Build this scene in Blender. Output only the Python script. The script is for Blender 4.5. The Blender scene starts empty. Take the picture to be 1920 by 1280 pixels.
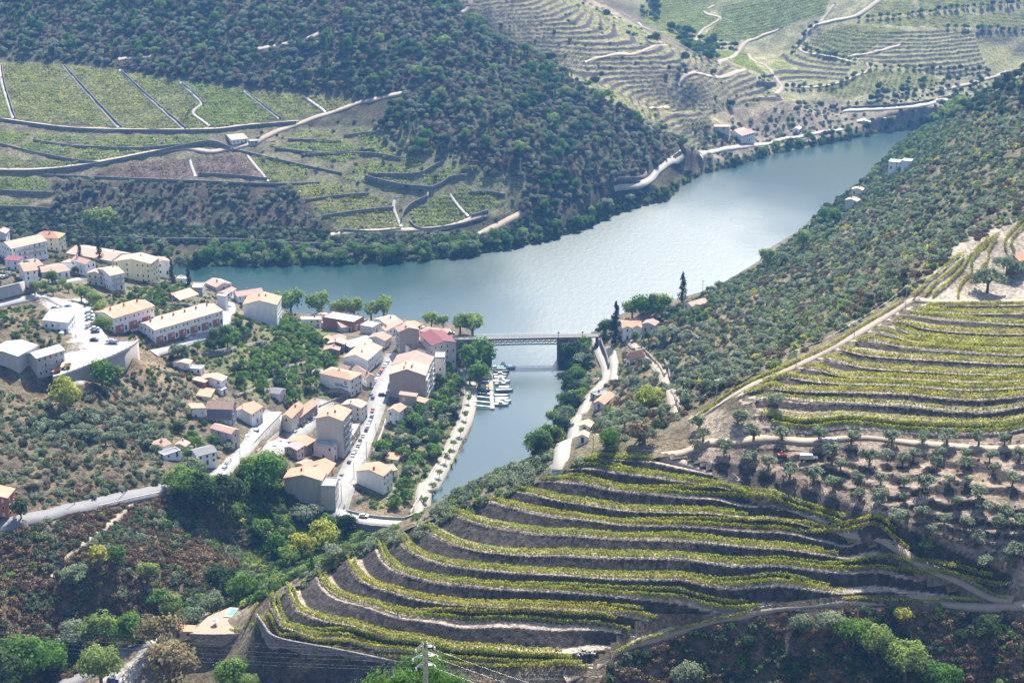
import bpy, math, random
import numpy as np
from mathutils import Vector
R = math.radians
SC = bpy.context.scene
COL = SC.collection
# ------------------------------------------------------------------ camera
CZ, PITCH, FPX = 340.0, R(19.93), 3200.0
cam = bpy.data.cameras.new('camera'); cam.sensor_width = 36; cam.lens = FPX / 1920 * 36
cam.clip_start = 5; cam.clip_end = 30000
co = bpy.data.objects.new('camera', cam); COL.objects.link(co)
co.location = (0, 0, CZ); co.rotation_euler = (R(90) - PITCH, 0, 0)
SC.camera = co
# ------------------------------------------------------------------ light
SUN_EL, SUN_AZ = R(47), R(13)            # azimuth from +Y, towards -X when negative
w = bpy.data.worlds.new('World'); SC.world = w; w.use_nodes = True
nt = w.node_tree; nt.nodes.clear()
sk = nt.nodes.new('ShaderNodeTexSky'); sk.sky_type = 'NISHITA'; sk.sun_disc = False
sk.sun_elevation = SUN_EL; sk.sun_rotation = SUN_AZ; sk.dust_density = 1.6; sk.altitude = 100
bg = nt.nodes.new('ShaderNodeBackground'); bg.inputs[1].default_value = 0.108
wo = nt.nodes.new('ShaderNodeOutputWorld')
nt.links.new(sk.outputs[0], bg.inputs[0]); nt.links.new(bg.outputs[0], wo.inputs[0])
sun = bpy.data.lights.new('sun', 'SUN'); sun.energy = 5.0; sun.angle = R(0.5); sun.color = (1, .94, .83)
so = bpy.data.objects.new('sun', sun); COL.objects.link(so)
sd = Vector((math.sin(SUN_AZ) * math.cos(SUN_EL), math.cos(SUN_AZ) * math.cos(SUN_EL), math.sin(SUN_EL)))
so.rotation_euler = sd.to_track_quat('Z', 'Y').to_euler(); so.location = sd * 800
vs = SC.view_settings; vs.view_transform = 'Standard'; vs.look = 'None'; vs.gamma = 1; vs.exposure = 1.3
SC.cycles.use_denoising = True
SC.cycles.volume_bounces = 1
SC.cycles.max_bounces = 6; SC.cycles.diffuse_bounces = 2; SC.cycles.glossy_bounces = 2
SC.cycles.transmission_bounces = 3; SC.cycles.transparent_max_bounces = 6
SC.cycles.caustics_reflective = False; SC.cycles.caustics_refractive = False
# ------------------------------------------------------------------ pixel <-> world
cP, sP = math.cos(PITCH), math.sin(PITCH)
def ray(px, py):
    u, v = (np.asarray(px, float) - 960) / FPX, (np.asarray(py, float) - 640) / FPX
    return u, cP - v * sP, -(sP + v * cP)
def PZ(px, py, z):
    dx, dy, dz = ray(px, py); t = (z - CZ) / dz
    return np.stack([dx * t, dy * t, np.zeros_like(t) + z], -1)
def PIX(p):
    p = np.asarray(p, float); x, y, z = p[..., 0], p[..., 1], p[..., 2] - CZ
    d = y * cP - z * sP; up = y * sP + z * cP
    return 960 + FPX * x / d, 640 - FPX * up / d
def inpoly(poly, x, y):
    x = np.asarray(x, float); y = np.asarray(y, float); r = np.zeros(x.shape, bool)
    n = len(poly)
    for i in range(n):
        x1, y1 = poly[i]; x2, y2 = poly[(i + 1) % n]
        if y1 == y2: continue
        c = (y1 > y) != (y2 > y)
        r ^= c & (x < (x2 - x1) * (y - y1) / (y2 - y1) + x1)
    return r
def sdist(poly, x, y, closed=True):
    d = np.full(np.shape(x), 1e9); n = len(poly)
    for i in range(n if closed else n - 1):
        ax, ay = poly[i][:2]; bx, by = poly[(i + 1) % n][:2]
        ex, ey = bx - ax, by - ay; L = ex * ex + ey * ey + 1e-9
        t = np.clip(((x - ax) * ex + (y - ay) * ey) / L, 0, 1)
        d = np.minimum(d, np.hypot(x - ax - t * ex, y - ay - t * ey))
    return d
def fbm(x, y, s, seed=0, octv=4):
    rg = np.random.RandomState(seed); o = np.zeros(np.shape(x)); a = 1.
    for k in range(octv):
        for j in range(3):
            th = rg.rand() * 6.28; ph = rg.rand() * 6.28
            o = o + a * np.sin((x * math.cos(th) + y * math.sin(th)) * 6.28 / s + ph + 1.3 * np.sin((x * math.sin(th) - y * math.cos(th)) * 4.1 / s + ph * 2)) / 3
        a *= .5; s *= .47
    return o
class TPS:
    def __init__(s, xy, v, lam=2e-4):
        xy = np.asarray(xy, float) / 500; s.xy = xy; n = len(xy); v = np.asarray(v, float)
        A = np.zeros((n + 3, n + 3)); A[:n, :n] = s.k(xy[:, None], xy[None]) + lam * np.eye(n)
        A[:n, n:n + 2] = xy; A[:n, n + 2] = 1; A[n:, :n] = A[:n, n:].T
        s.w = np.linalg.solve(A, np.concatenate([v, np.zeros(3)]))
    def k(s, a, b):
        d2 = ((a - b) ** 2).sum(-1); return .5 * d2 * np.log(d2 + 1e-12)
    def __call__(s, x, y):
        x = np.asarray(x, float) / 500; y = np.asarray(y, float) / 500; sh = x.shape; q = np.stack([x.ravel(), y.ravel()], -1)
        o = np.empty(len(q)); n = len(s.xy)
        for i in range(0, len(q), 20000):
            c = q[i:i + 20000]; o[i:i + 20000] = s.k(c[:, None], s.xy[None]) @ s.w[:n] + c @ s.w[n:n + 2] + s.w[n + 2]
        return o.reshape(sh)
# ------------------------------------------------------------------ the lie of the land: measured spots (pixel in the photograph, height above the river)
SPOTS = [
 # village
 (620,940,12),(660,830,12),(700,740,12),(730,665,13),(800,645,14),(850,632,13),(770,612,8),(660,606,5),(560,602,5),(590,625,10),(500,615,20),
 (290,640,47),(350,625,46),(415,605,43),(286,595,50),(150,640,59),(110,590,58.8),(140,572,58.5),(210,600,48),(200,650,59),(125,700,59),(246,652,59),(180,674,59),(150,686,59),(60,690,59),(230,706,46),(180,724,46.5),(150,735,46),(256,690,45.5),(105,750,46),(0,715,58),(0,660,62),(20,620,66),(0,528,65),(-40,525,66),(35,522,64),(0,572,57.5),(50,559,57.5),(75,538,54),
 (60,790,50),(200,800,44),(300,780,36),(250,860,42),(80,880,52),(320,915,36),(0,985,48),(160,950,43),(0,830,54),(0,920,52),
 (430,870,28),(480,810,24),(530,770,20),(520,830,15),(575,790,13),(560,830,13),(470,790,24),(450,720,32),(560,700,22),(500,660,28),(420,680,36),(330,690,40),(380,750,33),(300,720,43),
 (450,650,28),(450,600,36),(340,585,47),(230,545,44),(280,535,40),(220,485,40),(40,505,47),(20,470,47),(120,515,47),(0,450,48),(620,640,16),(640,700,15),(600,740,15),
 (650,960,12),(780,975,12),(720,920,8),(760,880,5),(780,820,5),(820,760,5),(860,700,4),(770,780,9),(740,830,9),(840,700,6),
 # far bank, left hill
 (0,470,3),(200,470,3),(400,470,3),(200,440,10),(200,420,14),(0,420,14),(400,420,14),(0,300,43),(200,300,43),(400,300,43),(0,240,57),(200,240,57),(0,120,88),(200,120,88),(200,0,123),(0,0,123),(400,200,68),(400,100,96),(400,0,125),
 (600,440,10),(600,380,25),(600,300,43),(600,200,67),(600,100,97),(600,0,126),(800,470,3),(800,400,18),(800,330,37),(800,250,58),(800,150,85),(800,50,112),(790,0,125),
 (1000,440,4),(1000,380,20),(1000,300,42),(1000,200,64),(1000,130,80),(1000,102,86),(900,50,105),(1150,390,7),(1150,330,24),(1150,250,44),(1150,197,56),(1250,350,7),(1270,300,18),(1280,267,25),
 # terraced hill, far hills
 (1340,290,8),(1250,240,29),(1300,260,18),(1300,200,36),(1300,150,50),(1250,92,67),(1150,140,56),(1100,100,68),(1050,50,84),(900,10,104),(1100,40,84),(1060,8,94),(1400,240,10),(1400,180,28),(1400,135,39),(1480,192,24),(1550,210,10),
 (1600,240,6),(1600,200,16),(1600,150,30),(1600,80,52),(1600,0,80),(1800,200,14),(1800,130,34),(1800,50,60),(1900,0,78),(1450,100,36),(1350,50,52),(1200,20,60),(1400,0,72),
 # right hill
 (1800,212,58),(1840,190,92),(1920,140,120),(1850,220,104),(1850,300,117),(1850,400,130),(1700,300,39),(1620,392,15),(1700,400,75),(1700,500,100),(1600,500,70),(1500,500,46),(1500,600,78),(1400,600,50),(1400,690,70),(1300,700,45),(1300,600,27),
 (1250,740,38),(1200,700,22),(1200,650,17),(1180,610,15),(1300,560,13),(1400,520,15),(1450,480,13),(1550,430,13),(1120,720,9),(1080,840,9),(1150,800,20),(1200,800,33),(1250,790,50),(1040,870,8),(1110,650,8),
 # ridge and upper vineyard
 (1340,770,101),(1440,713,110.5),(1573,657,114.3),(1650,620,116.3),(1715,562,120),(1735,540,122.5),(1800,480,127.5),(1850,450,129.5),(1900,430,131),(1850,545,120.5),(1900,505,122.5),(1920,560,120),(1760,577,119.5),(1900,577,119.5),(1700,651,115.5),(1700,697,113),(1700,757,109),(1700,800,104),(1900,800,104),(1900,700,113),(1500,740,109.5),(1500,825,100.5),(1423,780,106),(1900,640,116.5),
 # olive terraces
 (1640,960,93),(1920,1070,84),(1800,870,98.5),(1920,835,102),(1390,870,96),(1800,1000,88),(1700,830,101),(1290,850,96),
 # lower right bank, ravine
 (1100,1240,56),(1250,1180,61),(1400,1145,66),(1600,1125,71),(1920,1133,73),(1300,1230,54),(1400,1250,53),(1700,1250,57),(1900,1200,67),(1900,1270,60),
 (600,1010,6),(560,1050,10),(480,1090,16),(330,1130,20),(200,1180,18),(100,1250,16),(0,1150,34),(0,1060,40),(200,1080,34),(300,1000,31),(400,1050,23),(450,960,22),(500,900,22),(560,960,9),(640,985,4),
 (440,1150,31),(385,1182,31),(400,1240,21),(200,1270,20),(280,1215,24),(330,1195,26),(0,1260,22),(515,1240,35),(580,1262,37),(633,1276,38),(490,1215,35),(478,1192,33.5),
]
WORLD = [(-330,1700,260),(-330,2300,320),(200,2300,330),(700,2300,330),(1100,1900,300),(-700,1500,180),(-700,1180,20),(-700,1000,50),(-520,760,70),(-480,560,70),(20,1475,50),(150,1425,22),(-60,1490,80),
 (400,1100,150),(380,900,160),(350,720,175),(350,560,120),(330,500,85),(520,1000,240),(700,800,300),(520,1500,10),(560,1650,40),(470,1400,70),
 (-150,440,30),(0,440,36),(150,440,44),(300,420,60),(-300,440,40),(0,330,108),(200,330,110),(-250,330,100),(0,150,235),(0,20,320),(300,100,230),(-400,100,230),(-400,300,120),(500,300,130),
 (-110,640,10),(-70,662,8),(-30,690,6),(10,715,10),(-20,660,30),(30,690,30),(60,690,60)]
# rows of the lower vineyard: lips of the terraces, bottom to top (px, py, height)
ROWS = [
 [(480,1148,44),(493,1166,44.5),(520,1193,45),(633,1215,47),(773,1243,49),(907,1260,51.5),(1073,1262,54.5),(1105,1258,55)],
 [(503,1115,45),(512,1155,46),(545,1182,46.5),(640,1196,48.5),(773,1225,51),(907,1243,53.5),(1073,1248,56.5),(1095,1246,57)],
 [(532,1100,46.5),(545,1140,47.5),(580,1160,48.5),(640,1174,50.5),(773,1206,53),(907,1225,55.5),(1073,1235,58.3)],
 [(590,1075,49),(602,1100,50),(640,1124,51.5),(740,1153,55),(873,1168,58.5),(1040,1173,61.5),(1140,1181,61.5),(1183,1191,60.5)],
 [(645,1047,53),(655,1072,54),(690,1100,55.5),(773,1126,58.5),(873,1140,62),(1040,1145,65),(1140,1150,65.5),(1235,1168,63)],
 [(700,1015,57),(717,1053,58.5),(773,1083,61.5),(907,1103,66),(1073,1111,69),(1280,1128,68.5),(1425,1144,67)],
 [(738,1005,60),(773,1040,63),(873,1066,67.5),(1040,1080,71.5),(1280,1089,73.5),(1456,1097,73),(1580,1120,71.5)],
 [(780,986,64),(840,1020,67.5),(940,1040,72),(1107,1046,75),(1280,1051,77),(1456,1060,77.5),(1632,1073,77),(1768,1089,75.5),(1880,1120,73.3)],
 [(838,960,68.5),(890,983,71.5),(1007,1003,75.5),(1140,1010,78.5),(1280,1015,80),(1378,1026,80),(1480,1036,80),(1570,1044,79.3)],
 [(907,940,74),(973,956,77),(1107,976,81),(1280,985,83),(1436,995,83.5),(1593,1012,83),(1705,1048,80.5)],
 [(960,918,78),(1040,943,81),(1140,956,82.8),(1190,963,83.2),(1290,966,84.8),(1400,974,85.3)],
 [(1007,903,82),(1140,920,86),(1280,931,88),(1397,944,88),(1514,968,87),(1600,1002,85)],
 [(1063,879,87),(1173,890,90),(1280,904,91.3),(1358,917,91.5),(1430,934,91)],
 [(1090,862,91),(1223,863,94)],
]
UROWS = [
 [(1447,795,105),(1600,799,105),(1920,802,105)],
 [(1423,780,106.5),(1580,787,106.5),(1920,788,106.5)],
 [(1415,752,108.8),(1470,748,109),(1600,757,109),(1920,762,109)],
 [(1388,738,109.6),(1440,727,110),(1513,736,110.3),(1920,744,110.3)],
 [(1425,716,110.6),(1460,706,111.2),(1513,716,111.4),(1613,722,111.5),(1920,728,111.4)],
 [(1500,690,112),(1527,691,112),(1597,709,112.2),(1920,715,112.2)],
 [(1540,672,113),(1560,676,113),(1647,694,113.1),(1920,704,113)],
 [(1573,656,114.2),(1647,671,114.3),(1920,685,114)],
 [(1600,642,115),(1623,637,115.2),(1697,652,115.4),(1920,667,115.2)],
 [(1640,622,116),(1665,627,116.2),(1697,639,116.2),(1780,648,116.2),(1920,653,116)],
 [(1673,612,117),(1700,626,116.9),(1747,637,116.8),(1920,643,116.8)],
 [(1677,603,117.6),(1747,620,117.6),(1920,627,117.6)],
 [(1700,590,118.3),(1780,600,118.3),(1920,611,118.2)],
 [(1722,583,119),(1800,590,119),(1920,589,119)],
 [(1735,577,119.6),(1920,573,119.6)],
]
pts = [tuple(PZ(a, b, c)) for a, b, c in SPOTS] + WORLD
for rr in ROWS + UROWS:
    for a, b, c in rr: pts.append(tuple(PZ(a, b, c)))
pts = np.array(pts)
_b = TPS(pts[:, :2], pts[:, 2])
WATER_PX = [(-500,498),(-100,498),(200,498),(370,499),(480,497),(600,495),(700,494),(780,489),(840,484),(900,476),(960,466),(1010,455),(1060,440),(1110,422),(1160,400),(1210,385),(1255,374),(1266,360),(1285,343),(1320,325),(1380,310),(1420,297),(1450,288),(1500,279),(1560,267),(1600,258),(1640,250),(1700,243),(1735,238),(1800,234),(1950,230),(2200,226),
 (2200,238),(1900,243),(1790,250),(1752,262),(1738,280),(1690,300),(1640,342),(1600,367),(1545,386),(1528,405),(1500,432),(1436,470),(1420,500),(1345,543),(1300,562),(1230,582),(1160,600),(1120,622),(1085,660),(1072,695),(1060,730),(1045,780),(1022,840),(1005,880),(985,925),(940,990),(840,1060),
 (740,1080),(765,1010),(785,978),(797,950),(822,908),(851,869),(871,829),(886,790),(896,740),(905,700),(914,690),(905,645),(860,624),(800,611),(735,602),(650,598),(560,592),(450,588),(300,585),(0,575),(-500,560)]
WATER = [tuple(PZ(a, b, 0.)[:2]) for a, b in WATER_PX]
def zbase(x, y):
    x = np.asarray(x, float); y = np.asarray(y, float)
    z = _b(x, y); z = np.where(y < 330, np.minimum(z, 300 - .56 * np.maximum(y, -100)), z)
    d = sdist(WATER, x, y); ins = inpoly(WATER, x, y)
    far = np.clip(d / 12, 0, 1)
    zo = np.maximum(z, .7 + .03 * d); zo = np.where(far < 1, np.minimum(zo, 1.2 + d * .75 + zo * far * far), zo)
    return np.where(ins, -np.minimum(2.5, .2 + d * .5), zo)
def spline(P, step=2.0):
    """smooth resampled polyline through points (n,k)"""
    P = np.asarray(P, float); n = len(P)
    if n == 2: Q = P
    else:
        Q = []
        for i in range(n - 1):
            p0 = P[max(i - 1, 0)]; p1 = P[i]; p2 = P[i + 1]; p3 = P[min(i + 2, n - 1)]
            for t in np.linspace(0, 1, 9)[:-1]:
                Q.append(.5 * (2 * p1 + (p2 - p0) * t + (2 * p0 - 5 * p1 + 4 * p2 - p3) * t * t + (3 * p1 - p0 - 3 * p2 + p3) * t ** 3))
        Q.append(P[-1]); Q = np.array(Q)
    L = np.concatenate([[0], np.cumsum(np.linalg.norm(np.diff(Q[:, :min(2, Q.shape[1])], axis=0), axis=1))])
    s = np.linspace(0, L[-1], max(2, int(L[-1] / step) + 1))
    return np.stack([np.interp(s, L, Q[:, k]) for k in range(Q.shape[1])], -1)
# terrace fields: a smooth terrace number over the plan, from the traced lips
def terr_field(rows, extra=()):
    xy, v = [], []
    for i, rr in enumerate(rows):
        w_ = spline([PZ(*p) for p in rr], 9.0)
        for p in w_: xy.append(p[:2]); v.append(i)
    for p, t in extra: xy.append(p); v.append(t)
    return TPS(xy, v, 3e-4)
_T1 = terr_field(ROWS); _T2 = terr_field(UROWS)
SPUR = [(476,1146),(478,1158),(491,1171),(518,1199),(633,1222),(773,1250),(907,1268),(1110,1270),(1187,1196),(1240,1174),(1432,1150),(1585,1126),(1886,1128),(1902,1118),(1715,1048),(1604,998),(1500,950),(1436,930),(1300,866),(1240,853),(1090,852),(1050,872),(1000,893),(900,930),(835,950),(735,992),(650,1036),(560,1082)]
UPPER = [(1400,768),(1447,806),(2040,812),(2040,560),(1735,572),(1690,580),(1640,612),(1560,655),(1480,690),(1380,735)]
def _mask(polypx, zref):
    P = np.array([PZ(a, b, zref(a, b))[:2] for a, b in polypx]); return [tuple(p) for p in P]
_rowpts = np.array([p for rr in ROWS + UROWS for p in rr], float)
def _zr(a, b):
    d = (_rowpts[:, 0] - a) ** 2 + ((_rowpts[:, 1] - b) * 2) ** 2; i = np.argsort(d)[:3]; ww = 1 / (d[i] + 30)
    return float((_rowpts[i, 2] * ww).sum() / ww.sum())
SPUR_W = _mask(SPUR, _zr); UPPER_W = _mask(UPPER, _zr)
def stepfn(f, tread):
    # lip at f = 0: going up from the lip there is a flat tread, then the bank
    g = np.clip((f - tread) / (1 - tread), 0, 1); return g
def terrace(x, y):
    """(extra height, bank share 0..1, terrace number, inside mask) for the two vineyards"""
    x = np.asarray(x, float); y = np.asarray(y, float)
    dz = np.zeros(x.shape); bank = np.zeros(x.shape); m_all = np.zeros(x.shape)
    for poly, T, tread, amp, e in ((SPUR_W, _T1, .5, 3.4, 4.0), (UPPER_W, _T2, .62, 1.0, 5.0)):
        px_ = np.array(poly); bb = (x > px_[:, 0].min() - 8) & (x < px_[:, 0].max() + 8) & (y > px_[:, 1].min() - 8) & (y < px_[:, 1].max() + 8)
        if not bb.any(): continue
        xs, ys = x[bb], y[bb]; ins = inpoly(poly, xs, ys)
        m = np.where(ins, np.clip(sdist(poly, xs, ys) / e, 0, 1), 0)
        t = T(xs, ys); f = t - np.floor(t)
        # slope of T against height: local rise per terrace
        s = stepfn(f, tread)
        dz[bb] += m * amp * (s - f); bank[bb] = np.maximum(bank[bb], ins * ((f > tread) * 1.)); m_all[bb] = np.maximum(m_all[bb], ins * 1.)
    return dz, bank, m_all
def zt(x, y):
    x = np.asarray(x, float); y = np.asarray(y, float)
    z = zbase(x, y); dz, _, _ = terrace(x, y)
    return z + dz
# ------------------------------------------------------------------ height lookup
GX0, GX1, GY0, GY1, GS = -640., 760., 300., 2200., 2.
_gx = np.arange(GX0, GX1 + .1, GS); _gy = np.arange(GY0, GY1 + .1, GS)
FARTERR = [  # stepped vineyards across the river (pixel outline, step height)
 ([(858,8),(880,-20),(1062,-20),(1250,84),(1400,133),(1480,186),(1400,198),(1335,215),(1330,262),(1290,278),(1180,215),(1120,170),(1000,98)], 3.0),
 ([(1470,100),(1540,105),(1600,118),(1580,150),(1470,155),(1430,128)], 2.6),
 ([(1600,60),(1940,55),(1940,132),(1800,150),(1640,116),(1590,112),(1500,95),(1530,55)], 2.6),
 ([(1280,225),(1330,222),(1370,265),(1345,282),(1285,278)], 2.5)]
NEARTERR = [  # old stepped slopes on this side: outline, step, tread share, bank colour
 ([(1400,842),(1560,838),(1960,850),(1990,1000),(1960,1090),(1900,1062),(1640,950),(1480,892)], 2.3, .55, (.075, .062, .052)),
 ([(-40,760),(60,770),(130,770),(250,770),(300,800),(310,870),(230,905),(120,925),(-40,950)], 3.2, .55, (.11, .085, .065)),
 ([(470,700),(560,650),(640,670),(630,720),(560,760),(470,735)], 1.8, .7, (.10, .09, .07)),
 ([(1180,650),(1300,600),(1420,560),(1440,620),(1400,700),(1300,740),(1250,740)], 3.0, .6, (.12, .10, .08))]
HG = zbase(*np.meshgrid(_gx, _gy))
def _bil(A, x, y):
    fx = np.clip((np.asarray(x, float) - GX0) / GS, 0, len(_gx) - 1.001); fy = np.clip((np.asarray(y, float) - GY0) / GS, 0, len(_gy) - 1.001)
    i = fx.astype(int); j = fy.astype(int); u = fx - i; v = fy - j
    return (A[j, i] * (1 - u) + A[j, i + 1] * u) * (1 - v) + (A[j + 1, i] * (1 - u) + A[j + 1, i + 1] * u) * v
def H0(x, y): return _bil(HG, x, y)
def farstep(x, y, z):
    """steps of the far terraces: (extra height, bank share)"""
    dz = np.zeros(np.shape(z)); bk = np.zeros(np.shape(z))
    px, py = PIX(np.stack([x, y, z], -1)); sel = np.asarray(y) > 1330; near = np.asarray(y) < 1050
    if np.any(sel):
        for poly, h in FARTERR:
            m = inpoly(poly, px, py) & sel
            t = z / h + .35 * fbm(x, y, 120, 5, 2); f = t - np.floor(t); g = np.clip((f - .5) / .35, 0, 1)
            dz = np.where(m, h * .85 * (g - f), dz); bk = np.where(m & (f > .5) & (f < .88), 1., bk)
    if np.any(near):
        for i, (poly, h, tr, _c) in enumerate(NEARTERR):
            m = inpoly(poly, px, py) & near
            if not m.any(): continue
            e = np.clip(sdist(poly, px, py) / 14, 0, 1); t = z / h + .45 * fbm(x, y, 45, 15 + i, 3); f = t - np.floor(t); g = np.clip((f - tr) / .3, 0, 1)
            dz = np.where(m, e * h * .9 * (g - f), dz); bk = np.where(m & (f > tr) & (f < tr + .33), 2. + i, bk)
    return dz, bk
def rough(x, y, z):
    """small natural unevenness away from the village, the water and the vine slopes"""
    px, py = PIX(np.stack([x, y, z], -1)); r = np.where(z > 1, fbm(x, y, 16, 1, 3) * .45, 0) * np.clip((z - 1) / 8, 0, 1)
    w_ = ~inpoly([(-30,420),(650,590),(880,620),(880,700),(780,980),(600,960),(430,900),(240,760),(-30,720)], px, py) & ~inpoly([(360,1130),(480,1130),(480,1200),(350,1195)], px, py)
    for poly in (SPUR_W, UPPER_W):
        q = np.array(poly); bb = (x > q[:, 0].min() - 9) & (x < q[:, 0].max() + 9) & (y > q[:, 1].min() - 9) & (y < q[:, 1].max() + 9)
        if np.any(bb): ins = inpoly(poly, x, y); r = r * np.where(bb, np.where(ins, 0, np.clip((sdist(poly, x, y) - 3) / 5, 0, 1)), 1)
    return r * w_
def H(x, y):
    """final ground height"""
    x = np.asarray(x, float); y = np.asarray(y, float); z = H0(x, y)
    if np.any((y > 470) & (y < 760) & (x > -110)):
        z = z + terrace(x, y)[0]
    return z + farstep(x, y, z)[0] + rough(x, y, z)
def G(px, py, fine=True):
    """first ground point met by the line of sight through a pixel"""
    px = np.atleast_1d(np.asarray(px, float)); py = np.atleast_1d(np.asarray(py, float))
    dx, dy, dz = ray(px, py); lo = np.full(px.shape, 330.); done = np.zeros(px.shape, bool); hi = lo.copy()
    for Y in np.arange(330, 2150, 2.5):
        t = Y / dy; below = (CZ + dz * t) < np.maximum(H0(dx * t, t * dy), 0)
        new = below & ~done; hi[new] = Y; lo[new] = Y - 2.5; done |= new
    hi[~done] = 2150; lo[~done] = 2149
    f = H if fine else H0
    for _ in range(9):
        m = (lo + hi) / 2; t = m / dy; b = (CZ + dz * t) < np.maximum(f(dx * t, t * dy), 0)
        hi = np.where(b, m, hi); lo = np.where(b, lo, m)
    t = hi / dy
    return np.stack([dx * t, hi, CZ + dz * t], -1)
def g1(px, py): return G([px], [py])[0]
def mpp(p): return (p[1] * cP - (p[2] - CZ) * sP) / FPX      # metres per photograph pixel there
# ------------------------------------------------------------------ occupied ground
OCC = np.zeros((1500, 1100), np.uint8); OX, OY = -550., 330.
def occ_disc(x, y, r):
    i0, i1 = int(x - r - OX), int(x + r - OX) + 1; j0, j1 = int(y - r - OY), int(y + r - OY) + 1
    if i0 < 0 or j0 < 0 or i1 > 1099 or j1 > 1499: return
    jj, ii = np.mgrid[j0:j1 + 1, i0:i1 + 1]
    OCC[j0:j1 + 1, i0:i1 + 1] |= ((ii + OX + .5 - x) ** 2 + (jj + OY + .5 - y) ** 2 < r * r).astype(np.uint8)
def occ_poly(P, g=0.):
    P = np.asarray(P)[:, :2]; x0, y0 = P.min(0) - 2; x1, y1 = P.max(0) + 2
    X, Y = np.meshgrid(np.arange(int(x0 - OX), int(x1 - OX) + 1), np.arange(int(y0 - OY), int(y1 - OY) + 1))
    ok = (X >= 0) & (Y >= 0) & (X < 1100) & (Y < 1500); X, Y = X[ok], Y[ok]
    m = inpoly([tuple(p) for p in P], X + OX + .5, Y + OY + .5)
    if g: m |= sdist([tuple(p) for p in P], X + OX + .5, Y + OY + .5) < g
    OCC[Y[m], X[m]] = 1
def occ(x, y):
    i = (np.asarray(x) - OX).astype(int); j = (np.asarray(y) - OY).astype(int)
    ok = (i >= 0) & (j >= 0) & (i < 1100) & (j < 1500); o = np.zeros(i.shape, bool); o[ok] = OCC[j[ok], i[ok]] > 0; return o
# ------------------------------------------------------------------ materials
MATS = {}
def _new(name):
    m = bpy.data.materials.new(name); m.use_nodes = True; MATS[name] = m
    nt = m.node_tree; return m, nt, nt.nodes['Principled BSDF']
def _n(nt, t, **k):
    n = nt.nodes.new(t)
    for a, b in k.items():
        if a.startswith('i_'): n.inputs[a[2:]].default_value = b
        else: setattr(n, a, b)
    return n
def _mul(nt, col, fac_out, lo, hi):
    """colour times a factor mapped lo..hi"""
    mr = _n(nt, 'ShaderNodeMapRange'); mr.inputs['To Min'].default_value = lo; mr.inputs['To Max'].default_value = hi
    nt.links.new(fac_out, mr.inputs['Value'])
    vm = _n(nt, 'ShaderNodeVectorMath', operation='SCALE'); nt.links.new(col, vm.inputs[0]); nt.links.new(mr.outputs[0], vm.inputs['Scale'])
    return vm.outputs[0]
def _noise(nt, scale, detail=4, coord='Object', rough=.6):
    tc = _n(nt, 'ShaderNodeTexCoord'); no = _n(nt, 'ShaderNodeTexNoise'); no.inputs['Scale'].default_value = scale
    no.inputs['Detail'].default_value = detail; no.inputs['Roughness'].default_value = rough
    nt.links.new(tc.outputs[coord], no.inputs['Vector']); return no
def _rgb(nt, c):
    r = _n(nt, 'ShaderNodeRGB'); r.outputs[0].default_value = (*c, 1); return r.outputs[0]
def _bump(nt, bs, h, s, d=.3):
    b = _n(nt, 'ShaderNodeBump'); b.inputs['Strength'].default_value = s; b.inputs['Distance'].default_value = d
    nt.links.new(h, b.inputs['Height']); nt.links.new(b.outputs[0], bs.inputs['Normal'])
def plain(name, c, rough=.7, scale=1.2, lo=.75, hi=1.2, bump=0., metal=0.):
    m, nt, bs = _new(name); no = _noise(nt, scale)
    nt.links.new(_mul(nt, _rgb(nt, c), no.outputs['Fac'], lo, hi), bs.inputs['Base Color'])
    bs.inputs['Roughness'].default_value = rough; bs.inputs['Metallic'].default_value = metal
    if bump: _bump(nt, bs, no.outputs['Fac'], bump)
    return m
def plaster(name, c):
    m, nt, bs = _new(name); no = _noise(nt, .35, 5)
    tc = _n(nt, 'ShaderNodeTexCoord'); mp = _n(nt, 'ShaderNodeMapping'); mp.inputs['Scale'].default_value = (1.3, 1.3, .12)
    st = _n(nt, 'ShaderNodeTexNoise'); st.inputs['Scale'].default_value = 1.2; st.inputs['Detail'].default_value = 4
    nt.links.new(tc.outputs['Object'], mp.inputs[0]); nt.links.new(mp.outputs[0], st.inputs['Vector'])
    a = _mul(nt, _rgb(nt, c), no.outputs['Fac'], .82, 1.14); a = _mul(nt, a, st.outputs['Fac'], .72, 1.22)
    nt.links.new(a, bs.inputs['Base Color']); bs.inputs['Roughness'].default_value = .9; return m
def tiles(name, c, pat=.5):
    m, nt, bs = _new(name)
    tc = _n(nt, 'ShaderNodeTexCoord'); no = _noise(nt, .5, 6, rough=.7); n2 = _noise(nt, 4, 3)
    wv = _n(nt, 'ShaderNodeTexWave'); wv.bands_direction = 'X'; wv.inputs['Scale'].default_value = 1.3; wv.inputs['Distortion'].default_value = .6
    nt.links.new(tc.outputs['UV'], wv.inputs['Vector'])
    a = _mul(nt, _rgb(nt, c), no.outputs['Fac'], 1 - pat, 1 + pat); a = _mul(nt, a, n2.outputs['Fac'], .8, 1.2); a = _mul(nt, a, wv.outputs['Fac'], .86, 1.08)
    nt.links.new(a, bs.inputs['Base Color']); bs.inputs['Roughness'].default_value = .85; _bump(nt, bs, wv.outputs['Fac'], .5, .1); return m
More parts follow.
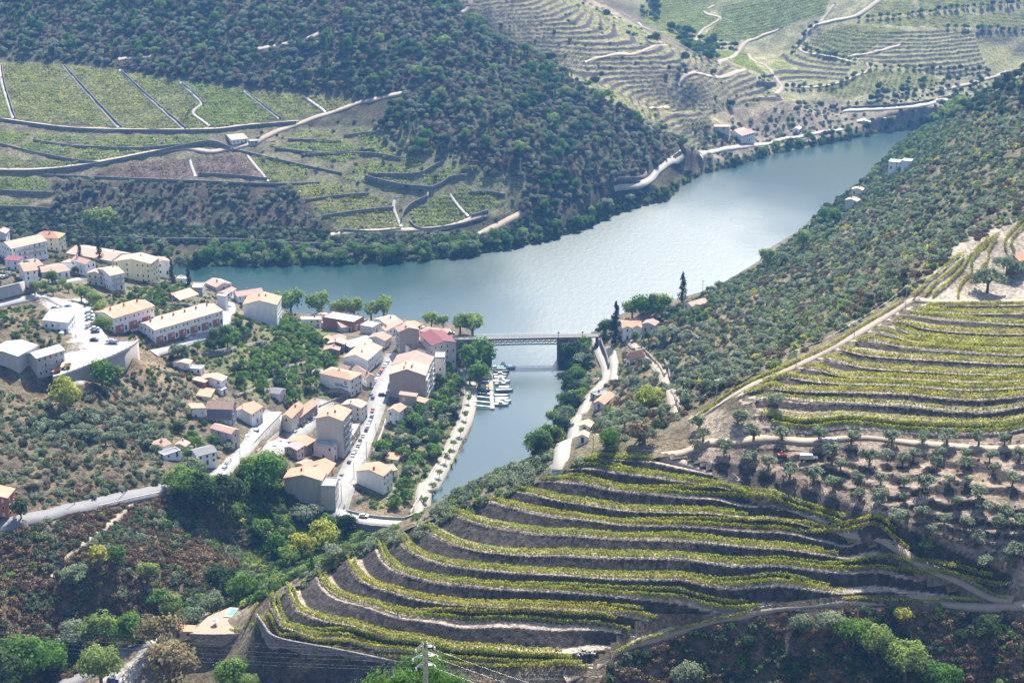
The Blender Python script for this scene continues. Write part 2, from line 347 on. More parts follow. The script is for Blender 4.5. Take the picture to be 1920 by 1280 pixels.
def stone(name, c, scale=1.3, lo=.5, hi=1.5):
    m, nt, bs = _new(name)
    tc = _n(nt, 'ShaderNodeTexCoord'); mp = _n(nt, 'ShaderNodeMapping'); mp.inputs['Scale'].default_value = (1, 1, 2.)
    vo = _n(nt, 'ShaderNodeTexVoronoi'); vo.inputs['Scale'].default_value = scale; no = _noise(nt, .25, 5)
    nt.links.new(tc.outputs['Object'], mp.inputs[0]); nt.links.new(mp.outputs[0], vo.inputs['Vector'])
    sp = _n(nt, 'ShaderNodeSeparateColor'); nt.links.new(vo.outputs['Color'], sp.inputs[0])
    a = _mul(nt, _rgb(nt, c), sp.outputs[0], lo, hi); a = _mul(nt, a, no.outputs['Fac'], .65, 1.35)
    nt.links.new(a, bs.inputs['Base Color']); bs.inputs['Roughness'].default_value = .95
    _bump(nt, bs, vo.outputs['Distance'], .6, .2); return m
def leaf(name, c, c2=None, var=.4, trans=.45):
    """foliage: each leaf face has its own value 'lv', each plant its own random tone"""
    m, nt, bs = _new(name); nt.nodes.remove(bs); c2 = c2 or tuple(x * 1.25 for x in c)
    at = _n(nt, 'ShaderNodeAttribute', attribute_name='lv'); oi = _n(nt, 'ShaderNodeObjectInfo')
    mx = _n(nt, 'ShaderNodeMix', data_type='RGBA'); mx.inputs[6].default_value = (*c, 1); mx.inputs[7].default_value = (*c2, 1)
    nt.links.new(oi.outputs['Random'], mx.inputs[0])
    a = _mul(nt, mx.outputs[2], at.outputs['Fac'], 1 - var, 1 + var)
    df = _n(nt, 'ShaderNodeBsdfDiffuse'); tr = _n(nt, 'ShaderNodeBsdfTranslucent'); ms = _n(nt, 'ShaderNodeMixShader'); ms.inputs[0].default_value = trans
    nt.links.new(a, df.inputs[0]); nt.links.new(a, tr.inputs[0]); nt.links.new(df.outputs[0], ms.inputs[1]); nt.links.new(tr.outputs[0], ms.inputs[2])
    nt.links.new(ms.outputs[0], nt.nodes['Material Output'].inputs[0]); return m
def ground_mat():
    m, nt, bs = _new('ground')
    at = _n(nt, 'ShaderNodeAttribute', attribute_name='gcol')
    n1 = _noise(nt, .045, 6, rough=.65); n2 = _noise(nt, .5, 5, rough=.7); n3 = _noise(nt, 2.2, 3)
    tc = _n(nt, 'ShaderNodeTexCoord'); vo = _n(nt, 'ShaderNodeTexVoronoi'); vo.inputs['Scale'].default_value = .9; nt.links.new(tc.outputs['Object'], vo.inputs['Vector']); sp = _n(nt, 'ShaderNodeSeparateColor'); nt.links.new(vo.outputs['Color'], sp.inputs[0])
    a = _mul(nt, at.outputs['Color'], n1.outputs['Fac'], .72, 1.28); a = _mul(nt, a, sp.outputs[0], .62, 1.4); a = _mul(nt, a, n2.outputs['Fac'], .45, 1.55); a = _mul(nt, a, n3.outputs['Fac'], .6, 1.4)
    nt.links.new(a, bs.inputs['Base Color']); bs.inputs['Roughness'].default_value = .95; bs.inputs['Specular IOR Level'].default_value = .1
    ad = _n(nt, 'ShaderNodeMath', operation='ADD'); nt.links.new(n2.outputs['Fac'], ad.inputs[0]); nt.links.new(n3.outputs['Fac'], ad.inputs[1])
    _bump(nt, bs, ad.outputs[0], 1.0, .8); return m
def water_mat():
    m, nt, bs = _new('water'); bs.inputs['Base Color'].default_value = (.008, .038, .036, 1); bs.inputs['IOR'].default_value = 1.52; bs.inputs['Specular IOR Level'].default_value = .8
    tc = _n(nt, 'ShaderNodeTexCoord'); mp = _n(nt, 'ShaderNodeMapping'); mp.inputs['Scale'].default_value = (1, .6, 1); nt.links.new(tc.outputs['Object'], mp.inputs[0])
    n1 = _n(nt, 'ShaderNodeTexNoise'); n1.inputs['Scale'].default_value = .3; n1.inputs['Detail'].default_value = 6; n1.inputs['Roughness'].default_value = .68
    nt.links.new(mp.outputs[0], n1.inputs['Vector'])
    n2 = _n(nt, 'ShaderNodeTexNoise'); n2.inputs['Scale'].default_value = .014; n2.inputs['Detail'].default_value = 5; nt.links.new(mp.outputs[0], n2.inputs['Vector'])
    # the wind-ruffled reach off the river mouth: rougher water there, calm under the hills
    di = _n(nt, 'ShaderNodeVectorMath', operation='DISTANCE'); m2 = _n(nt, 'ShaderNodeMapping'); m2.inputs['Location'].default_value = (-90 * 1.5, -1070 * .75, 0); m2.inputs['Scale'].default_value = (1.5, .75, 1)
    nt.links.new(tc.outputs['Object'], m2.inputs[0]); nt.links.new(m2.outputs[0], di.inputs[0]); di.inputs[1].default_value = (0, 0, 0)
    a = _n(nt, 'ShaderNodeMapRange'); a.inputs['From Min'].default_value = 60; a.inputs['From Max'].default_value = 290; a.inputs['To Min'].default_value = 1.35; a.inputs['To Max'].default_value = -.25; nt.links.new(di.outputs['Value'], a.inputs['Value'])
    b2 = _n(nt, 'ShaderNodeMath', operation='MULTIPLY_ADD'); b2.inputs[1].default_value = 1.0; nt.links.new(n2.outputs['Fac'], b2.inputs[0]); b2.inputs[2].default_value = -.5; s = _n(nt, 'ShaderNodeMath', operation='ADD', use_clamp=True); nt.links.new(a.outputs[0], s.inputs[0]); nt.links.new(b2.outputs[0], s.inputs[1])
    mr = _n(nt, 'ShaderNodeMapRange'); mr.inputs['To Min'].default_value = .17; mr.inputs['To Max'].default_value = .33; nt.links.new(s.outputs[0], mr.inputs['Value']); nt.links.new(mr.outputs[0], bs.inputs['Roughness'])
    ms = _n(nt, 'ShaderNodeMapRange'); ms.inputs['To Min'].default_value = .12; ms.inputs['To Max'].default_value = .6; nt.links.new(s.outputs[0], ms.inputs['Value'])
    b = _n(nt, 'ShaderNodeBump'); b.inputs['Distance'].default_value = .35; nt.links.new(n1.outputs['Fac'], b.inputs['Height']); nt.links.new(ms.outputs[0], b.inputs['Strength'])
    nt.links.new(b.outputs[0], bs.inputs['Normal']); return m
ground_mat(); water_mat()
WHITE = plaster('white_plaster', (.84, .84, .84)); GREYW = plaster('grey_plaster', (.48, .47, .45)); PINK = plaster('pink_plaster', (.68, .60, .62)); YELLOW = plaster('yellow_plaster', (.74, .68, .42))
CREAM = plaster('cream_plaster', (.66, .63, .54)); DARKW = plaster('stained_plaster', (.36, .31, .28)); SCHIST = stone('schist_wall', (.16, .14, .13), 1.6); BROWNW = stone('brown_stone', (.27, .22, .17), 1.8)
GRANITE = stone('granite_wall', (.33, .31, .28), .9, .75, 1.25); TERRA = plaster('brick_red_plaster', (.42, .16, .10)); OCHRE = plaster('ochre_plaster', (.82, .60, .22))
R_OR = tiles('orange_tiles', (.50, .25, .15), .45); R_PK = tiles('faded_pink_tiles', (.50, .31, .235), .45); R_BR = tiles('old_brown_tiles', (.34, .22, .17), .5); R_MX = tiles('weathered_orange_tiles', (.47, .26, .17), .6)
R_RED = tiles('dark_red_sheet', (.17, .04, .05), .25); R_GR = tiles('grey_roof_sheet', (.20, .20, .21), .25); R_WH = tiles('pale_roof_sheet', (.56, .56, .56), .15); R_BG = tiles('beige_flat_roof', (.44, .42, .39), .25)
GLASS = plain('dark_glass', (.03, .035, .045), .15); FRAMEM = plain('window_frame', (.72, .72, .70), .6); WOOD = plain('dark_door', (.10, .07, .06), .6); SHUT = plain('pale_shutter', (.55, .56, .58), .7)
METAL = plain('galvanised_steel', (.42, .44, .46), .45, metal=.7); IRON = plain('dark_iron', (.10, .12, .14), .5); POLEW = plain('weathered_wood_pole', (.22, .18, .14), .9); CONC = plain('concrete', (.52, .50, .47), .85, .5, .7, 1.25)
ASPH = plain('pale_asphalt', (.29, .28, .27), .9, .25, .62, 1.3); ASPH2 = plain('grey_asphalt', (.17, .17, .175), .9, .4, .8, 1.2); DIRT = plain('pale_dirt_track', (.30, .245, .185), .95, .5, .7, 1.25, .4); PAVE = plain('pale_paving', (.31, .285, .245), .9, .5, .8, 1.15)
TARMK = plain('white_paint', (.75, .75, .73), .7); RUST = plain('rust_iron', (.25, .10, .06), .8); BARK = plain('bark', (.13, .10, .075), .95, 3); TYRE = plain('tyre', (.03, .03, .03), .9)
POOLW = plain('pool_water', (.10, .62, .60), .1, .5, .95, 1.05); STAIRM = plain('pale_stair_stone', (.36, .33, .30), .9, 1, .7, 1.3)
L_OLIVE = leaf('olive_leaves', (.19, .24, .135), (.27, .31, .20)); L_DARK = leaf('dark_leaves', (.05, .09, .04), (.085, .125, .05)); L_MID = leaf('green_leaves', (.10, .21, .04), (.17, .27, .055))
L_LIGHT = leaf('light_green_leaves', (.19, .28, .065), (.25, .32, .09)); L_YEL = leaf('yellow_leaves', (.34, .38, .065), (.44, .42, .08)); L_BROWN = leaf('dry_brown_leaves', (.205, .145, .085), (.28, .21, .125), .45, .2)
L_RED = leaf('reddish_leaves', (.17, .115, .075), (.215, .15, .10), .4, .2); L_GREYG = leaf('grey_green_scrub', (.105, .14, .075), (.17, .195, .115)); L_CYP = leaf('cypress_leaves', (.03, .055, .03), (.04, .065, .035), .4, .1)
L_DRY = leaf('dry_yellow_leaves', (.24, .20, .10), (.28, .23, .12))
L_VINE = leaf('vine_leaves', (.33, .37, .045), (.42, .41, .05), .5); L_VINE2 = leaf('far_vine_leaves', (.30, .40, .06), (.38, .43, .07), .5); L_VINEB = leaf('bare_vine_leaves', (.17, .13, .09), (.20, .15, .10), .4); L_BRIGHT = leaf('orange_tree_leaves', (.12, .22, .04), (.17, .27, .05))
CARP = {k: plain('car_paint_' + k, c, .3, 1, .97, 1.03) for k, c in dict(white=(.78, .78, .78), silver=(.42, .44, .46), black=(.03, .03, .035), red=(.45, .03, .03), blue=(.05, .09, .22), grey=(.16, .17, .18)).items()}
YELM = plain('machine_yellow', (.62, .40, .05), .6); REDM = plain('machine_red', (.50, .06, .04), .5); GREENM = plain('green_cover', (.08, .30, .20), .7); ORM = plain('orange_float', (.75, .28, .06), .6); BLUEM = plain('faded_blue_paint', (.25, .38, .62), .6)
# ------------------------------------------------------------------ objects
def tag(o, label=None, cat=None, group=None, kind=None):
    if label: o['label'] = label
    if cat: o['category'] = cat
    if group: o['group'] = group
    if kind: o['kind'] = kind
    return o
def empty(name, loc, rz=0, label=None, cat=None, group=None):
    o = bpy.data.objects.new(name, None); COL.objects.link(o); o.location = loc; o.rotation_euler = (0, 0, rz); o.empty_display_size = .5
    return tag(o, label, cat, group)
def link(name, me, parent=None, loc=None, rz=None):
    o = bpy.data.objects.new(name, me); COL.objects.link(o)
    if parent: o.parent = parent
    if loc is not None: o.location = loc
    if rz is not None: o.rotation_euler = (0, 0, rz)
    return o
def fast_mesh(name, v, q, mats, lv=None, smooth=False):
    """mesh from arrays of vertices and quads"""
    me = bpy.data.meshes.new(name); v = np.asarray(v, np.float32); q = np.asarray(q, np.int32)
    me.vertices.add(len(v)); me.vertices.foreach_set('co', v.ravel()); k = q.shape[1]
    me.loops.add(q.size); me.loops.foreach_set('vertex_index', q.ravel()); me.polygons.add(len(q))
    me.polygons.foreach_set('loop_start', np.arange(0, q.size, k, dtype=np.int32)); me.polygons.foreach_set('loop_total', np.full(len(q), k, np.int32))
    me.update(calc_edges=True)
    for m in (mats if isinstance(mats, (list, tuple)) else [mats]): me.materials.append(m)
    if lv is not None: me.attributes.new('lv', 'FLOAT', 'FACE').data.foreach_set('value', np.asarray(lv, np.float32))
    if smooth: me.polygons.foreach_set('use_smooth', np.ones(len(q), bool))
    return me
class MB:
    def __init__(s): s.v = []; s.f = []; s.m = []; s.uv = []
    def face(s, P, m=0, uv=None):
        i = len(s.v); s.v += [tuple(p) for p in P]; s.f.append(tuple(range(i, i + len(P)))); s.m.append(m); s.uv.append(uv or [(p[0], p[1]) for p in P]); return s
    def box(s, x0, x1, y0, y1, z0, z1, m=0):
        p = [(x, y, z) for z in (z0, z1) for y in (y0, y1) for x in (x0, x1)]
        for q in ((0, 2, 3, 1), (4, 5, 7, 6), (0, 1, 5, 4), (1, 3, 7, 5), (3, 2, 6, 7), (2, 0, 4, 6)): s.face([p[k] for k in q], m)
        return s
    def bar(s, a, b, t, m=0, t2=None):
        a = Vector(a); b = Vector(b); d = (b - a).normalized(); u = d.cross(Vector((0, 0, 1)))
        if u.length < .01: u = Vector((1, 0, 0))
        u.normalize(); w = d.cross(u); t2 = t if t2 is None else t2
        A = [a + u * t / 2 * i + w * t / 2 * j for i, j in ((-1, -1), (1, -1), (1, 1), (-1, 1))]; B = [b + u * t2 / 2 * i + w * t2 / 2 * j for i, j in ((-1, -1), (1, -1), (1, 1), (-1, 1))]
        for k in range(4): s.face([A[k], A[(k + 1) % 4], B[(k + 1) % 4], B[k]], m)
        s.face(A[::-1], m); s.face(B, m); return s
    def cyl(s, c, r0, r1, z0, z1, n=10, m=0, axis='z'):
        def P(r, a, z):
            q = (r * math.cos(a), r * math.sin(a), z)
            if axis == 'y': q = (q[0], q[2], q[1])
            if axis == 'x': q = (q[2], q[0], q[1])
            return (c[0] + q[0], c[1] + q[1], c[2] + q[2])
        A = [P(r0, k * 6.2832 / n, z0) for k in range(n)]; B = [P(r1, k * 6.2832 / n, z1) for k in range(n)]
        for k in range(n): s.face([A[k], A[(k + 1) % n], B[(k + 1) % n], B[k]], m)
        s.face(A[::-1], m); s.face(B, m); return s
    def mesh(s, name, mats):
        me = bpy.data.meshes.new(name); me.from_pydata(s.v, [], s.f)
        for m in (mats if isinstance(mats, (list, tuple)) else [mats]): me.materials.append(m)
        me.polygons.foreach_set('material_index', s.m)
        ul = me.uv_layers.new(name='UVMap'); ul.data.foreach_set('uv', [c for f in s.uv for p in f for c in p[:2]])
        return me
    def build(s, name, mats, parent=None, loc=None, rz=None): return link(name, s.mesh(name, mats), parent, loc, rz)
# ------------------------------------------------------------------ foliage
def quads(c, nrm, size, rg):
    """leaf quads with centres c, normals nrm, sizes size"""
    n = len(c); nrm = nrm / (np.linalg.norm(nrm, axis=1, keepdims=True) + 1e-9); r = rg.normal(size=(n, 3)); u = np.cross(nrm, r); u /= np.linalg.norm(u, axis=1, keepdims=True) + 1e-9; w = np.cross(nrm, u)
    a = size[:, None] * (.75 + .5 * rg.rand(n, 1)); b = size[:, None] * (.5 + .4 * rg.rand(n, 1))
    v = np.stack([c - u * a, c - w * b * .9, c + u * a, c + w * b], 1).reshape(-1, 3)
    return v, np.arange(4 * n).reshape(n, 4)
def crown_mesh(name, mat, seed, w, h, z0, shape='round', clumps=16, per=22, leaf_s=.3):
    rg = np.random.RandomState(seed); C = []; N = []; S = []; LV = []; lob = rg.normal(size=(5, 3)); lob /= np.linalg.norm(lob, axis=1, keepdims=True); lob[:, 2] = lob[:, 2] * .5 + .1; lob *= rg.uniform(.45, .85, (5, 1))
    for k in range(clumps):
        d = rg.normal(size=3); d[2] = abs(d[2]) * .9 - .25; d /= np.linalg.norm(d); rr = .5 + .42 * rg.rand()
        if shape == 'column':
            t = (k + rg.rand()) / clumps; prof = np.clip(min(1, t * 6 + .45) * (1 - t) ** .55, .06, 1); a = rg.rand() * 6.28
            c = np.array([math.cos(a) * w * .22 * prof, math.sin(a) * w * .22 * prof, z0 + t * h * .97]); cr = np.array([w * .36 * prof + .05, w * .36 * prof + .05, h * 1.5 / clumps + .25])
        elif shape == 'dome':
            d[2] = abs(d[2]); c = np.array([d[0] * w * .33 * rr / .7, d[1] * w * .33 * rr / .7, z0 + h * (.12 + .5 * d[2] * rr)]); cr = np.array([w * .24, w * .24, h * .30]) * (.7 + .6 * rg.rand())
        else:
            lb_ = lob[k % 5]; d = (lb_ + d * (.35 + .25 * rg.rand())) if k % 4 else d * rr; c = np.array([d[0] * w * .42, d[1] * w * .42, z0 + h * (.47 + .42 * d[2])]); cr = np.array([w * .17, w * .17, h * .16]) * (.7 + .65 * rg.rand())
        q = rg.normal(size=(per, 3)); q[:, 2] = q[:, 2] * .9 + .25; q /= np.linalg.norm(q, axis=1, keepdims=True)
        out = q * .7 + (c - np.array([0, 0, z0 + h * .4])) / (np.array([w, w, h]) * .6)
        C.append(c + q * cr * (.55 + .5 * rg.rand(per, 1))); N.append(out + rg.normal(size=(per, 3)) * .45); S.append(np.full(per, leaf_s)); LV.append(np.clip(rg.normal(.5, .2) + rg.normal(0, .18, per), 0, 1))
    v, f = quads(np.concatenate(C), np.concatenate(N), np.concatenate(S), rg)
    return fast_mesh(name, v, f, mat, np.concatenate(LV))
def trunk_mesh(name, h, r, spread, seed, limbs=4, ztop=None):
    rg = random.Random(seed); m = MB(); ztop = ztop or h * .8; zf = h * .45
    m.bar((0, 0, -.6), (0, 0, zf), r * 2, 0, r * 1.5)
    for k in range(limbs):
        a = k * 6.28 / limbs + rg.random(); q = spread * (.5 + .4 * rg.random())
        m.bar((0, 0, zf * .9), (math.cos(a) * q, math.sin(a) * q, zf + (ztop - zf) * (.5 + .4 * rg.random())), r * 1.1, 0, r * .35)
    m.bar((0, 0, zf * .95), (.1, .1, ztop * .95), r * 1.3, 0, r * .4)
    return m.mesh(name, BARK)
# kind: (leaf, w, h of crown, z0, shape, clumps, per, leaf size, trunk radius)
KINDS = dict(
 olive=(L_OLIVE, 4.5, 3.7, .45, 'round', 26, 26, .32, .22), olive_big=(L_OLIVE, 6.4, 5.0, .6, 'round', 34, 34, .34, .3),
 broad=(L_MID, 8, 8.4, .5, 'round', 32, 28, .5, .3), dark=(L_DARK, 8, 8.8, .4, 'round', 32, 28, .5, .3), plane=(L_LIGHT, 10, 11, 1.0, 'round', 40, 32, .55, .4), bright=(L_BRIGHT, 4.6, 4.0, .3, 'round', 26, 26, .3, .15),
 cypress=(L_CYP, 5.2, 14, .3, 'column', 34, 40, .32, .25), poplar=(L_MID, 3.4, 9, 1., 'column', 20, 24, .4, .15), yellow=(L_YEL, 6, 6, .5, 'round', 26, 24, .4, .2), brown=(L_BROWN, 6, 5, .4, 'round', 26, 22, .4, .15), red=(L_RED, 5, 4.5, .3, 'round', 24, 22, .4, .15), sapling=(L_LIGHT, 2.8, 3.2, 1.1, 'round', 16, 18, .28, .08),
 bushd=(L_DARK, 3.6, 2.8, -.2, 'dome', 14, 17, .38, 0), bushg=(L_GREYG, 3.4, 2.6, -.2, 'dome', 14, 17, .36, 0), bushm=(L_MID, 3.2, 2.6, -.2, 'dome', 14, 17, .36, 0), bushb=(L_BROWN, 3.4, 2.4, -.2, 'dome', 14, 16, .36, 0), bushr=(L_RED, 3.2, 2.6, -.2, 'dome', 14, 16, .36, 0), bushy=(L_YEL, 3, 2.6, -.2, 'dome', 12, 15, .34, 0), busho=(L_OLIVE, 3.6, 3, -.2, 'dome', 15, 17, .34, 0), bushl=(L_LIGHT, 3.4, 2.8, -.2, 'dome', 14, 17, .36, 0),
 big_broad=(L_LIGHT, 9, 9, .9, 'round', 64, 64, .36, .3), big_dark=(L_DARK, 9, 9, .4, 'round', 64, 64, .36, .3), big_mid=(L_MID, 9, 9, .4, 'round', 64, 64, .36, .3), big_brown=(L_DRY, 8, 7, .4, 'round', 50, 34, .32, .2), big_olive=(L_OLIVE, 8, 7, .4, 'round', 64, 56, .30, .3), pine=(L_MID, 8.5, 7, 4, 'round', 110, 120, .17, .3), big_yellow=(L_YEL, 8, 8, .5, 'round', 54, 50, .36, .25))
NVAR = 3; CROWN = {}; TRUNK = {}
for _i, (_k, (lm, w_, h_, z_, sh, cl, per, ls, tr)) in enumerate(KINDS.items()):
    CROWN[_k] = [crown_mesh(_k + '_crown', lm, 100 + _i * 10 + j, w_, h_, z_, sh, cl, per, ls) for j in range(NVAR)]
    TRUNK[_k] = trunk_mesh(_k + '_trunk', z_ + h_ * .8, tr, w_ * .38 if sh != 'column' else .2, 7 + _i, 5 if sh != 'column' else 2) if tr else None
LIB = bpy.data.collections.new('plant_library')
PROTO = {}
for _k in KINDS:
    for j in range(NVAR):
        ob = bpy.data.objects.new('plant_%s_%d' % (_k, j), CROWN[_k][j]); PROTO[_k, j] = ob
def plant(kind, p, height, name, label, cat, group, rnd=random.Random(3)):
    """one plant at ground point p, scaled to the height in metres"""
    _, w_, h_, z_, sh, *_r = KINDS[kind]; s = height / (z_ + h_ * .95); sx = s * rnd.uniform(.92, 1.1); a = rnd.random() * 6.28; j = rnd.randrange(NVAR)
    if TRUNK[kind] is None:
        o = link(name, CROWN[kind][j], None, p, a); o.scale = (sx, sx, s); return tag(o, label, cat, group)
    o = empty(name, p, a, label, cat, group); o.scale = (sx, sx, s)
    link('trunk', TRUNK[kind], o); link('crown', CROWN[kind][j], o); return o
def scatter_nodes(name, kinds):
    ng = bpy.data.node_groups.new(name, 'GeometryNodeTree')
    ng.interface.new_socket('Geometry', in_out='INPUT', socket_type='NodeSocketGeometry'); ng.interface.new_socket('Geometry', in_out='OUTPUT', socket_type='NodeSocketGeometry')
    gi = ng.nodes.new('NodeGroupInput'); go = ng.nodes.new('NodeGroupOutput'); jn = ng.nodes.new('GeometryNodeJoinGeometry'); L = ng.links.new
    def attr(nm, ty):
        a = ng.nodes.new('GeometryNodeInputNamedAttribute'); a.data_type = ty; a.inputs[0].default_value = nm; return a.outputs[0]
    ix = attr('ix', 'INT'); scl = attr('scl', 'FLOAT_VECTOR'); rot = attr('rot', 'FLOAT_VECTOR')
    for i, k in enumerate(kinds):
        oi = ng.nodes.new('GeometryNodeObjectInfo'); oi.inputs['Object'].default_value = PROTO[k]; oi.inputs['As Instance'].default_value = True
        ip = ng.nodes.new('GeometryNodeInstanceOnPoints'); cmp_ = ng.nodes.new('FunctionNodeCompare'); cmp_.data_type = 'INT'; cmp_.operation = 'EQUAL'
        L(ix, cmp_.inputs[2]); cmp_.inputs[3].default_value = i
        L(gi.outputs[0], ip.inputs['Points']); L(cmp_.outputs[0], ip.inputs['Selection']); L(oi.outputs['Geometry'], ip.inputs['Instance']); L(scl, ip.inputs['Scale'])
        er = ng.nodes.new('FunctionNodeEulerToRotation'); L(rot, er.inputs[0]); L(er.outputs[0], ip.inputs['Rotation']); L(ip.outputs[0], jn.inputs[0])
    L(jn.outputs[0], go.inputs[0]); return ng
def scatter_obj(name, pts_, kinds, ix, scl, label, cat, seed=0):
    """uncountable plants: one object that carries an instance at every point"""
    n = len(pts_); rg = np.random.RandomState(seed); me = bpy.data.meshes.new(name); me.vertices.add(n); me.vertices.foreach_set('co', np.asarray(pts_, np.float32).ravel())
    me.attributes.new('ix', 'INT', 'POINT').data.foreach_set('value', np.asarray(ix, np.int32))
    sc3 = np.stack([scl * rg.uniform(.85, 1.2, n), scl * rg.uniform(.85, 1.2, n), scl * rg.uniform(.8, 1.15, n)], -1)
    me.attributes.new('scl', 'FLOAT_VECTOR', 'POINT').data.foreach_set('vector', sc3.astype(np.float32).ravel())
    rt = np.zeros((n, 3), np.float32); rt[:, 2] = rg.rand(n) * 6.28; me.attributes.new('rot', 'FLOAT_VECTOR', 'POINT').data.foreach_set('vector', rt.ravel())
    o = link(name, me); md = o.modifiers.new('scatter', 'NODES'); md.node_group = scatter_nodes(name, kinds); return tag(o, label, cat, None, 'stuff')
def sample_px(poly, spacing, seed, margin=0., jitter=.5, thin=None):
    """ground points about `spacing` metres apart whose place in the photograph lies in the outline"""
    rg = np.random.RandomState(seed); P = np.array(poly, float); g = G(P[:, 0], P[:, 1], False)
    gx = G(np.linspace(P[:, 0].min(), P[:, 0].max(), 9).repeat(9), np.tile(np.linspace(P[:, 1].min(), P[:, 1].max(), 9), 9), False); g = np.concatenate([g, gx])
    x0, y0 = g[:, :2].min(0) - 20; x1, y1 = g[:, :2].max(0) + 20
    X, Y = np.meshgrid(np.arange(x0, x1, spacing), np.arange(y0, y1, spacing)); X = X.ravel(); Y = Y.ravel()
    X = X + rg.uniform(-jitter, jitter, X.shape) * spacing; Y = Y + rg.uniform(-jitter, jitter, Y.shape) * spacing
    ok = ~occ(X, Y); X, Y = X[ok], Y[ok]; Z0 = H0(X, Y); px, py = PIX(np.stack([X, Y, Z0], -1)); ok = inpoly(poly, px, py) & (Z0 > .4); X, Y = X[ok], Y[ok]
    if thin is not None:
        k = rg.rand(len(X)) < thin(X, Y); X, Y = X[k], Y[k]
    return np.stack([X, Y, H(X, Y)], -1)
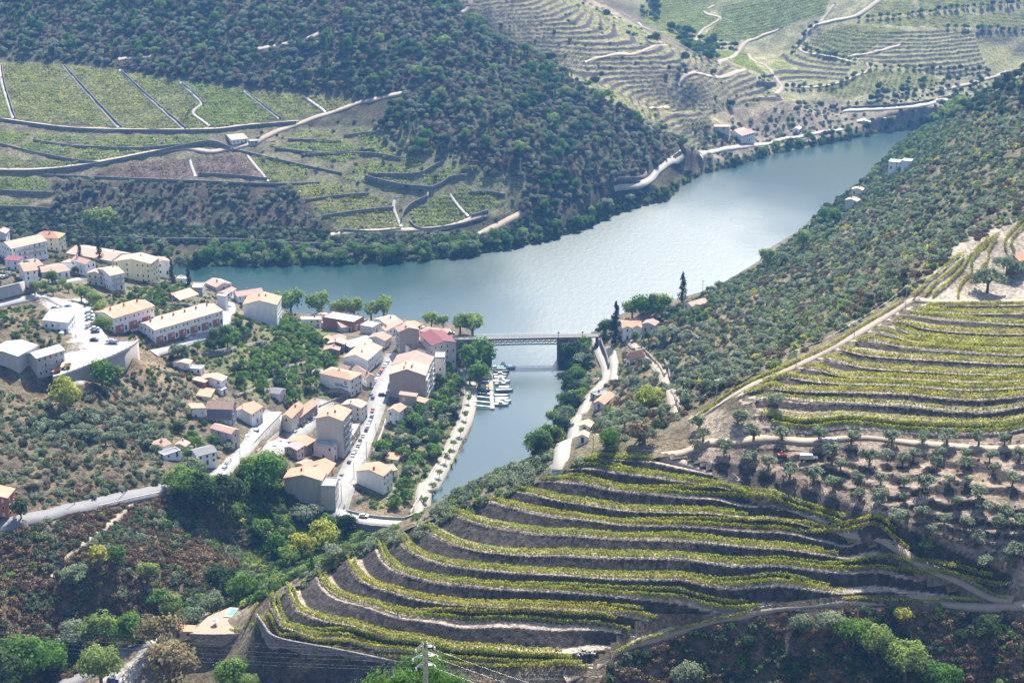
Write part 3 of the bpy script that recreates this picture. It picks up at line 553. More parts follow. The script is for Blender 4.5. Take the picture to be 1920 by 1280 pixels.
# ------------------------------------------------------------------ what the ground is (outline in the photograph -> bare colour of the soil, cover or stone there)
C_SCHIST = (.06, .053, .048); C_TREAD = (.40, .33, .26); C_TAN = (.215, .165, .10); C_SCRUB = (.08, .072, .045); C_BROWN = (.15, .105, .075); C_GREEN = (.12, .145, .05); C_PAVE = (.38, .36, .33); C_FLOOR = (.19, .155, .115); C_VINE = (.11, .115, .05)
PLOTS = [  # vineyard blocks across the river: outline, kind (g green, y yellower, b bare), row direction in plan (degrees) and label
 ([(-30,115),(-2,116),(20,222),(-30,220)], 'g', 0, 'vineyard block at the left edge beside the first pale stair path'),
 ([(2,116),(113,120),(217,238),(27,223)], 'y', 3, 'broad sloping vineyard block between the first and second pale stair paths'),
 ([(121,121),(219,131),(339,242),(229,239)], 'y', 3, 'sloping vineyard block between the second and third pale stair paths'),
 ([(227,131),(332,152),(372,196),(357,212),(393,240),(350,242)], 'y', 4, 'sloping vineyard block between the third stair path and the crooked one'),
 ([(341,154),(455,170),(519,222),(402,240),(366,211),(381,195)], 'g', 4, 'greener vineyard block right of the crooked stair path'),
 ([(461,171),(563,178),(606,210),(528,223)], 'y', 4, 'small vineyard block before the last stair path of the upper slope'),
 ([(571,179),(640,185),(664,193),(613,210)], 'y', 4, 'wedge of vines at the right tip of the upper slope by the forest'),
 ([(-20,245),(60,250),(34,269),(-20,267)], 'g', 0, 'bright narrow vine terrace at the left edge below the long wall'),
 ([(68,251),(172,257),(170,271),(62,262)], 'g', 0, 'bright narrow vine terrace left of the small ramp below the long wall'),
 ([(178,258),(296,256),(296,272),(178,273)], 'g', 0, 'bright vine terrace in the middle of the strip left of the white farm shed'),
 ([(303,256),(398,258),(386,267),(340,276),(303,274)], 'g', 0, 'bright vine terrace ending in a point left of the white farm shed'),
 ([(40,272),(60,266),(134,278),(130,296),(42,280)], 'g', 2, 'slanting bright vine terrace between two stone walls at the left'),
 ([(141,281),(288,282),(250,297),(141,299)], 'g', 0, 'long bright vine terrace below the dark wall left of the farm shed'),
 ([(-20,288),(63,300),(52,316),(-20,316)], 'y', 0, 'yellowish vine terrace at the left edge above the curved road'),
 ([(71,300),(150,305),(140,312),(63,315)], 'g', 0, 'small green vine patch above the curved road near the left edge'),
 ([(165,329),(262,303),(349,298),(364,331),(282,334)], 'b', 2, 'purplish bare vineyard block below the farm road'),
 ([(368,298),(449,288),(499,333),(371,325)], 'b', 2, 'brownish vineyard block below the white farm shed'),
 ([(472,293),(575,313),(580,334),(506,342)], 'y', 4, 'pale green vineyard block with fine rows right of the brown one'),
 ([(-20,331),(80,335),(95,361),(-20,357)], 'g', 0, 'green vine terrace with a rounded right end at the left edge'),
 ([(-20,373),(55,379),(48,388),(-20,386)], 'g', 0, 'thin vine strip at the left edge below the rounded terrace'),
 ([(548,249),(622,248),(628,253),(548,259)], 'y', 0, 'small vine terrace below the road bend under the forest'),
 ([(505,275),(630,262),(650,268),(688,279),(565,290)], 'g', 0, 'wide vine terrace right of the dark tree by the farm road'),
 ([(565,293),(688,284),(698,290),(640,304)], 'g', 0, 'thin vine terrace between two walls in the stepped hollow'),
 ([(533,351),(630,343),(688,362),(572,374)], 'y', 2, 'pale vine terrace right of the olive rows below the bare block'),
 ([(577,379),(690,365),(738,379),(732,387),(607,402)], 'y', 2, 'middle pale vine terrace of the three above the circular wall'),
 ([(613,408),(738,393),(748,427),(662,431),(642,425)], 'y', 2, 'lowest pale vine terrace left of the curved stone lane'),
 ([(768,396),(840,364),(873,405),(858,419),(790,427),(769,411)], 'g', 6, 'rounded vineyard block inside the curved stone wall near the river'),
 ([(847,361),(870,347),(948,380),(910,394),(881,402)], 'g', 6, 'vineyard wedge right of the rounded block near the river'),
 ([(657,241),(698,241),(705,262),(738,288),(798,305),(788,317),(692,281)], 'g', 4, 'sloping vineyard strip along the edge of the woods'),
 ([(792,330),(850,311),(868,325),(802,349)], 'g', 4, 'small vine terrace in the bend of a wall at the foot of the woods'),
 ([(692,301),(788,322),(778,330),(652,325)], 'g', 0, 'curved vine terrace below the sloping strip'),
 ([(892,336),(958,336),(973,345),(902,345)], 'g', 0, 'little vine terrace at the foot of the wooded hill'),
 ([(642,331),(738,336),(798,346),(770,352),(652,339)], 'g', 0, 'thin vine terrace above the dark curved wall'),
 ([(1230,-10),(1350,-10),(1345,6),(1320,20),(1335,32),(1345,36),(1310,60),(1262,66),(1200,40)], 'g', 2, 'hazy vineyard block below the top edge left of the zigzag track'),
 ([(1208,50),(1255,70),(1300,88),(1320,60),(1265,66)], 'y', 2, 'hazy yellowish vineyard tongue beside the zigzag track'),
 ([(1355,35),(1350,10),(1440,-10),(1560,-10),(1545,25),(1460,54),(1420,70),(1380,78),(1310,76)], 'g', 1, 'large hazy vineyard block above the straight far road'),
 ([(1655,2),(1710,0),(1722,24),(1620,33)], 'y', 8, 'pale far vineyard block right of the wide far track'),
 ([(1720,-10),(1940,-10),(1940,4),(1726,22)], 'y', 1, 'pale far vineyard block in the top right corner'),
 ([(1620,40),(1725,30),(1940,22),(1940,50),(1770,52),(1620,45)], 'y', 1, 'pale far vineyard block below the dark hedge'),
 ([(1575,44),(1700,55),(1640,85),(1600,108),(1540,95),(1520,78)], 'y', 3, 'pale far vineyard block right of the tree lined track'),
 ([(1525,162),(1580,156),(1630,132),(1750,140),(1768,160),(1700,172),(1570,184)], 'y', 70, 'fan shaped far vineyard with fine downhill rows'),
 ([(1290,100),(1395,95),(1420,125),(1450,150),(1400,128),(1330,98)], 'g', 2, 'hazy vineyard block below the straight far road'),
]
ZONES = [
 ([(-30,-40),(820,-40),(1000,100),(1290,285),(1260,350),(1100,430),(900,480),(700,497),(-30,500)], C_SCRUB),
 ([(540,240),(720,235),(990,340),(960,400),(760,440),(640,440),(520,345),(430,285)], (.15, .145, .075)),
 ([(-30,110),(670,185),(540,240),(400,245),(-30,225)], C_VINE), ([(-30,228),(400,245),(540,240),(600,330),(-30,395)], (.17, .15, .09)),
 ([(100,338),(545,344),(615,430),(500,440),(300,425),(95,398)], (.085, .07, .05)),
 ([(1100,-40),(1960,-40),(1960,190),(1760,225),(1480,200),(1390,130)], (.25, .23, .12)),
 ([(858,0),(1062,-40),(1250,84),(1400,133),(1480,186),(1330,262),(1290,278),(1180,215),(1000,98)], (.26, .22, .14)),
 ([(1290,280),(1480,190),(1760,190),(1760,240),(1500,285),(1330,325)], (.22, .18, .13)),
 ([(1110,640),(1340,545),(1560,390),(1760,230),(1960,120),(1960,420),(1720,550),(1420,720),(1290,780),(1150,870),(1000,890)], (.155, .135, .08)),
 ([(-30,560),(330,640),(420,780),(330,900),(-30,980)], (.135, .11, .07)), ([(230,640),(350,640),(430,720),(360,800),(240,740)], C_TAN),
 ([(360,640),(620,600),(640,740),(560,760),(460,740)], C_GREEN), ([(680,880),(840,640),(860,760),(790,930),(700,960)], (.17, .16, .08)),
 ([(-30,930),(330,925),(480,980),(480,1100),(330,1200),(-30,1290)], C_BROWN), ([(400,900),(640,940),(700,1010),(480,1120),(420,1050)], (.09, .10, .05)),
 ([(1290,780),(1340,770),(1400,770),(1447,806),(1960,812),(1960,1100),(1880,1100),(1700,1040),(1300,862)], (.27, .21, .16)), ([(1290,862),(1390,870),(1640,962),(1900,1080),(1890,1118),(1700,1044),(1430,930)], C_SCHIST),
 ([(1100,1290),(1130,1230),(1400,1150),(1600,1128),(1960,1135),(1960,1300)], (.13, .10, .075)), ([(476,1150),(633,1224),(907,1272),(1110,1275),(1100,1300),(480,1300)], C_SCHIST),
 ([(70,560),(165,560),(185,590),(205,640),(258,652),(258,662),(150,720),(118,715),(118,690),(135,625),(100,590)], C_PAVE), ([(1790,540),(1850,505),(1960,505),(1960,566),(1720,566)], (.36, .31, .25)),
 ([(1300,790),(1345,770),(1400,800),(1390,832),(1330,835)], (.30, .25, .19)), ([(370,1150),(432,1138),(474,1140),(460,1188),(360,1188)], (.32, .27, .21)),
 ([(1715,545),(1790,460),(1960,380),(1960,505),(1850,505),(1790,548)], (.33, .28, .22)), ([(230,1250),(270,1215),(275,1245),(240,1290),(170,1290)], C_PAVE),
]
def ground_colour(x, y, z):
    px, py = PIX(np.stack([x, y, z], -1)); c = np.empty(x.shape + (3,)); c[:] = (.15, .125, .085)
    for poly, col in ZONES: c[inpoly(poly, px, py)] = col
    for poly, kd, *_ in PLOTS: c[inpoly(poly, px, py)] = {'g': (.13, .15, .055), 'y': (.17, .165, .07), 'b': (.16, .115, .095)}[kd]
    n = fbm(x, y, 23, 3, 4); n2 = fbm(x, y, 60, 8, 3)
    k = np.clip(n * 1.3, -1, 1)[..., None]; c = c * (1 + .25 * k); t = np.clip(n2 * 1.5 - .35, 0, .5)[..., None] * (py > 500)[..., None] * (c.mean(-1, keepdims=True) < .3)
    return c * (1 - t) + np.array(C_TAN) * t
def grid_mesh(name, x0, x1, y0, y1, s, hf, keep=None, label=None):
    nx = int(round((x1 - x0) / s)) + 1; ny = int(round((y1 - y0) / s)) + 1; X, Y = np.meshgrid(np.linspace(x0, x1, nx), np.linspace(y0, y1, ny)); Z, col = hf(X, Y)
    i = np.arange(nx * ny).reshape(ny, nx); q = np.stack([i[:-1, :-1], i[:-1, 1:], i[1:, 1:], i[1:, :-1]], -1).reshape(-1, 4)
    if keep is not None:
        kv = keep(X, Y).ravel(); q = q[kv[q].any(1)]
    used = np.zeros(nx * ny, bool); used[q.ravel()] = True; re = np.cumsum(used) - 1
    v = np.stack([X.ravel(), Y.ravel(), Z.ravel()], -1)[used]; me = fast_mesh(name, v, re[q], MATS['ground'], None, True)
    ca = np.ones((used.sum(), 4), np.float32); ca[:, :3] = col.reshape(-1, 3)[used]
    me.attributes.new('gcol', 'FLOAT_COLOR', 'POINT').data.foreach_set('color', ca.ravel()); return tag(link(name, me), label, None, None, 'structure')
BANKS = np.array([(0, 0, 0), (.075, .065, .06)] + [t[3] for t in NEARTERR])
def h_main(X, Y):
    z = zbase(X, Y); dz, bk = farstep(X, Y, z); c = ground_colour(X, Y, z); c = np.where((bk > 0)[..., None], BANKS[bk.astype(int)], c)
    return z + dz + rough(X, Y, z), c
SP_IN = sorted(SPUR_W)
def h_spur(X, Y):
    z = zbase(X, Y); dz, bk, m = terrace(X, Y); c = ground_colour(X, Y, z); n = fbm(X, Y, 7, 4, 3)[..., None]
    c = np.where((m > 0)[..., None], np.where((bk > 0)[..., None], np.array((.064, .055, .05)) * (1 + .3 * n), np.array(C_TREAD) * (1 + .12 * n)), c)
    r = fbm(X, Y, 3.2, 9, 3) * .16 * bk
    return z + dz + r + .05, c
def h_upper(X, Y):
    z, c = h_spur(X, Y); return z, c
FINE = []
for poly, *_r in NEARTERR: q = np.array(poly, float); FINE.append([tuple(p[:2]) for p in G(q[:, 0], q[:, 1], False)])
def mesh_outside(X, Y):
    o = np.ones(np.shape(X), bool)
    for P in FINE: o &= ~(inpoly(P, X, Y) & (sdist(P, X, Y) > 3.5))
    return o & ~((inpoly(SPUR_W, X, Y) & (sdist(SPUR_W, X, Y) > 3)) | (inpoly(UPPER_W, X, Y) & (sdist(UPPER_W, X, Y) > 3)))
grid_mesh('valley_terrain', -450, 450, 300, 1000, 2., h_main, mesh_outside)
grid_mesh('far_bank_terrain', -450, 450, 999, 1760, 2., h_main)
grid_mesh('distant_hills_terrain', -1600, 1600, 1755, 3200, 20., h_main)
for nm, xa, xb, ya, yb in (('left_hills_terrain', -1600, -449, 300, 1760), ('right_hills_terrain', 449, 1600, 300, 1760), ('near_hill_terrain', -1600, 1600, -400, 302)): grid_mesh(nm, xa, xb, ya, yb, 14., h_main)
def _bb(P, g): a = np.array(P); return a[:, 0].min() - g, a[:, 0].max() + g, a[:, 1].min() - g, a[:, 1].max() + g
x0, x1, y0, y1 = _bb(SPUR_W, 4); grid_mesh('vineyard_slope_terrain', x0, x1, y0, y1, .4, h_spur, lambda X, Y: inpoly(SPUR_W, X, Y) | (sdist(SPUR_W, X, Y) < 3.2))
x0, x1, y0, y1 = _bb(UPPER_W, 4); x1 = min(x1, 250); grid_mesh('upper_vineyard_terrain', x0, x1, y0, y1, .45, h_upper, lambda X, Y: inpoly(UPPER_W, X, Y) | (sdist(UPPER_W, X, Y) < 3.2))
def h_fine(X, Y): z, c = h_main(X, Y); return z + .03, c
for P, nm in zip(FINE, ('olive_terrace_terrain', 'dry_slope_terrain', 'garden_terrain', 'right_slope_terrain')):
    x0, x1, y0, y1 = _bb(P, 3); grid_mesh(nm, x0, x1, y0, y1, .7, h_fine, lambda X, Y: (inpoly(P, X, Y) | (sdist(P, X, Y) < 2.5)) & ~(inpoly(UPPER_W, X, Y) & (sdist(UPPER_W, X, Y) > 1)) & ~(inpoly(SPUR_W, X, Y) & (sdist(SPUR_W, X, Y) > 1)))
wm = bpy.data.meshes.new('river_water'); wm.from_pydata([(-900, 550, 0), (900, 550, 0), (900, 1900, 0), (-900, 1900, 0)], [], [(0, 1, 2, 3)]); wm.materials.append(MATS['water']); tag(link('river_water', wm), None, None, None, 'structure')
# ------------------------------------------------------------------ roads and paths
def road_line(pp, step=2.5, zs=None):
    P = np.array(pp, float); g = G(P[:, 0], P[:, 1]) if zs is None else PZ(P[:, 0], P[:, 1], np.array(zs, float)); return spline(g, step)
def smooth1(z, n=3):
    for _ in range(n): z = np.concatenate([[z[0]], (z[:-2] + z[1:-1] * 2 + z[2:]) / 4, [z[-1]]])
    return z
def ribbon(name, line, width, mat, lift=.18, depth=2.5, kind='structure', mark=True, label=None, cat=None, edge=None, sm=3, flat=False):
    L = np.array(line); T = np.gradient(L[:, :2], axis=0); T /= np.linalg.norm(T, axis=1, keepdims=True) + 1e-9; Nn = np.stack([-T[:, 1], T[:, 0]], -1); a = L[:, :2] + Nn * width / 2; b = L[:, :2] - Nn * width / 2
    if edge is not None: z = za = zb = np.array(edge)
    else:
        z = smooth1(H(L[:, 0], L[:, 1]), sm + 2) + lift; ha = H(a[:, 0], a[:, 1]) + lift; hb = H(b[:, 0], b[:, 1]) + lift; hc = H(L[:, 0], L[:, 1]) + lift; za = smooth1(np.maximum(ha, hc * .5 + ha * .5), 2); zb = smooth1(np.maximum(hb, hc * .5 + hb * .5), 2); up = np.maximum(0, hc - (za + zb) / 2); za = za + up; zb = zb + up
        if flat: za = zb = z
    n = len(L); v = []
    for i in range(n): v += [(*a[i], za[i]), (*b[i], zb[i]), (*b[i], zb[i] - depth), (*a[i], za[i] - depth)]
    q = []
    for i in range(n - 1):
        p = 4 * i; r = p + 4; q += [(p, p + 1, r + 1, r)[::-1], (p + 1, p + 2, r + 2, r + 1)[::-1], (p + 3, p, r, r + 3)[::-1]]
    q += [(0, 3, 2, 1), (4 * n - 4, 4 * n - 3, 4 * n - 2, 4 * n - 1)]
    o = link(name, fast_mesh(name, v, q, mat)); tag(o, label, cat, None, kind)
    if mark:
        for p in L[::2]: occ_disc(p[0], p[1], width / 2 + .8)
    return np.column_stack([L[:, :2], z])
ROADS = {}
def road(key, name, pp, width, mat, **k): ROADS[key] = ribbon(name, road_line(pp), width, mat, **k)
road('main', 'main_street', [(632,962),(640,930),(652,895),(672,850),(688,808),(703,768),(715,735),(724,708),(733,683),(741,662)], 9.5, ASPH)
road('ramp', 'ramp_street', [(395,905),(432,872),(468,832),(490,802),(504,785),(512,772)], 6.5, ASPH)
road('lower', 'lower_street', [(505,855),(533,832),(563,806),(588,782),(602,765),(612,750)], 9, ASPH)
road('left', 'hillside_road', [(-40,996),(0,984),(80,968),(160,950),(250,930),(330,915),(395,905)], 7, ASPH2)
road('bottom', 'valley_road', [(60,1300),(120,1284),(170,1262),(205,1243),(240,1220),(290,1204),(335,1193)], 7.5, ASPH2)
road('prom', 'riverside_promenade', [(868,690),(879,715),(882,742),(873,785),(853,825),(832,868),(810,907),(793,940),(776,966)], 7, PAVE, depth=3)
road('rbank', 'riverbank_road', [(1044,866),(1054,850),(1075,815),(1092,775),(1104,748),(1122,727),(1136,708),(1138,690),(1128,668),(1120,645),(1116,628)], 6, PAVE)
road('rb2', 'riverbank_lane', [(1150,715),(1152,690),(1148,665),(1140,648)], 4.5, PAVE)
road('track', 'hillside_dirt_track', [(1164,612),(1172,632),(1192,652),(1212,668),(1232,690),(1246,718),(1262,745),(1268,775)], 4.5, DIRT)
road('ridge', 'ridge_dirt_track', [(1298,788),(1330,770),(1368,746),(1400,728),(1450,704),(1500,682),(1560,652),(1615,622),(1660,594),(1700,568),(1725,562)], 4, DIRT)
road('top', 'vineyard_top_track', [(1715,563),(1760,566),(1830,566),(1960,560)], 4, DIRT)
road('grove', 'grove_dirt_track', [(1240,858),(1288,848),(1325,830),(1390,828),(1470,823),(1560,823),(1700,829),(1960,837)], 3.6, DIRT)
road('base', 'vineyard_base_track', [(1060,1275),(1105,1258),(1150,1225),(1190,1205),(1280,1177),(1345,1158),(1420,1145),(1500,1134),(1600,1129),(1760,1131),(1960,1135)], 2.6, DIRT, depth=1.)
road('diag', 'vineyard_slope_path', [(1240,857),(1300,874),(1370,908),(1436,938),(1520,966),(1604,1004),(1715,1052),(1800,1090),(1900,1126)], 2.2, DIRT)
road('trail', 'hillside_footpath', [(262,925),(225,965),(190,995),(150,1025),(110,1062),(98,1082)], 2, DIRT)
road('lot', 'car_park_access_road', [(-30,577),(0,572),(40,563),(68,556),(95,559),(120,572),(135,585)], 6, ASPH)
road('hill1', 'village_lane', [(112,530),(135,526),(165,520)], 5, ASPH); road('rows', 'row_house_lane', [(288,663),(320,655),(350,643),(385,627),(412,612),(422,598),(432,578),(428,566)], 6, ASPH)
road('drive', 'pool_house_drive', [(285,1206),(320,1192),(352,1176)], 5, PAVE)
road('far1', 'farm_road', [(-30,320),(60,320),(130,314),(195,304),(290,285),(350,278),(395,285),(430,278),(470,270),(492,260),(520,246),(560,232),(600,218),(640,205),(668,195),(705,186),(770,172)], 5, DIRT)
road('far2', 'long_terrace_road', [(-30,222),(20,225),(110,238),(200,243),(300,244),(400,243),(470,235),(560,228)], 3.5, DIRT)
road('far3', 'riverside_road', [(1150,350),(1180,347),(1207,343),(1222,335),(1232,322),(1250,308),(1271,296),(1281,288)], 4.2, PAVE, depth=.8)
road('far4', 'riverside_quinta_road', [(1312,292),(1337,284),(1395,275),(1460,263),(1500,257),(1583,243)], 5, PAVE)
road('far5', 'opposite_bank_road', [(1580,209),(1640,206),(1713,200),(1762,190)], 6, PAVE)
for k, pp, w_ in (('fa', [(1195,42),(1215,55),(1270,65),(1300,82)], 3.5), ('fb', [(1302,80),(1317,57),(1350,35),(1328,28),(1322,20),(1347,8)], 3.5), ('fc', [(1345,120),(1387,93),(1420,72),(1462,55)], 4.5), ('fd', [(1403,100),(1412,114),(1438,126),(1452,146)], 3.5),
    ('fe', [(1497,88),(1510,67),(1527,50),(1560,40),(1600,32),(1627,17),(1655,-4)], 6), ('ff', [(1493,87),(1512,100),(1545,104),(1597,117)], 3.5), ('fg', [(1623,118),(1627,133),(1580,153),(1533,163),(1473,160)], 3.5), ('fh', [(1097,117),(1160,103),(1200,97),(1253,85)], 4.5), ('fi', [(1270,160),(1347,145),(1400,130)], 4.5),
    ('fj', [(885,-4),(880,12),(870,24),(853,25)], 4.5), ('fk', [(1217,203),(1257,200)], 4), ('fl', [(1770,168),(1827,155),(1903,130)], 4), ('fm', [(1590,108),(1640,98),(1690,84)], 4), ('fn', [(222,112),(240,110),(282,107)], 5), ('fo', [(470,96),(500,90),(540,82),(575,74),(600,62)], 5), ('fp', [(1540,40),(1556,20),(1565,6)], 4), ('fq', [(1452,143),(1460,155),(1466,165),(1455,176)], 4), ('fr', [(900,440),(915,432),(980,400)], 5), ('fs', [(620,440),(660,436),(760,432),(840,425),(905,404)], 4)):
    road(k, 'far_dirt_track', pp, w_, DIRT)
for k, pp in (('s0', [(-3,116),(4,160),(24,222)]), ('s1', [(116,121),(170,182),(222,239)]), ('s2', [(222,131),(280,185),(344,242)]), ('s3', [(336,154),(362,178),(377,195),(362,208),(366,218),(392,236)]), ('s4', [(456,171),(490,197),(523,223)]), ('s5', [(566,179),(590,196),(610,211)]), ('s6', [(355,298),(360,315),(366,331)]), ('s7', [(462,290),(482,315),(503,340)]), ('s8', [(742,372),(738,390),(752,425)]), ('s9', [(842,362),(860,388),(878,406)])):
    road(k, 'stone_stair_path', pp, 2.2, STAIRM)
def slab(name, pp, z, mat, dep=4.):
    P = [tuple(p[:2]) for p in PZ(np.array(pp)[:, 0], np.array(pp)[:, 1], z)]; m = MB(); n = len(P)
    area = sum(P[i][0] * P[(i + 1) % n][1] - P[(i + 1) % n][0] * P[i][1] for i in range(n)); P = P if area > 0 else P[::-1]
    m.face([(x, y, z) for x, y in P])
    for i in range(n): a, b = P[i], P[(i + 1) % n]; m.face([(*a, z), (*a, z - dep), (*b, z - dep), (*b, z)])
    return tag(m.build(name, mat), None, None, None, 'structure')
slab('car_park', [(112,578),(140,566),(172,580),(186,610),(206,640),(257,640),(242,652.5),(207,669.5),(180,679.5),(150,691.5),(127,699.5),(112,705),(112,690),(128,640),(118,600)], 59.4, ASPH, 5)
slab('church_square', [(484,812),(494,790),(503,772),(524,771),(527,776),(505,800),(488,818)], 24.2, PAVE, 3)
slab('pool_terrace', [(374,1170),(390,1155),(430,1138),(474,1140),(462,1180),(455,1187),(360,1187)], 31.2, DIRT, 3)
for nm, pp in (('car_park', [(95,566),(160,562),(180,590),(200,640),(256,652),(252,660),(150,716),(118,712),(118,690),(138,622),(102,592)]), ('pool_terrace', [(372,1152),(432,1138),(474,1141),(462,1186),(362,1187)])):
    occ_poly(G(np.array(pp)[:, 0], np.array(pp)[:, 1]))
# ------------------------------------------------------------------ houses
REG = dict(A=(0, 420, 6.), B=(300, 500, 6.), C=(540, 560, 6.), D=(560, 660, 6.), E=(260, 660, 6.), F=(480, 760, 6.), K=(1040, 520, 6.), H=(0, 560, 6.), J=(840, 520, 4.), P=(0, 0, 1.))
def zz(r, p): ox, oy, s = REG[r]; return ox + p[0] / s, oy + p[1] / s
WINF = MB().box(-.55, .55, -.07, .0, -.72, .72); WINF = WINF.mesh('window', FRAMEM)
WINP = MB().box(-.45, .45, -.10, -.02, -.62, .62).mesh('pane', GLASS)
WSH = MB().box(-.45, .45, -.10, -.02, -.62, .62).mesh('pane', SHUT)
DOORM = MB().box(-.55, .55, -.08, 0, -.2, 2.1).mesh('door', WOOD)
CHIM = MB().box(-.4, .4, -.3, .3, -1., 1.1).box(-.5, .5, -.4, .4, 1.1, 1.25).box(-.28, .28, -.2, .2, 1.25, 1.5).mesh('chimney', TERRA)
CHIMW = MB().box(-.4, .4, -.3, .3, -1., 1.1).box(-.5, .5, -.4, .4, 1.1, 1.25).box(-.28, .28, -.2, .2, 1.25, 1.5).mesh('chimney', GREYW)
HN = 0; HOUSES = []
def house(reg, e0, by, e1, e2, roof, rise, wall, rmat, label, wb=None, wina=1, winb=1, chim=1, name='house', cat='house', over=.45, bal=0, door=1, dmin=3., group=None):
    """e0: near eave corner, by: row of the ground below it, e1 / e2: the eave's left and right ends (or a depth in metres)"""
    global HN; HN += 1; rg = random.Random(HN * 7)
    p0 = zz(reg, e0); g = g1(p0[0], zz(reg, (0, by))[1]); B = np.array(g)
    dx, dy, dz = ray(*p0); h = CZ + dz * B[1] / dy - B[2]; h = max(2.3, float(h)); ze = B[2] + h
    def top(e): q = PZ(*zz(reg, e), ze); return q[:2] - PZ(*p0, ze)[:2]
    away = np.array([B[0], B[1]]) / math.hypot(B[0], B[1])
    if isinstance(e1, tuple): a = top(e1)
    if isinstance(e2, tuple): b = top(e2)
    if not isinstance(e2, tuple):
        n = np.array([-a[1], a[0]]); n = n / np.linalg.norm(n); n = n if n @ away > 0 else -n; b = n * e2
    elif not isinstance(e1, tuple):
        n = np.array([-b[1], b[0]]); n = n / np.linalg.norm(n); n = n if n @ away > 0 else -n; a = n * e1
    else:
        la, lb = np.linalg.norm(a), np.linalg.norm(b)
        if lb >= la:
            n = np.array([-b[1], b[0]]) / lb; n = n if n @ a > 0 else -n; a = n * max(dmin, a @ n)
        else:
            n = np.array([-a[1], a[0]]) / la; n = n if n @ b > 0 else -n; b = n * max(dmin, b @ n)
    la, lb = float(np.linalg.norm(a)), float(np.linalg.norm(b)); ua, ub = a / la, b / lb
    # local frame: x along b (front face), y along a; origin at the near corner
    P0 = PZ(*p0, ze)[:2]; ang = math.atan2(ub[1], ub[0]); flip = 1 if (ub[0] * ua[1] - ub[1] * ua[0]) > 0 else -1
    cs = [P0, P0 + a, P0 + b, P0 + a + b]; zlow = min(float(np.min(H(c[0], c[1]))) for c in cs); dep = min(9., max(1.2, B[2] - zlow + 1.5))
    occ_poly([cs[0], cs[2], cs[3], cs[1]], 1.7)
    def L(x, y, z): return (x, y * flip, z)
    rt = empty(name, (P0[0], P0[1], B[2]), ang, label, cat, group); HOUSES.append(rt)
    W = [(0, 0), (lb, 0), (lb, la), (0, la)]; mb = MB(); wallb = wb or wall
    for i in range(4):
        (xa, ya), (xb, yb) = W[i], W[(i + 1) % 4]; mi = 1 if i in (0, 2) else 0
        mb.face([L(xa, ya, -dep), L(xb, yb, -dep), L(xb, yb, h), L(xa, ya, h)][::flip], mi)
    t, ax = roof[0], roof[1:]
    rm = MB(); o = over
    def rf(Pp, along):   # roof plane with uv: u across slope lines
        uv = [((p[0] if along == 'b' else p[1]), p[2]) for p in Pp]; top_ = [L(p[0], p[1], p[2] + .22) for p in Pp]; bot = [L(p[0], p[1], p[2]) for p in Pp]
        k = len(Pp); rm.face(top_[::flip], 0, uv[::flip]); rm.face(bot[::-flip], 0, uv[::-flip])
        for i in range(k): rm.face([bot[i], bot[(i + 1) % k], top_[(i + 1) % k], top_[i]][::flip], 0, [(0, 0)] * 4)
    if t == 'g' and ax == 'b':      # ridge along b: gables on the two a-side ends (x = 0 and x = lb)
        sl = rise / (la / 2); rf([(-o, -o, h - sl * o), (lb + o, -o, h - sl * o), (lb + o, la / 2, h + rise), (-o, la / 2, h + rise)], 'b'); rf([(-o, la / 2, h + rise), (lb + o, la / 2, h + rise), (lb + o, la + o, h - sl * o), (-o, la + o, h - sl * o)], 'b')
        for x in (0, lb): mb.face([L(x, 0, h), L(x, la, h), L(x, la / 2, h + rise)], 0)
        rp = lambda u, v: (o + u * (lb - 2 * o), la / 2 + (v - .5) * la * .5, h + rise - abs(v - .5) * rise)
    elif t == 'g':
        sl = rise / (lb / 2); rf([(-o, -o, h - sl * o), (lb / 2, -o, h + rise), (lb / 2, la + o, h + rise), (-o, la + o, h - sl * o)], 'a'); rf([(lb / 2, -o, h + rise), (lb + o, -o, h - sl * o), (lb + o, la + o, h - sl * o), (lb / 2, la + o, h + rise)], 'a')
        for y in (0, la): mb.face([L(0, y, h), L(lb, y, h), L(lb / 2, y, h + rise)], 1)
        rp = lambda u, v: (lb / 2 + (v - .5) * lb * .5, u * la, h + rise - abs(v - .5) * rise)
    elif t == 'h':
        x0, x1, y0, y1 = -o, lb + o, -o, la + o
        if lb >= la: i = la / 2; A_, B_ = (i * .95, la / 2, h + rise), (lb - i * .95, la / 2, h + rise); e = h - .1
        else: i = lb / 2; A_, B_ = (lb / 2, i * .95, h + rise), (lb / 2, la - i * .95, h + rise); e = h - .1
        if lb >= la: rf([(x0, y0, e), (x1, y0, e), B_, A_], 'b'); rf([(x1, y1, e), (x0, y1, e), A_, B_], 'b'); rf([(x0, y1, e), (x0, y0, e), A_], 'a'); rf([(x1, y0, e), (x1, y1, e), B_], 'a')
        else: rf([(x0, y1, e), (x0, y0, e), A_, B_], 'a'); rf([(x1, y0, e), (x1, y1, e), B_, A_], 'a'); rf([(x0, y0, e), (x1, y0, e), A_], 'b'); rf([(x1, y1, e), (x0, y1, e), B_], 'b')
        rp = lambda u, v: (lb * .5 + (u - .5) * lb * .4, la * .5 + (v - .5) * la * .3, h + rise * .7)
    elif t == 'm':      # single pitch rising away (axis a) or along b
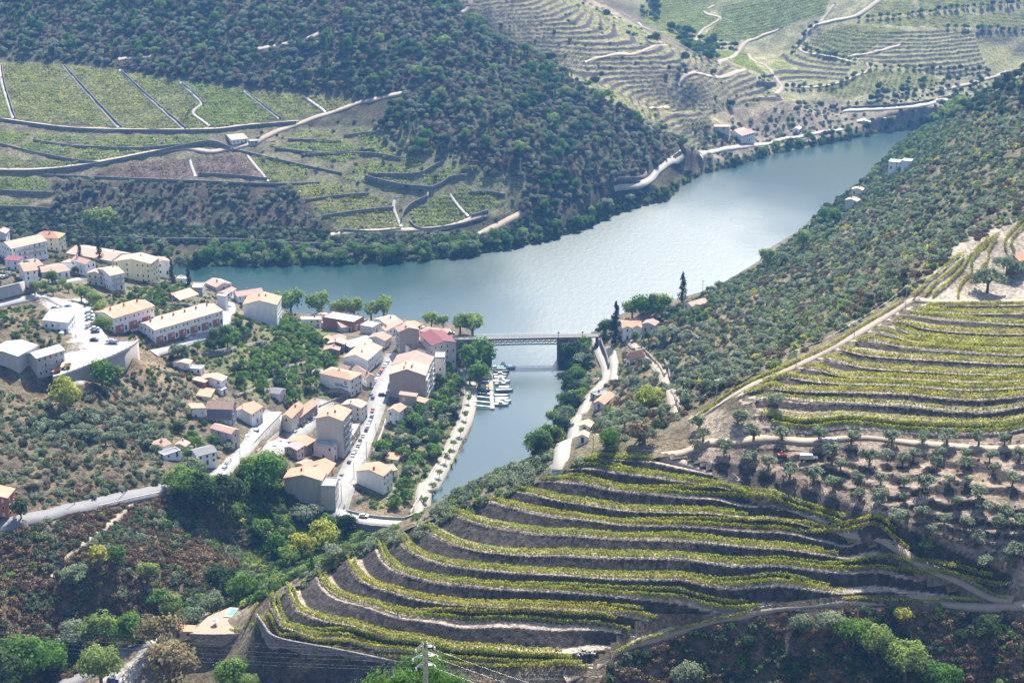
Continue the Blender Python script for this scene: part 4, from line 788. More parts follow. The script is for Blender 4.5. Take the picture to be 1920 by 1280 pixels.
        if ax == 'a': rf([(-o, -o, h), (lb + o, -o, h), (lb + o, la + o, h + rise), (-o, la + o, h + rise)], 'b'); mb.face([L(0, la, h), L(lb, la, h), L(lb, la, h + rise), L(0, la, h + rise)], 1); mb.face([L(0, 0, h), L(0, la, h), L(0, la, h + rise)], 0); mb.face([L(lb, 0, h), L(lb, la, h), L(lb, la, h + rise)], 0)
        else: rf([(-o, -o, h), (lb + o, -o, h + rise), (lb + o, la + o, h + rise), (-o, la + o, h)], 'a'); mb.face([L(lb, 0, h), L(lb, la, h), L(lb, la, h + rise), L(lb, 0, h + rise)], 0); mb.face([L(0, 0, h), L(lb, 0, h), L(lb, 0, h + rise)], 1); mb.face([L(0, la, h), L(lb, la, h), L(lb, la, h + rise)], 1)
        rp = lambda u, v: (u * lb, v * la, h + rise * (v if ax == 'a' else u))
    else:               # flat with a low parapet
        rf([(.25, .25, h - .35), (lb - .25, .25, h - .35), (lb - .25, la - .25, h - .35), (.25, la - .25, h - .35)], 'b')
        for (xa, xb, ya, yb) in ((0, lb, 0, .22), (0, lb, la - .22, la), (0, .22, .22, la - .22), (lb - .22, lb, .22, la - .22)):
            q = [L(xa, ya, 0), L(xb, yb, 0)]; mb.box(xa, xb, min(q[0][1], q[1][1]), max(q[0][1], q[1][1]), h - .5, h + .25, 1)
        rp = lambda u, v: (u * lb, v * la, h - .3)
    mb.build('wall', [wall, wallb], rt); ro = rm.build('roof', rmat, rt)
    for k in range(chim):
        u, v = rg.uniform(.15, .85), rg.choice((.3, .7)); c = link('chimney', rg.choice((CHIM, CHIMW)), ro); c.location = L(*rp(u, v)); c.rotation_euler = (0, 0, rg.choice((0, 1.57)))
    nf = max(1, int(round((h - .3) / 3.0))); fh = h / nf
    def wins(face, length, mode):
        n = int(length / 2.9)
        if n < 1: n = 1
        if length < 2.2: return
        for f in range(nf):
            for k in range(n):
                if rg.random() < .12 and mode == 1: continue
                u = (k + .5) / n * length; z = f * fh + fh * .56
                isdoor = door and f == 0 and k == n // 2
                if face == 'b': loc, rz = L(u, 0, z), 0 if flip > 0 else math.pi
                else: loc, rz = L(0, u, z), -math.pi / 2
                if isdoor: d = link('door', DOORM, rt, (loc[0], loc[1], f * fh), rz); continue
                wo_ = link('window', WINF, rt, loc, rz); pn = link('pane', WINP if rg.random() < .72 else WSH, wo_)
                s = .85 + .3 * (HN % 3) / 3; wo_.scale = (s, 1, min(1.1, fh / 2.7))
            if bal and f > 0 and ((face == 'b' and bal & 1) or (face == 'a' and bal & 2)):
                m = MB()
                if face == 'b':
                    y0, y1 = sorted((-1.0 * flip, 0)); m.box(length * .08, length * .92, y0, y1, f * fh - .05, f * fh + .1); yy = -1.0 * flip; m.box(length * .08, length * .92, min(yy, yy + .06 * flip), max(yy, yy + .06 * flip), f * fh + .1, f * fh + 1.0)
                else:
                    y0, y1 = sorted((length * .08 * flip, length * .92 * flip)); m.box(-1., 0, y0, y1, f * fh - .05, f * fh + .1); m.box(-1., -.94, y0, y1, f * fh + .1, f * fh + 1.)
                m.build('balcony', GREYW, rt)
    if wina: wins('a', la, wina)
    if winb: wins('b', lb, winb)
    rt['_d'] = 0; del rt['_d']
    return rt, dict(h=h, la=la, lb=lb, flip=flip, L=L, rise=rise, nf=nf, fh=fh)
hs = house
# --- upper village (left)
hs('A', (130,278), 440, (5,215), (522,190), 'gb', 2.2, WHITE, R_PK, 'long white apartment block with pink roof and small balconies at the left edge', bal=1, chim=0, cat='apartment block', name='apartment_block')
hs('A', (655,163), 305, (380,150), 10., 'hb', 2.6, YELLOW, R_OR, 'yellow house with a bright orange hipped roof behind the white apartment block')
hs('A', (205,418), 525, (55,418), 8., 'ma', .8, WHITE, R_RED, 'pale box house with a dark red roof standing over a dark garage', chim=0)
hs('A', (275,535), 700, (205,450), (415,508), 'gb', 1.8, WHITE, R_OR, 'narrow tall white house with vivid orange roof beside the curved concrete wall', chim=0)
hs('A', (400,475), 560, (290,410), (465,450), 'gb', 1.3, CREAM, R_BR, 'beige house with brown roof just behind the vivid orange roof')
hs('A', (470,545), 600, (455,482), (595,520), 'gb', 1.0, CREAM, R_BR, 'low tan roofed house between the orange roof and the long low house', chim=0)
hs('A', (635,550), 612, (510,470), (770,515), 'gb', 1.3, WHITE, R_BR, 'long low white house with brown tiles above the tree lined bend', chim=0)
hs('A', (970,452), 590, (800,405), (1088,425), 'ga', 1.6, WHITE, R_PK, 'white two storey house with faded pink roof below the two cypresses')
hs('A', (905,470), 560, (690,432), 6., 'gb', 1.2, WHITE, R_PK, 'white side house with plain walls left of the faded pink roof', chim=0)
hs('A', (1240,582), 752, (1100,507), (1382,545), 'gb', 1.6, WHITE, R_PK, 'tall white villa with salmon roof in front of the big yellow house', bal=1)
hs('A', (1168,575), 708, (975,555), 7., 'gb', 1.6, CREAM, R_PK, 'gabled front wing of the white villa with one balcony', wina=1, winb=0, chim=0, bal=2)
hs('A', (1690,448), 674, (1280,420), 12., 'gb', 2.2, YELLOW, R_PK, 'big plain yellow house with a wide gable facing the valley')
hs('A', (1760,442), 584, 9., (1912,418), 'ga', 1.0, WHITE, R_BR, 'white house with dark windows tucked behind the big yellow house', chim=0)
hs('A', (1250,415), 445, (750,325), (1905,408), 'ga', 2.2, CREAM, R_PK, 'huge low warehouse with a wide faded tile roof behind two cypresses', chim=2, wina=0, winb=0, door=0, name='warehouse', cat='warehouse')
hs('A', (60,105), 190, (-60,105), 8., 'gb', 1.4, PINK, R_PK, 'pale pink house cut by the left edge above the apartment block')
hs('A', (115,330), 385, (-60,300), 9., 'ma', 1.2, WHITE, R_PK, 'low white building with pale roof at the left edge below the apartment block', chim=0)
hs('H', (762,275), 388, (485,275), 14., 'ma', 1.6, WHITE, tiles('workshop_roof', (.30, .29, .28), .25), 'white workshop with a grey roof edged in red beside the car park', chim=0, name='workshop', cat='workshop')
hs('H', (410,668), 885, (205,650), (718,575), 'gb', 1.6, GREYW, R_WH, 'big industrial hall with a shiny pale roof at the left edge', chim=0, wina=0, winb=1, name='industrial_hall', cat='hall')
hs('H', (200,645), 835, (-140,598), 15., 'gb', 1.5, GREYW, R_WH, 'left bay of the industrial hall cut by the edge of the picture', chim=0, wina=0, winb=0, name='industrial_hall', cat='hall')
hs('H', (612,775), 862, (418,765), (690,735), 'fb', 0, WHITE, R_WH, 'small white porch block in front of the industrial hall', chim=0, winb=0, name='porch', cat='porch')
# --- two terraced rows
def row(label, e0, by, e1, e2, units):
    rt, d = house('P', e0, by, e1, e2, 'gb', 1.5, WHITE, R_OR if units < 4 else R_PK, label, chim=0, winb=0, wina=1, name='terraced_row', cat='row of houses', door=0)
    L, lb, la, h, fl = d['L'], d['lb'], d['la'], d['h'], d['flip']; ro = [c for c in rt.children if c.name.startswith('roof')][0]
    y0, y1 = sorted((-.12 * fl, .02 * fl)); [MB().box((k + .06) * lb / units, (k + .66) * lb / units, y0, y1, -.9, h * .44).build('ground_floor', TERRA, rt) for k in range(units)]
    for k in range(units + 1):
        x = k * lb / units; m = MB(); y0, y1 = sorted((-.4 * fl, la / 2 * fl)); z0 = h - .3
        m.face([(x - .15, y0, z0), (x - .15, la / 2 * fl, h + 1.4), (x - .15, la / 2 * fl, h + 1.95), (x - .15, -.4 * fl, z0 + .6)]); m.face([(x + .15, y0, z0), (x + .15, la / 2 * fl, h + 1.4), (x + .15, la / 2 * fl, h + 1.95), (x + .15, -.4 * fl, z0 + .6)])
        m.face([(x - .15, -.4 * fl, z0 + .6), (x + .15, -.4 * fl, z0 + .6), (x + .15, la / 2 * fl, h + 1.95), (x - .15, la / 2 * fl, h + 1.95)]); m.build('parapet', WHITE, ro)
        if k < units: c = link('chimney', CHIM, ro); c.location = (x + lb / units * .5, la * .52 * fl, h + 1.6)
    for k in range(units * 3):
        u = (k + .5) / (units * 3) * lb; wo_ = link('window', WINF, rt, (u, 0, h * .76), 0 if fl > 0 else math.pi); link('pane', WINP if k % 3 else WSH, wo_); wo_.scale = (.8, 1, .85)
        if k % 3 == 1: wo_ = link('window', WINF, rt, (u, -.12 * fl, h * .24), 0 if fl > 0 else math.pi); link('pane', WSH, wo_)
        if k % 3 == 2: link('door', DOORM, rt, (u, -.12 * fl, .1), 0 if fl > 0 else math.pi)
row('shorter row of salmon roofed terraced houses beside the car park trees', (213,597), 624, (200,578), (288.5,574), 3)
row('longer row of terraced houses with salmon roofs and brick red ground floor', (290,619), 643, (260,604), (417,582), 6)
# --- middle of the village
hs('B', (475,238), 335, (352,238), 10., 'fb', 0, CONC, R_BG, 'unfinished concrete house with a flat pale roof beside the cypress', chim=0, wina=0)
hs('B', (288,137), 200, (185,132), 5., 'fb', 0, WHITE, R_BG, 'small white flat roofed house between the two cypresses above the river', chim=1, winb=0)
hs('B', (632,230), 288, (512,180), (848,208), 'ga', 1.7, PINK, R_PK, 'pinkish gabled house at the river edge with water right behind it')
hs('B', (750,310), 350, (650,290), (855,250), 'gb', 1.0, WHITE, R_BR, 'low house with an old brown roof beside the pinkish gabled house', chim=0)
hs('B', (870,335), 405, (755,305), (1160,292), 'gb', 1.8, WHITE, R_PK, 'long pale orange roof behind the tall blue white gable')
hs('B', (1312,430), 692, (935,425), 15., 'gb', 2.6, WHITE, R_OR, 'tall white house whose broad gable shows a dark drain stripe', chim=2, wina=0, winb=1)
hs('B', (737,332), 502, (637,325), 3.5, 'fb', 0, WHITE, R_WH, 'narrow blank white building at the end of the long terraced row', chim=0, wina=0, winb=0, door=0)
hs('C', (240,215), 265, (75,205), (500,200), 'ga', 2.2, WHITE, R_PK, 'white gabled house with wide pink roof before the riverside plane trees', chim=0)
hs('C', (370,234), 322, (155,247), 5., 'ma', .7, WHITE, R_PK, 'low white annex in front of the wide pink roof')
hs('C', (740,265), 370, (390,207), (880,202), 'fb', 0, TERRA, R_BG, 'long unfinished building with bare red brick walls', chim=0, wina=0, name='brick_building', cat='building')
hs('C', (605,325), 382, (520,255), (785,302), 'gb', 1.4, GREYW, R_MX, 'house with weathered orange roof in front of the red brick building')
hs('C', (505,316), 345, (370,268), 4.5, 'gb', .8, CREAM, R_PK, 'small pale orange roof left of the weathered roof by the brick building', chim=0)
hs('C', (950,322), 398, (825,287), (1045,272), 'fb', 0, CREAM, R_WH, 'cream cube house with a flat white roof in the village centre', chim=0, wina=0)
hs('C', (1100,287), 332, (965,230), (1280,252), 'gb', 1.4, WHITE, R_PK, 'house with a broad pale pink roof next to the river at the village tip')
hs('C', (1098,360), 442, (1030,332), (1290,264), 'gb', 1.6, WHITE, R_PK, 'white house with black balcony and pale roof left of the four storey block', bal=2)
hs('C', (1440,320), 348, (1280,292), 6., 'gb', 1.0, CREAM, R_OR, 'low orange roof behind the four storey block beside the river', chim=0)
hs('C', (1250,373), 618, (1103,340), (1472,346), 'ga', 1.8, CREAM, R_BR, 'four storey cream block with balconies and a bare brownish side wall', wb=DARKW, winb=0, bal=2, name='apartment_block', cat='apartment block')
hs('C', (1620,392), 412, (1480,362), 8., 'ha', 1.2, CREAM, R_BR, 'low brown roof left of the pair behind the dark red hall', chim=0)
hs('C', (1790,386), 403, (1622,376), 7., 'ha', 1.2, CREAM, R_BR, 'low brown roof right of the pair behind the dark red hall', chim=0)
hs('C', (1628,528), 772, (1480,402), (1908,503), 'ga', 1.8, GREYW, R_RED, 'large grey hall with a dark red roof next to the bridge', chim=0, name='riverside_hall', cat='hall')
hs('C', (1345,527), 622, (1250,482), (1500,464), 'gb', 1.6, WHITE, R_OR, 'white house with an orange roof wedged between block and dark red hall', chim=0)
hs('C', (1660,617), 702, (1330,582), 13., 'gb', 2., WHITE, R_OR, 'house with a big orange roof behind the long brown block')
hs('C', (1732,547), 645, (1660,547), 5., 'fb', 0, WHITE, R_WH, 'small white block at the corner of the dark red hall', chim=0)
hs('C', (1575,768), 1105, (1166,745), (1640,655), 'gb', 3., CREAM, R_BR, 'rear half of the long street block with a greyish brown roof', chim=0, wina=0, bal=1, name='apartment_block', cat='apartment block')
hs('C', (1545,862), 1192, (1138,850), (1578,764), 'gb', 3.2, DARKW, R_PK, 'front half of the long street block with stained blank gable and pink roof', wb=CREAM, wina=0, chim=6, bal=1, name='apartment_block', cat='apartment block')
hs('C', (1762,657), 932, (1655,657), 8., 'fb', 0, PINK, R_WH, 'tall narrow pale pink building beside the long street block', chim=0)
hs('C', (890,692), 835, (665,626), (1060,547), 'gb', 2.4, WHITE, R_PK, 'long white apartment house with balconies along the left of the main street', bal=1, wina=0, chim=2, name='apartment_block', cat='apartment block')
hs('C', (700,547), 605, (640,507), (960,467), 'ma', .8, GREYW, R_WH, 'pale sheet roof behind the long white apartment house', chim=0)
hs('C', (1090,472), 562, (890,442), 8., 'gb', 1.8, GREYW, R_BR, 'grey gabled house at the top end of the main street', chim=0)
hs('C', (572,582), 642, (400,577), 6., 'gb', 1.2, BROWNW, R_BR, 'lowest of the stepped old brown stone houses in the gardens')
hs('C', (630,512), 602, (450,502), 6., 'gb', 1.3, BROWNW, R_PK, 'stone house with a pinker roof in the middle of the stepped old houses')
hs('C', (630,467), 522, (480,462), 6., 'gb', 1.3, BROWNW, R_BR, 'topmost of the stepped old brown stone houses in the gardens', chim=0)
hs('C', (470,457), 500, (395,452), 4., 'gb', .8, BROWNW, R_OR, 'tiny orange roofed shed left of the stepped old houses', chim=0, name='shed', cat='shed')
SIGNH = hs('C', (700,912), 1108, (360,837), (830,842), 'ha', 1.5, WHITE, R_MX, 'white house with dark lettering painted on its long side wall', wb=CREAM, wina=0, bal=0)
hs('C', (880,892), 992, (720,792), (912,832), 'ga', 1.6, CREAM, R_BR, 'house with a steep old brown roof behind the lettered white house')
hs('C', (690,1077), 1108, (450,1057), 5., 'gb', 1.5, SCHIST, R_BR, 'ruined dark shed with a low gable against the lettered white house', chim=0, name='shed', cat='shed')
hs('C', (670,802), 832, (560,772), 5., 'ga', 1.2, BROWNW, R_BR, 'crumbling ochre ruin behind the lettered white house', chim=0)
hs('C', (365,832), 862, (270,822), 4., 'fb', 0, WHITE, R_WH, 'small white hut above the lettered white house', chim=0, name='hut', cat='hut')
hs('D', (700,627), 792, (480,592), (765,572), 'gb', 1.4, CREAM, R_PK, 'cream house with pink roof behind the tall grey house on the street')
hs('D', (490,772), 1192, (195,742), (590,652), 'gb', 2., GREYW, R_MX, 'tall grey house with stained plaster gable and rusty roof by the street', wina=0, bal=1, chim=2)
hs('D', (612,942), 1055, (490,912), (692,802), 'fb', 0, BROWNW, R_BG, 'brown walled terrace block behind the tall grey house', chim=0, wina=0)
hs('D', (1135,412), 482, (1005,407), 7., 'ga', 1.2, WHITE, R_BR, 'small white house with brown roof right of the street below the stained gable', chim=0)
hs('D', (1308,397), 440, (1155,387), 5., 'ha', 1.3, PINK, R_OR, 'pink topped house with a bright orange hipped roof under the stained gable', chim=0)
hs('D', (1318,502), 702, (1135,494), 4., 'ma', .9, DARKW, R_BR, 'dark stained house with sloping brown roof below the orange hipped roof', chim=0)
hs('D', (1415,572), 722, (1312,557), 5., 'ma', .8, GREYW, R_OR, 'narrow grey house with small balcony at the foot of the stained gable', chim=0)
hs('D', (1130,672), 832, (978,667), (1205,614), 'gb', 1.3, WHITE, R_MX, 'weathered white gable house with a grey stain on the garden side of the street', chim=0)
# --- church square and below
hs('E', (565,132), 216, (388,120), 4.5, 'gb', .7, WHITE, R_PK, 'small white house with flat pink roof on the dry slope', chim=0)
hs('E', (700,192), 262, (570,182), 5., 'fb', 0, WHITE, R_BG, 'white garden building with a roof terrace on the dry slope', chim=0)
hs('E', (935,327), 432, (690,302), (985,277), 'gb', 1.5, WHITE, R_PK, 'white house with a fresh pink gable roof above the church square', chim=0)
hs('E', (740,342), 402, (615,322), 4., 'ma', .6, TERRA, R_PK, 'red walled annex at the left of the fresh pink roof', chim=0)
hs('E', (800,507), 545, (680,472), (860,412), 'ma', .8, CREAM, R_OR, 'low building with a plain red roof below the fresh pink roof', chim=0)
hs('E', (930,432), 472, (745,378), 4., 'fb', 0, WHITE, R_WH, 'white terrace block under the fresh pink gable roof', chim=0, wina=0)
hs('E', (750,630), 732, (600,654), 6., 'ma', 1.1, WHITE, R_MX, 'white side wing with rusty roof left of the dark blue wall', chim=0)
hs('E', (1050,642), 818, (762,632), 8., 'ga', 2.2, plaster('slate_blue_plaster', (.22, .24, .29)), R_BR, 'manor with a dark slate blue wall and tall brown roof', chim=0, wina=0)
hs('E', (1040,757), 822, (745,752), 5., 'ha', 1.8, WHITE, R_BR, 'white porch with a brown hipped roof before the dark blue wall', chim=0)
CHAP = hs('E', (1268,697), 832, (1085,652), (1390,612), 'gb', 1.9, WHITE, R_OR, 'white chapel with an orange roof beside the open square', chim=0, wina=0, winb=1, name='chapel', cat='chapel')
hs('E', (1040,917), 1092, (815,852), (1125,872), 'ga', 1.2, GREYW, R_PK, 'pale house with a split orange roof beside the ramp street', chim=0)
hs('E', (1715,742), 922, (1602,732), (1855,602), 'gb', 1.7, CREAM, R_OR, 'cream and pink corner house with orange roof facing the parked cars')
hs('F', (490,132), 242, (400,102), (690,-22), 'gb', 1.8, BROWNW, R_MX, 'long brown stone house with rusty roof behind the parked cars')
hs('E', (1580,472), 562, (1510,432), (1655,417), 'ga', 1.2, PINK, R_GR, 'small pink house with a grey roof in the gardens', chim=0)
hs('E', (215,1082), 1130, (100,1027), (390,1047), 'gb', 1.3, WHITE, R_BR, 'white cottage with a brown roof among the olive trees')
hs('E', (290,1162), 1202, (195,1137), (475,1102), 'fb', 0, WHITE, R_GR, 'low white cottage with a flat grey roof below the brown roofed cottage', chim=0)
hs('E', (520,1057), 1092, (412,1037), 4., 'gb', .8, GREYW, R_PK, 'small grey cottage with a pinkish roof among the olive trees')
hs('E', (660,1172), 1290, (535,1112), (875,1117), 'gb', 1.4, WHITE, R_GR, 'white house with a dark grey slate roof above the lower trees', chim=0)
# --- lower street corner
hs('F', (565,452), 562, (360,407), (640,387), 'gb', 1.4, BROWNW, R_OR, 'house with a clean orange roof left of the tall grey house', chim=0)
hs('F', (458,500), 612, (320,470), (520,444), 'gb', 1.0, BROWNW, tiles('mauve_roof_sheet', (.50, .27, .27), .2), 'stone house with a mauve sheet roof beside the clean orange roof', wb=PINK, chim=0)
hs('F', (865,467), 622, (645,432), (925,432), 'fb', 0, PINK, R_BG, 'pink flat roofed house in front of the tall grey house', chim=0)
hs('F', (570,702), 762, (455,647), (625,642), 'gb', 1.0, CREAM, R_MX, 'small rusty roof between the pink house and the big grey front house', chim=0)
hs('F', (800,774), 852, (595,717), (888,652), 'gb', 2., OCHRE, R_OR, 'ochre house with a half new orange roof near the street corner', chim=0)
hs('F', (735,842), 1132, (315,817), 10., 'gb', 2.2, GREYW, R_MX, 'large grey house with a blank stained wall at the lower end of the street', wina=0, chim=1)
hs('F', (888,907), 1195, (722,902), 9., 'fb', 0, GREYW, R_WH, 'grey terrace block with a white parapet at the lowest street corner', chim=0, wina=0)
hs('F', (745,1127), 1202, (655,1117), (800,1092), 'gb', .9, WHITE, R_MX, 'tiny white house in the shade below the big grey wall', chim=0)
hs('F', (300,702), 832, (205,692), (345,652), 'fb', 0, BROWNW, R_BG, 'tan stone ruin half hidden by trees left of the big grey house', chim=0, wina=0)
hs('F', (1428,792), 1002, (1130,737), (1462,692), 'gb', 1.9, WHITE, R_MX, 'white house with blank gable and rusty roof on the river side of the street', wina=0)
hs('F', (1480,742), 768, (1430,672), (1560,682), 'fb', 0, CREAM, R_PK, 'little flat terracotta roof beside the white gable house', chim=0, name='shed', cat='shed')
hs('F', (1590,612), 642, (1480,572), (1625,547), 'ma', .5, CREAM, R_OR, 'little orange shed roof among the citrus trees', chim=0, name='shed', cat='shed')
# --- right bank
hs('K', (770,574), 682, (738,487), (978,562), 'gb', 1.8, WHITE, R_OR, 'white farmhouse with an orange roof beside the tall cypress')
hs('K', (866,567), 692, (772,572), 3., 'gb', 1.2, WHITE, R_OR, 'left gabled bay on the front of the white farmhouse', chim=0)
hs('K', (970,562), 642, (885,564), 3., 'gb', 1.2, WHITE, R_OR, 'right gabled bay on the front of the white farmhouse', chim=0)
hs('K', (965,512), 547, (940,427), (1155,387), 'gb', 1.8, PINK, R_OR, 'long barn with a smooth salmon roof behind the white farmhouse', chim=0, name='barn', cat='barn')
hs('K', (1125,542), 622, (985,522), (1185,502), 'gb', 1.2, GREYW, R_BR, 'grey gabled outbuilding right of the white farmhouse', chim=0)
hs('K', (805,910), 988, (662,962), (965,860), 'hb', 3.2, WHITE, R_OR, 'big hipped rusty roof on the right bank below the cypress', chim=0)
hs('K', (1550,330), 352, (1512,282), (1725,277), 'gb', 1.5, WHITE, R_PK, 'pink roofed house among citrus trees on the right bank', chim=0)
hs('J', (1115,887), 902, (1110,852), (1230,857), 'fb', 0, GREYW, R_GR, 'grey flat roofed shed beside the riverbank road', chim=1, name='shed', cat='shed')
hs('J', (1170,952), 982, (1100,932), (1250,882), 'gb', 1.4, PINK, R_OR, 'small pink house with orange roof below the riverbank road bend', chim=0)
hs('J', (1062,1122), 1152, (985,1112), 5., 'gb', .9, WHITE, R_PK, 'little roof half hidden by the trees along the riverbank road', chim=0)
hs('J', (1045,1197), 1232, (972,1192), 4., 'gb', .9, WHITE, R_PK, 'lowest little white house beside the riverbank road', chim=0)
hs('P', (1911,489), 515, 6., (1955,482), 'gb', 1.5, BROWNW, R_OR, 'brown stone hut with an orange roof at the right edge above the vines', chim=0, name='hut', cat='hut')
hs('P', (1687,305), 318, (1666,303), 9., 'fb', 0, WHITE, R_WH, 'white modern villa by the water on the far right bank', chim=0, name='villa', cat='villa')
hs('P', (1708,303), 312, (1690,301), 8., 'fb', 0, WHITE, R_WH, 'white side block of the modern villa on the far right bank', chim=0, name='villa', cat='villa')
hs('P', (1617,357), 365, (1597,355), 6., 'gb', 1.2, CREAM, R_PK, 'upper of the two pink roofed houses on the far right bank')
hs('P', (1607,378), 386, (1585,375), 7., 'gb', 1.2, CREAM, R_PK, 'lower of the two pink roofed houses on the far right bank')
# --- across the river
hs('P', (435,263), 272, (419,253), (466,261), 'gb', 1.6, WHITE, R_PK, 'white farm shed with a pink roof beside the farm road across the river', chim=0, name='farm_shed', cat='shed')
hs('P', (468,265), 271, (466,262), (484,264), 'fb', 0, GREYW, R_BG, 'low grey lean-to beside the white farm shed across the river', chim=0, name='lean_to', cat='shed')
hs('P', (1391,255), 269, (1378,249), (1416,248), 'gb', 1.8, WHITE, R_BR, 'white quinta house with brown roof on the far bank', chim=0)
hs('P', (1383,249), 258, (1372,246), (1400,243), 'gb', 1.5, WHITE, R_PK, 'long pale outbuilding behind the white quinta house on the far bank', chim=0)
hs('P', (1340,238), 243, (1330,236), (1368,238), 'ma', .6, CREAM, R_PK, 'long low shed above the white quinta house', chim=0, name='shed', cat='shed')
hs('P', (1377,221), 232, (1372,221), 5., 'gb', 1.2, WHITE, R_PK, 'tiny white tower house above the quinta on the far bank', chim=0)
for i, (x, y, w_, lab) in enumerate([(1648,222,30,'white house with pale roof in the far hamlet nearest the bend'), (1668,219,22,'small white house in the middle of the far hamlet'), (1620,229,24,'pale waterside shed in the far hamlet'), (1730,218,30,'pale house before the tall poplar clump at the far bend'), (1493,243,10,'tiny white gable beside the far riverside road'), (1766,189,20,'flat white building above the far bank road')]):
    hs('P', (x + w_ / 2, y), y + 7, (x - w_ / 2, y - 1), 8., 'gb', 1.2, WHITE, R_PK if i % 2 else R_WH, lab, chim=0)
hs('P', (13,933), 972, (-40,931), 8., 'gb', 1.2, TERRA, R_MX, 'dark red shed cut by the left edge beside the hillside road', chim=0, name='shed', cat='shed')
hs('P', (362,1184), 1191, (323,1184), 4., 'ma', .6, CREAM, R_OR, 'low pool house with a red roof below the swimming pool terrace', chim=0, name='pool_house', cat='pool house')
# carport on posts
def carport():
    e0 = zz('B', (225, 380)); g = g1(e0[0], zz('B', (0, 447))[1]); dx, dy, dz = ray(*e0); z = CZ + dz * g[1] / dy; c = [PZ(*zz('B', q), z)[:2] for q in ((225, 380), (120, 330), (442, 312))]
    a, b = c[1] - c[0], c[2] - c[0]; o = np.array(c[0]); rt = empty('carport', (o[0], o[1], g[2]), 0, 'open shelter with a faded pink roof on white posts', 'carport'); h = z - g[2]; occ_poly([o, o + b, o + a + b, o + a], .5)
    m = MB(); q = [(0, 0, h), (*b, h), (*(a + b), h + 1.3), (*a, h + 1.3)]; m.face(q); m.face([(p[0], p[1], p[2] + .2) for p in q][::-1], 0, [(0, 0), (0, 8), (12, 8), (12, 0)])
    for i in range(4): m.face([q[i], q[(i + 1) % 4], tuple(np.add(q[(i + 1) % 4], (0, 0, .2))), tuple(np.add(q[i], (0, 0, .2)))])
    m.build('roof', R_PK, rt)
    for u, v in ((.03, .04), (.35, .04), (.68, .04), (.97, .04), (.03, .9), (.97, .9)): p = b * u + a * v; MB().box(p[0] - .2, p[0] + .2, p[1] - .2, p[1] + .2, -1.5, h + 1.2 * v).build('post', WHITE, rt)
    p, q = a * .95, a * .95 + b; MB().bar((*p, h * .4), (*q, h * .4), .25).build('back_wall', WOOD, rt)
carport()
# cross on the chapel and the lettering on the white house
rt, d = CHAP; m = MB(); m.box(-.1, .1, -.1, .1, 0, 2.2); m.box(-.1, .1, -.6, .6, 1.3, 1.5); c = m.build('cross', GREYW, rt); c.location = d['L'](.2, d['la'] / 2, d['h'] + d['rise'])
rt, d = SIGNH; L, la, h, fl = d['L'], d['la'], d['h'], d['flip']

def onwall(m, u0, u1, z0, z1):      # a patch on the long left wall (x = 0), u along the wall
    y0, y1 = sorted((u0 * fl, u1 * fl)); m.box(-.05, 0.02, y0, y1, z0, z1)
m = MB(); rg = random.Random(5)
for z0, u0, u1, hh in ((h * .60, .27, .50, .55), (h * .50, .09, .50, .75)):
    u = u1
    while u > u0:
        w_ = rg.uniform(.012, .02); onwall(m, (u - w_) * la, u * la, z0, z0 + hh * rg.uniform(.75, 1.1)); u -= w_ + rg.uniform(.006, .012)
for k in range(12):
    t0, t1 = k * .5236, (k + 1) * .5236; q = [(-.06, (.16 * la + .75 * math.cos(t) * 1.0) * fl, h * .76 + 1.15 * math.sin(t)) for t in (t0, t1)] + [(-.06, (.16 * la + .4 * math.cos(t)) * fl, h * .76 + .6 * math.sin(t)) for t in (t1, t0)]
    m.face(q); m.face(q[::-1])
m.build('painted_sign', plain('sign_paint', (.06, .07, .09), .8), rt)
# ------------------------------------------------------------------ walls
def wallthing(name, label, pp, up, down, th, mat, cat='wall', zs=None, step=3., cap=False, group=None):
    """upright wall along a line; its top stands `up` above the ground line and it reaches `down` below"""
    L = road_line(pp, step, zs); T = np.gradient(L[:, :2], axis=0); T /= np.linalg.norm(T, axis=1, keepdims=True) + 1e-9; Nn = np.stack([-T[:, 1], T[:, 0]], -1) * th / 2
    a, b = L[:, :2] + Nn, L[:, :2] - Nn; zt_ = L[:, 2] + up; zb = L[:, 2] - down; n = len(L); v = []
    for i in range(n): v += [(*a[i], zt_[i]), (*b[i], zt_[i]), (*b[i], zb[i]), (*a[i], zb[i])]
    q = []
    for i in range(n - 1):
        p = 4 * i; r = p + 4; q += [(p, r, r + 1, p + 1), (p + 1, r + 1, r + 2, p + 2), (p + 3, r + 3, r, p)]
    q += [(0, 1, 2, 3), (4 * n - 1, 4 * n - 2, 4 * n - 3, 4 * n - 4)]
    o = tag(link(name, fast_mesh(name, v, q, mat)), label, cat, group)
    if cap:
        m = MB()
        for i in range(n - 1): m.bar((*L[i, :2], zt_[i] + .08), (*L[i + 1, :2], zt_[i + 1] + .08), th * 1.25)
        m.build('coping', CONC, o)
    return o, L
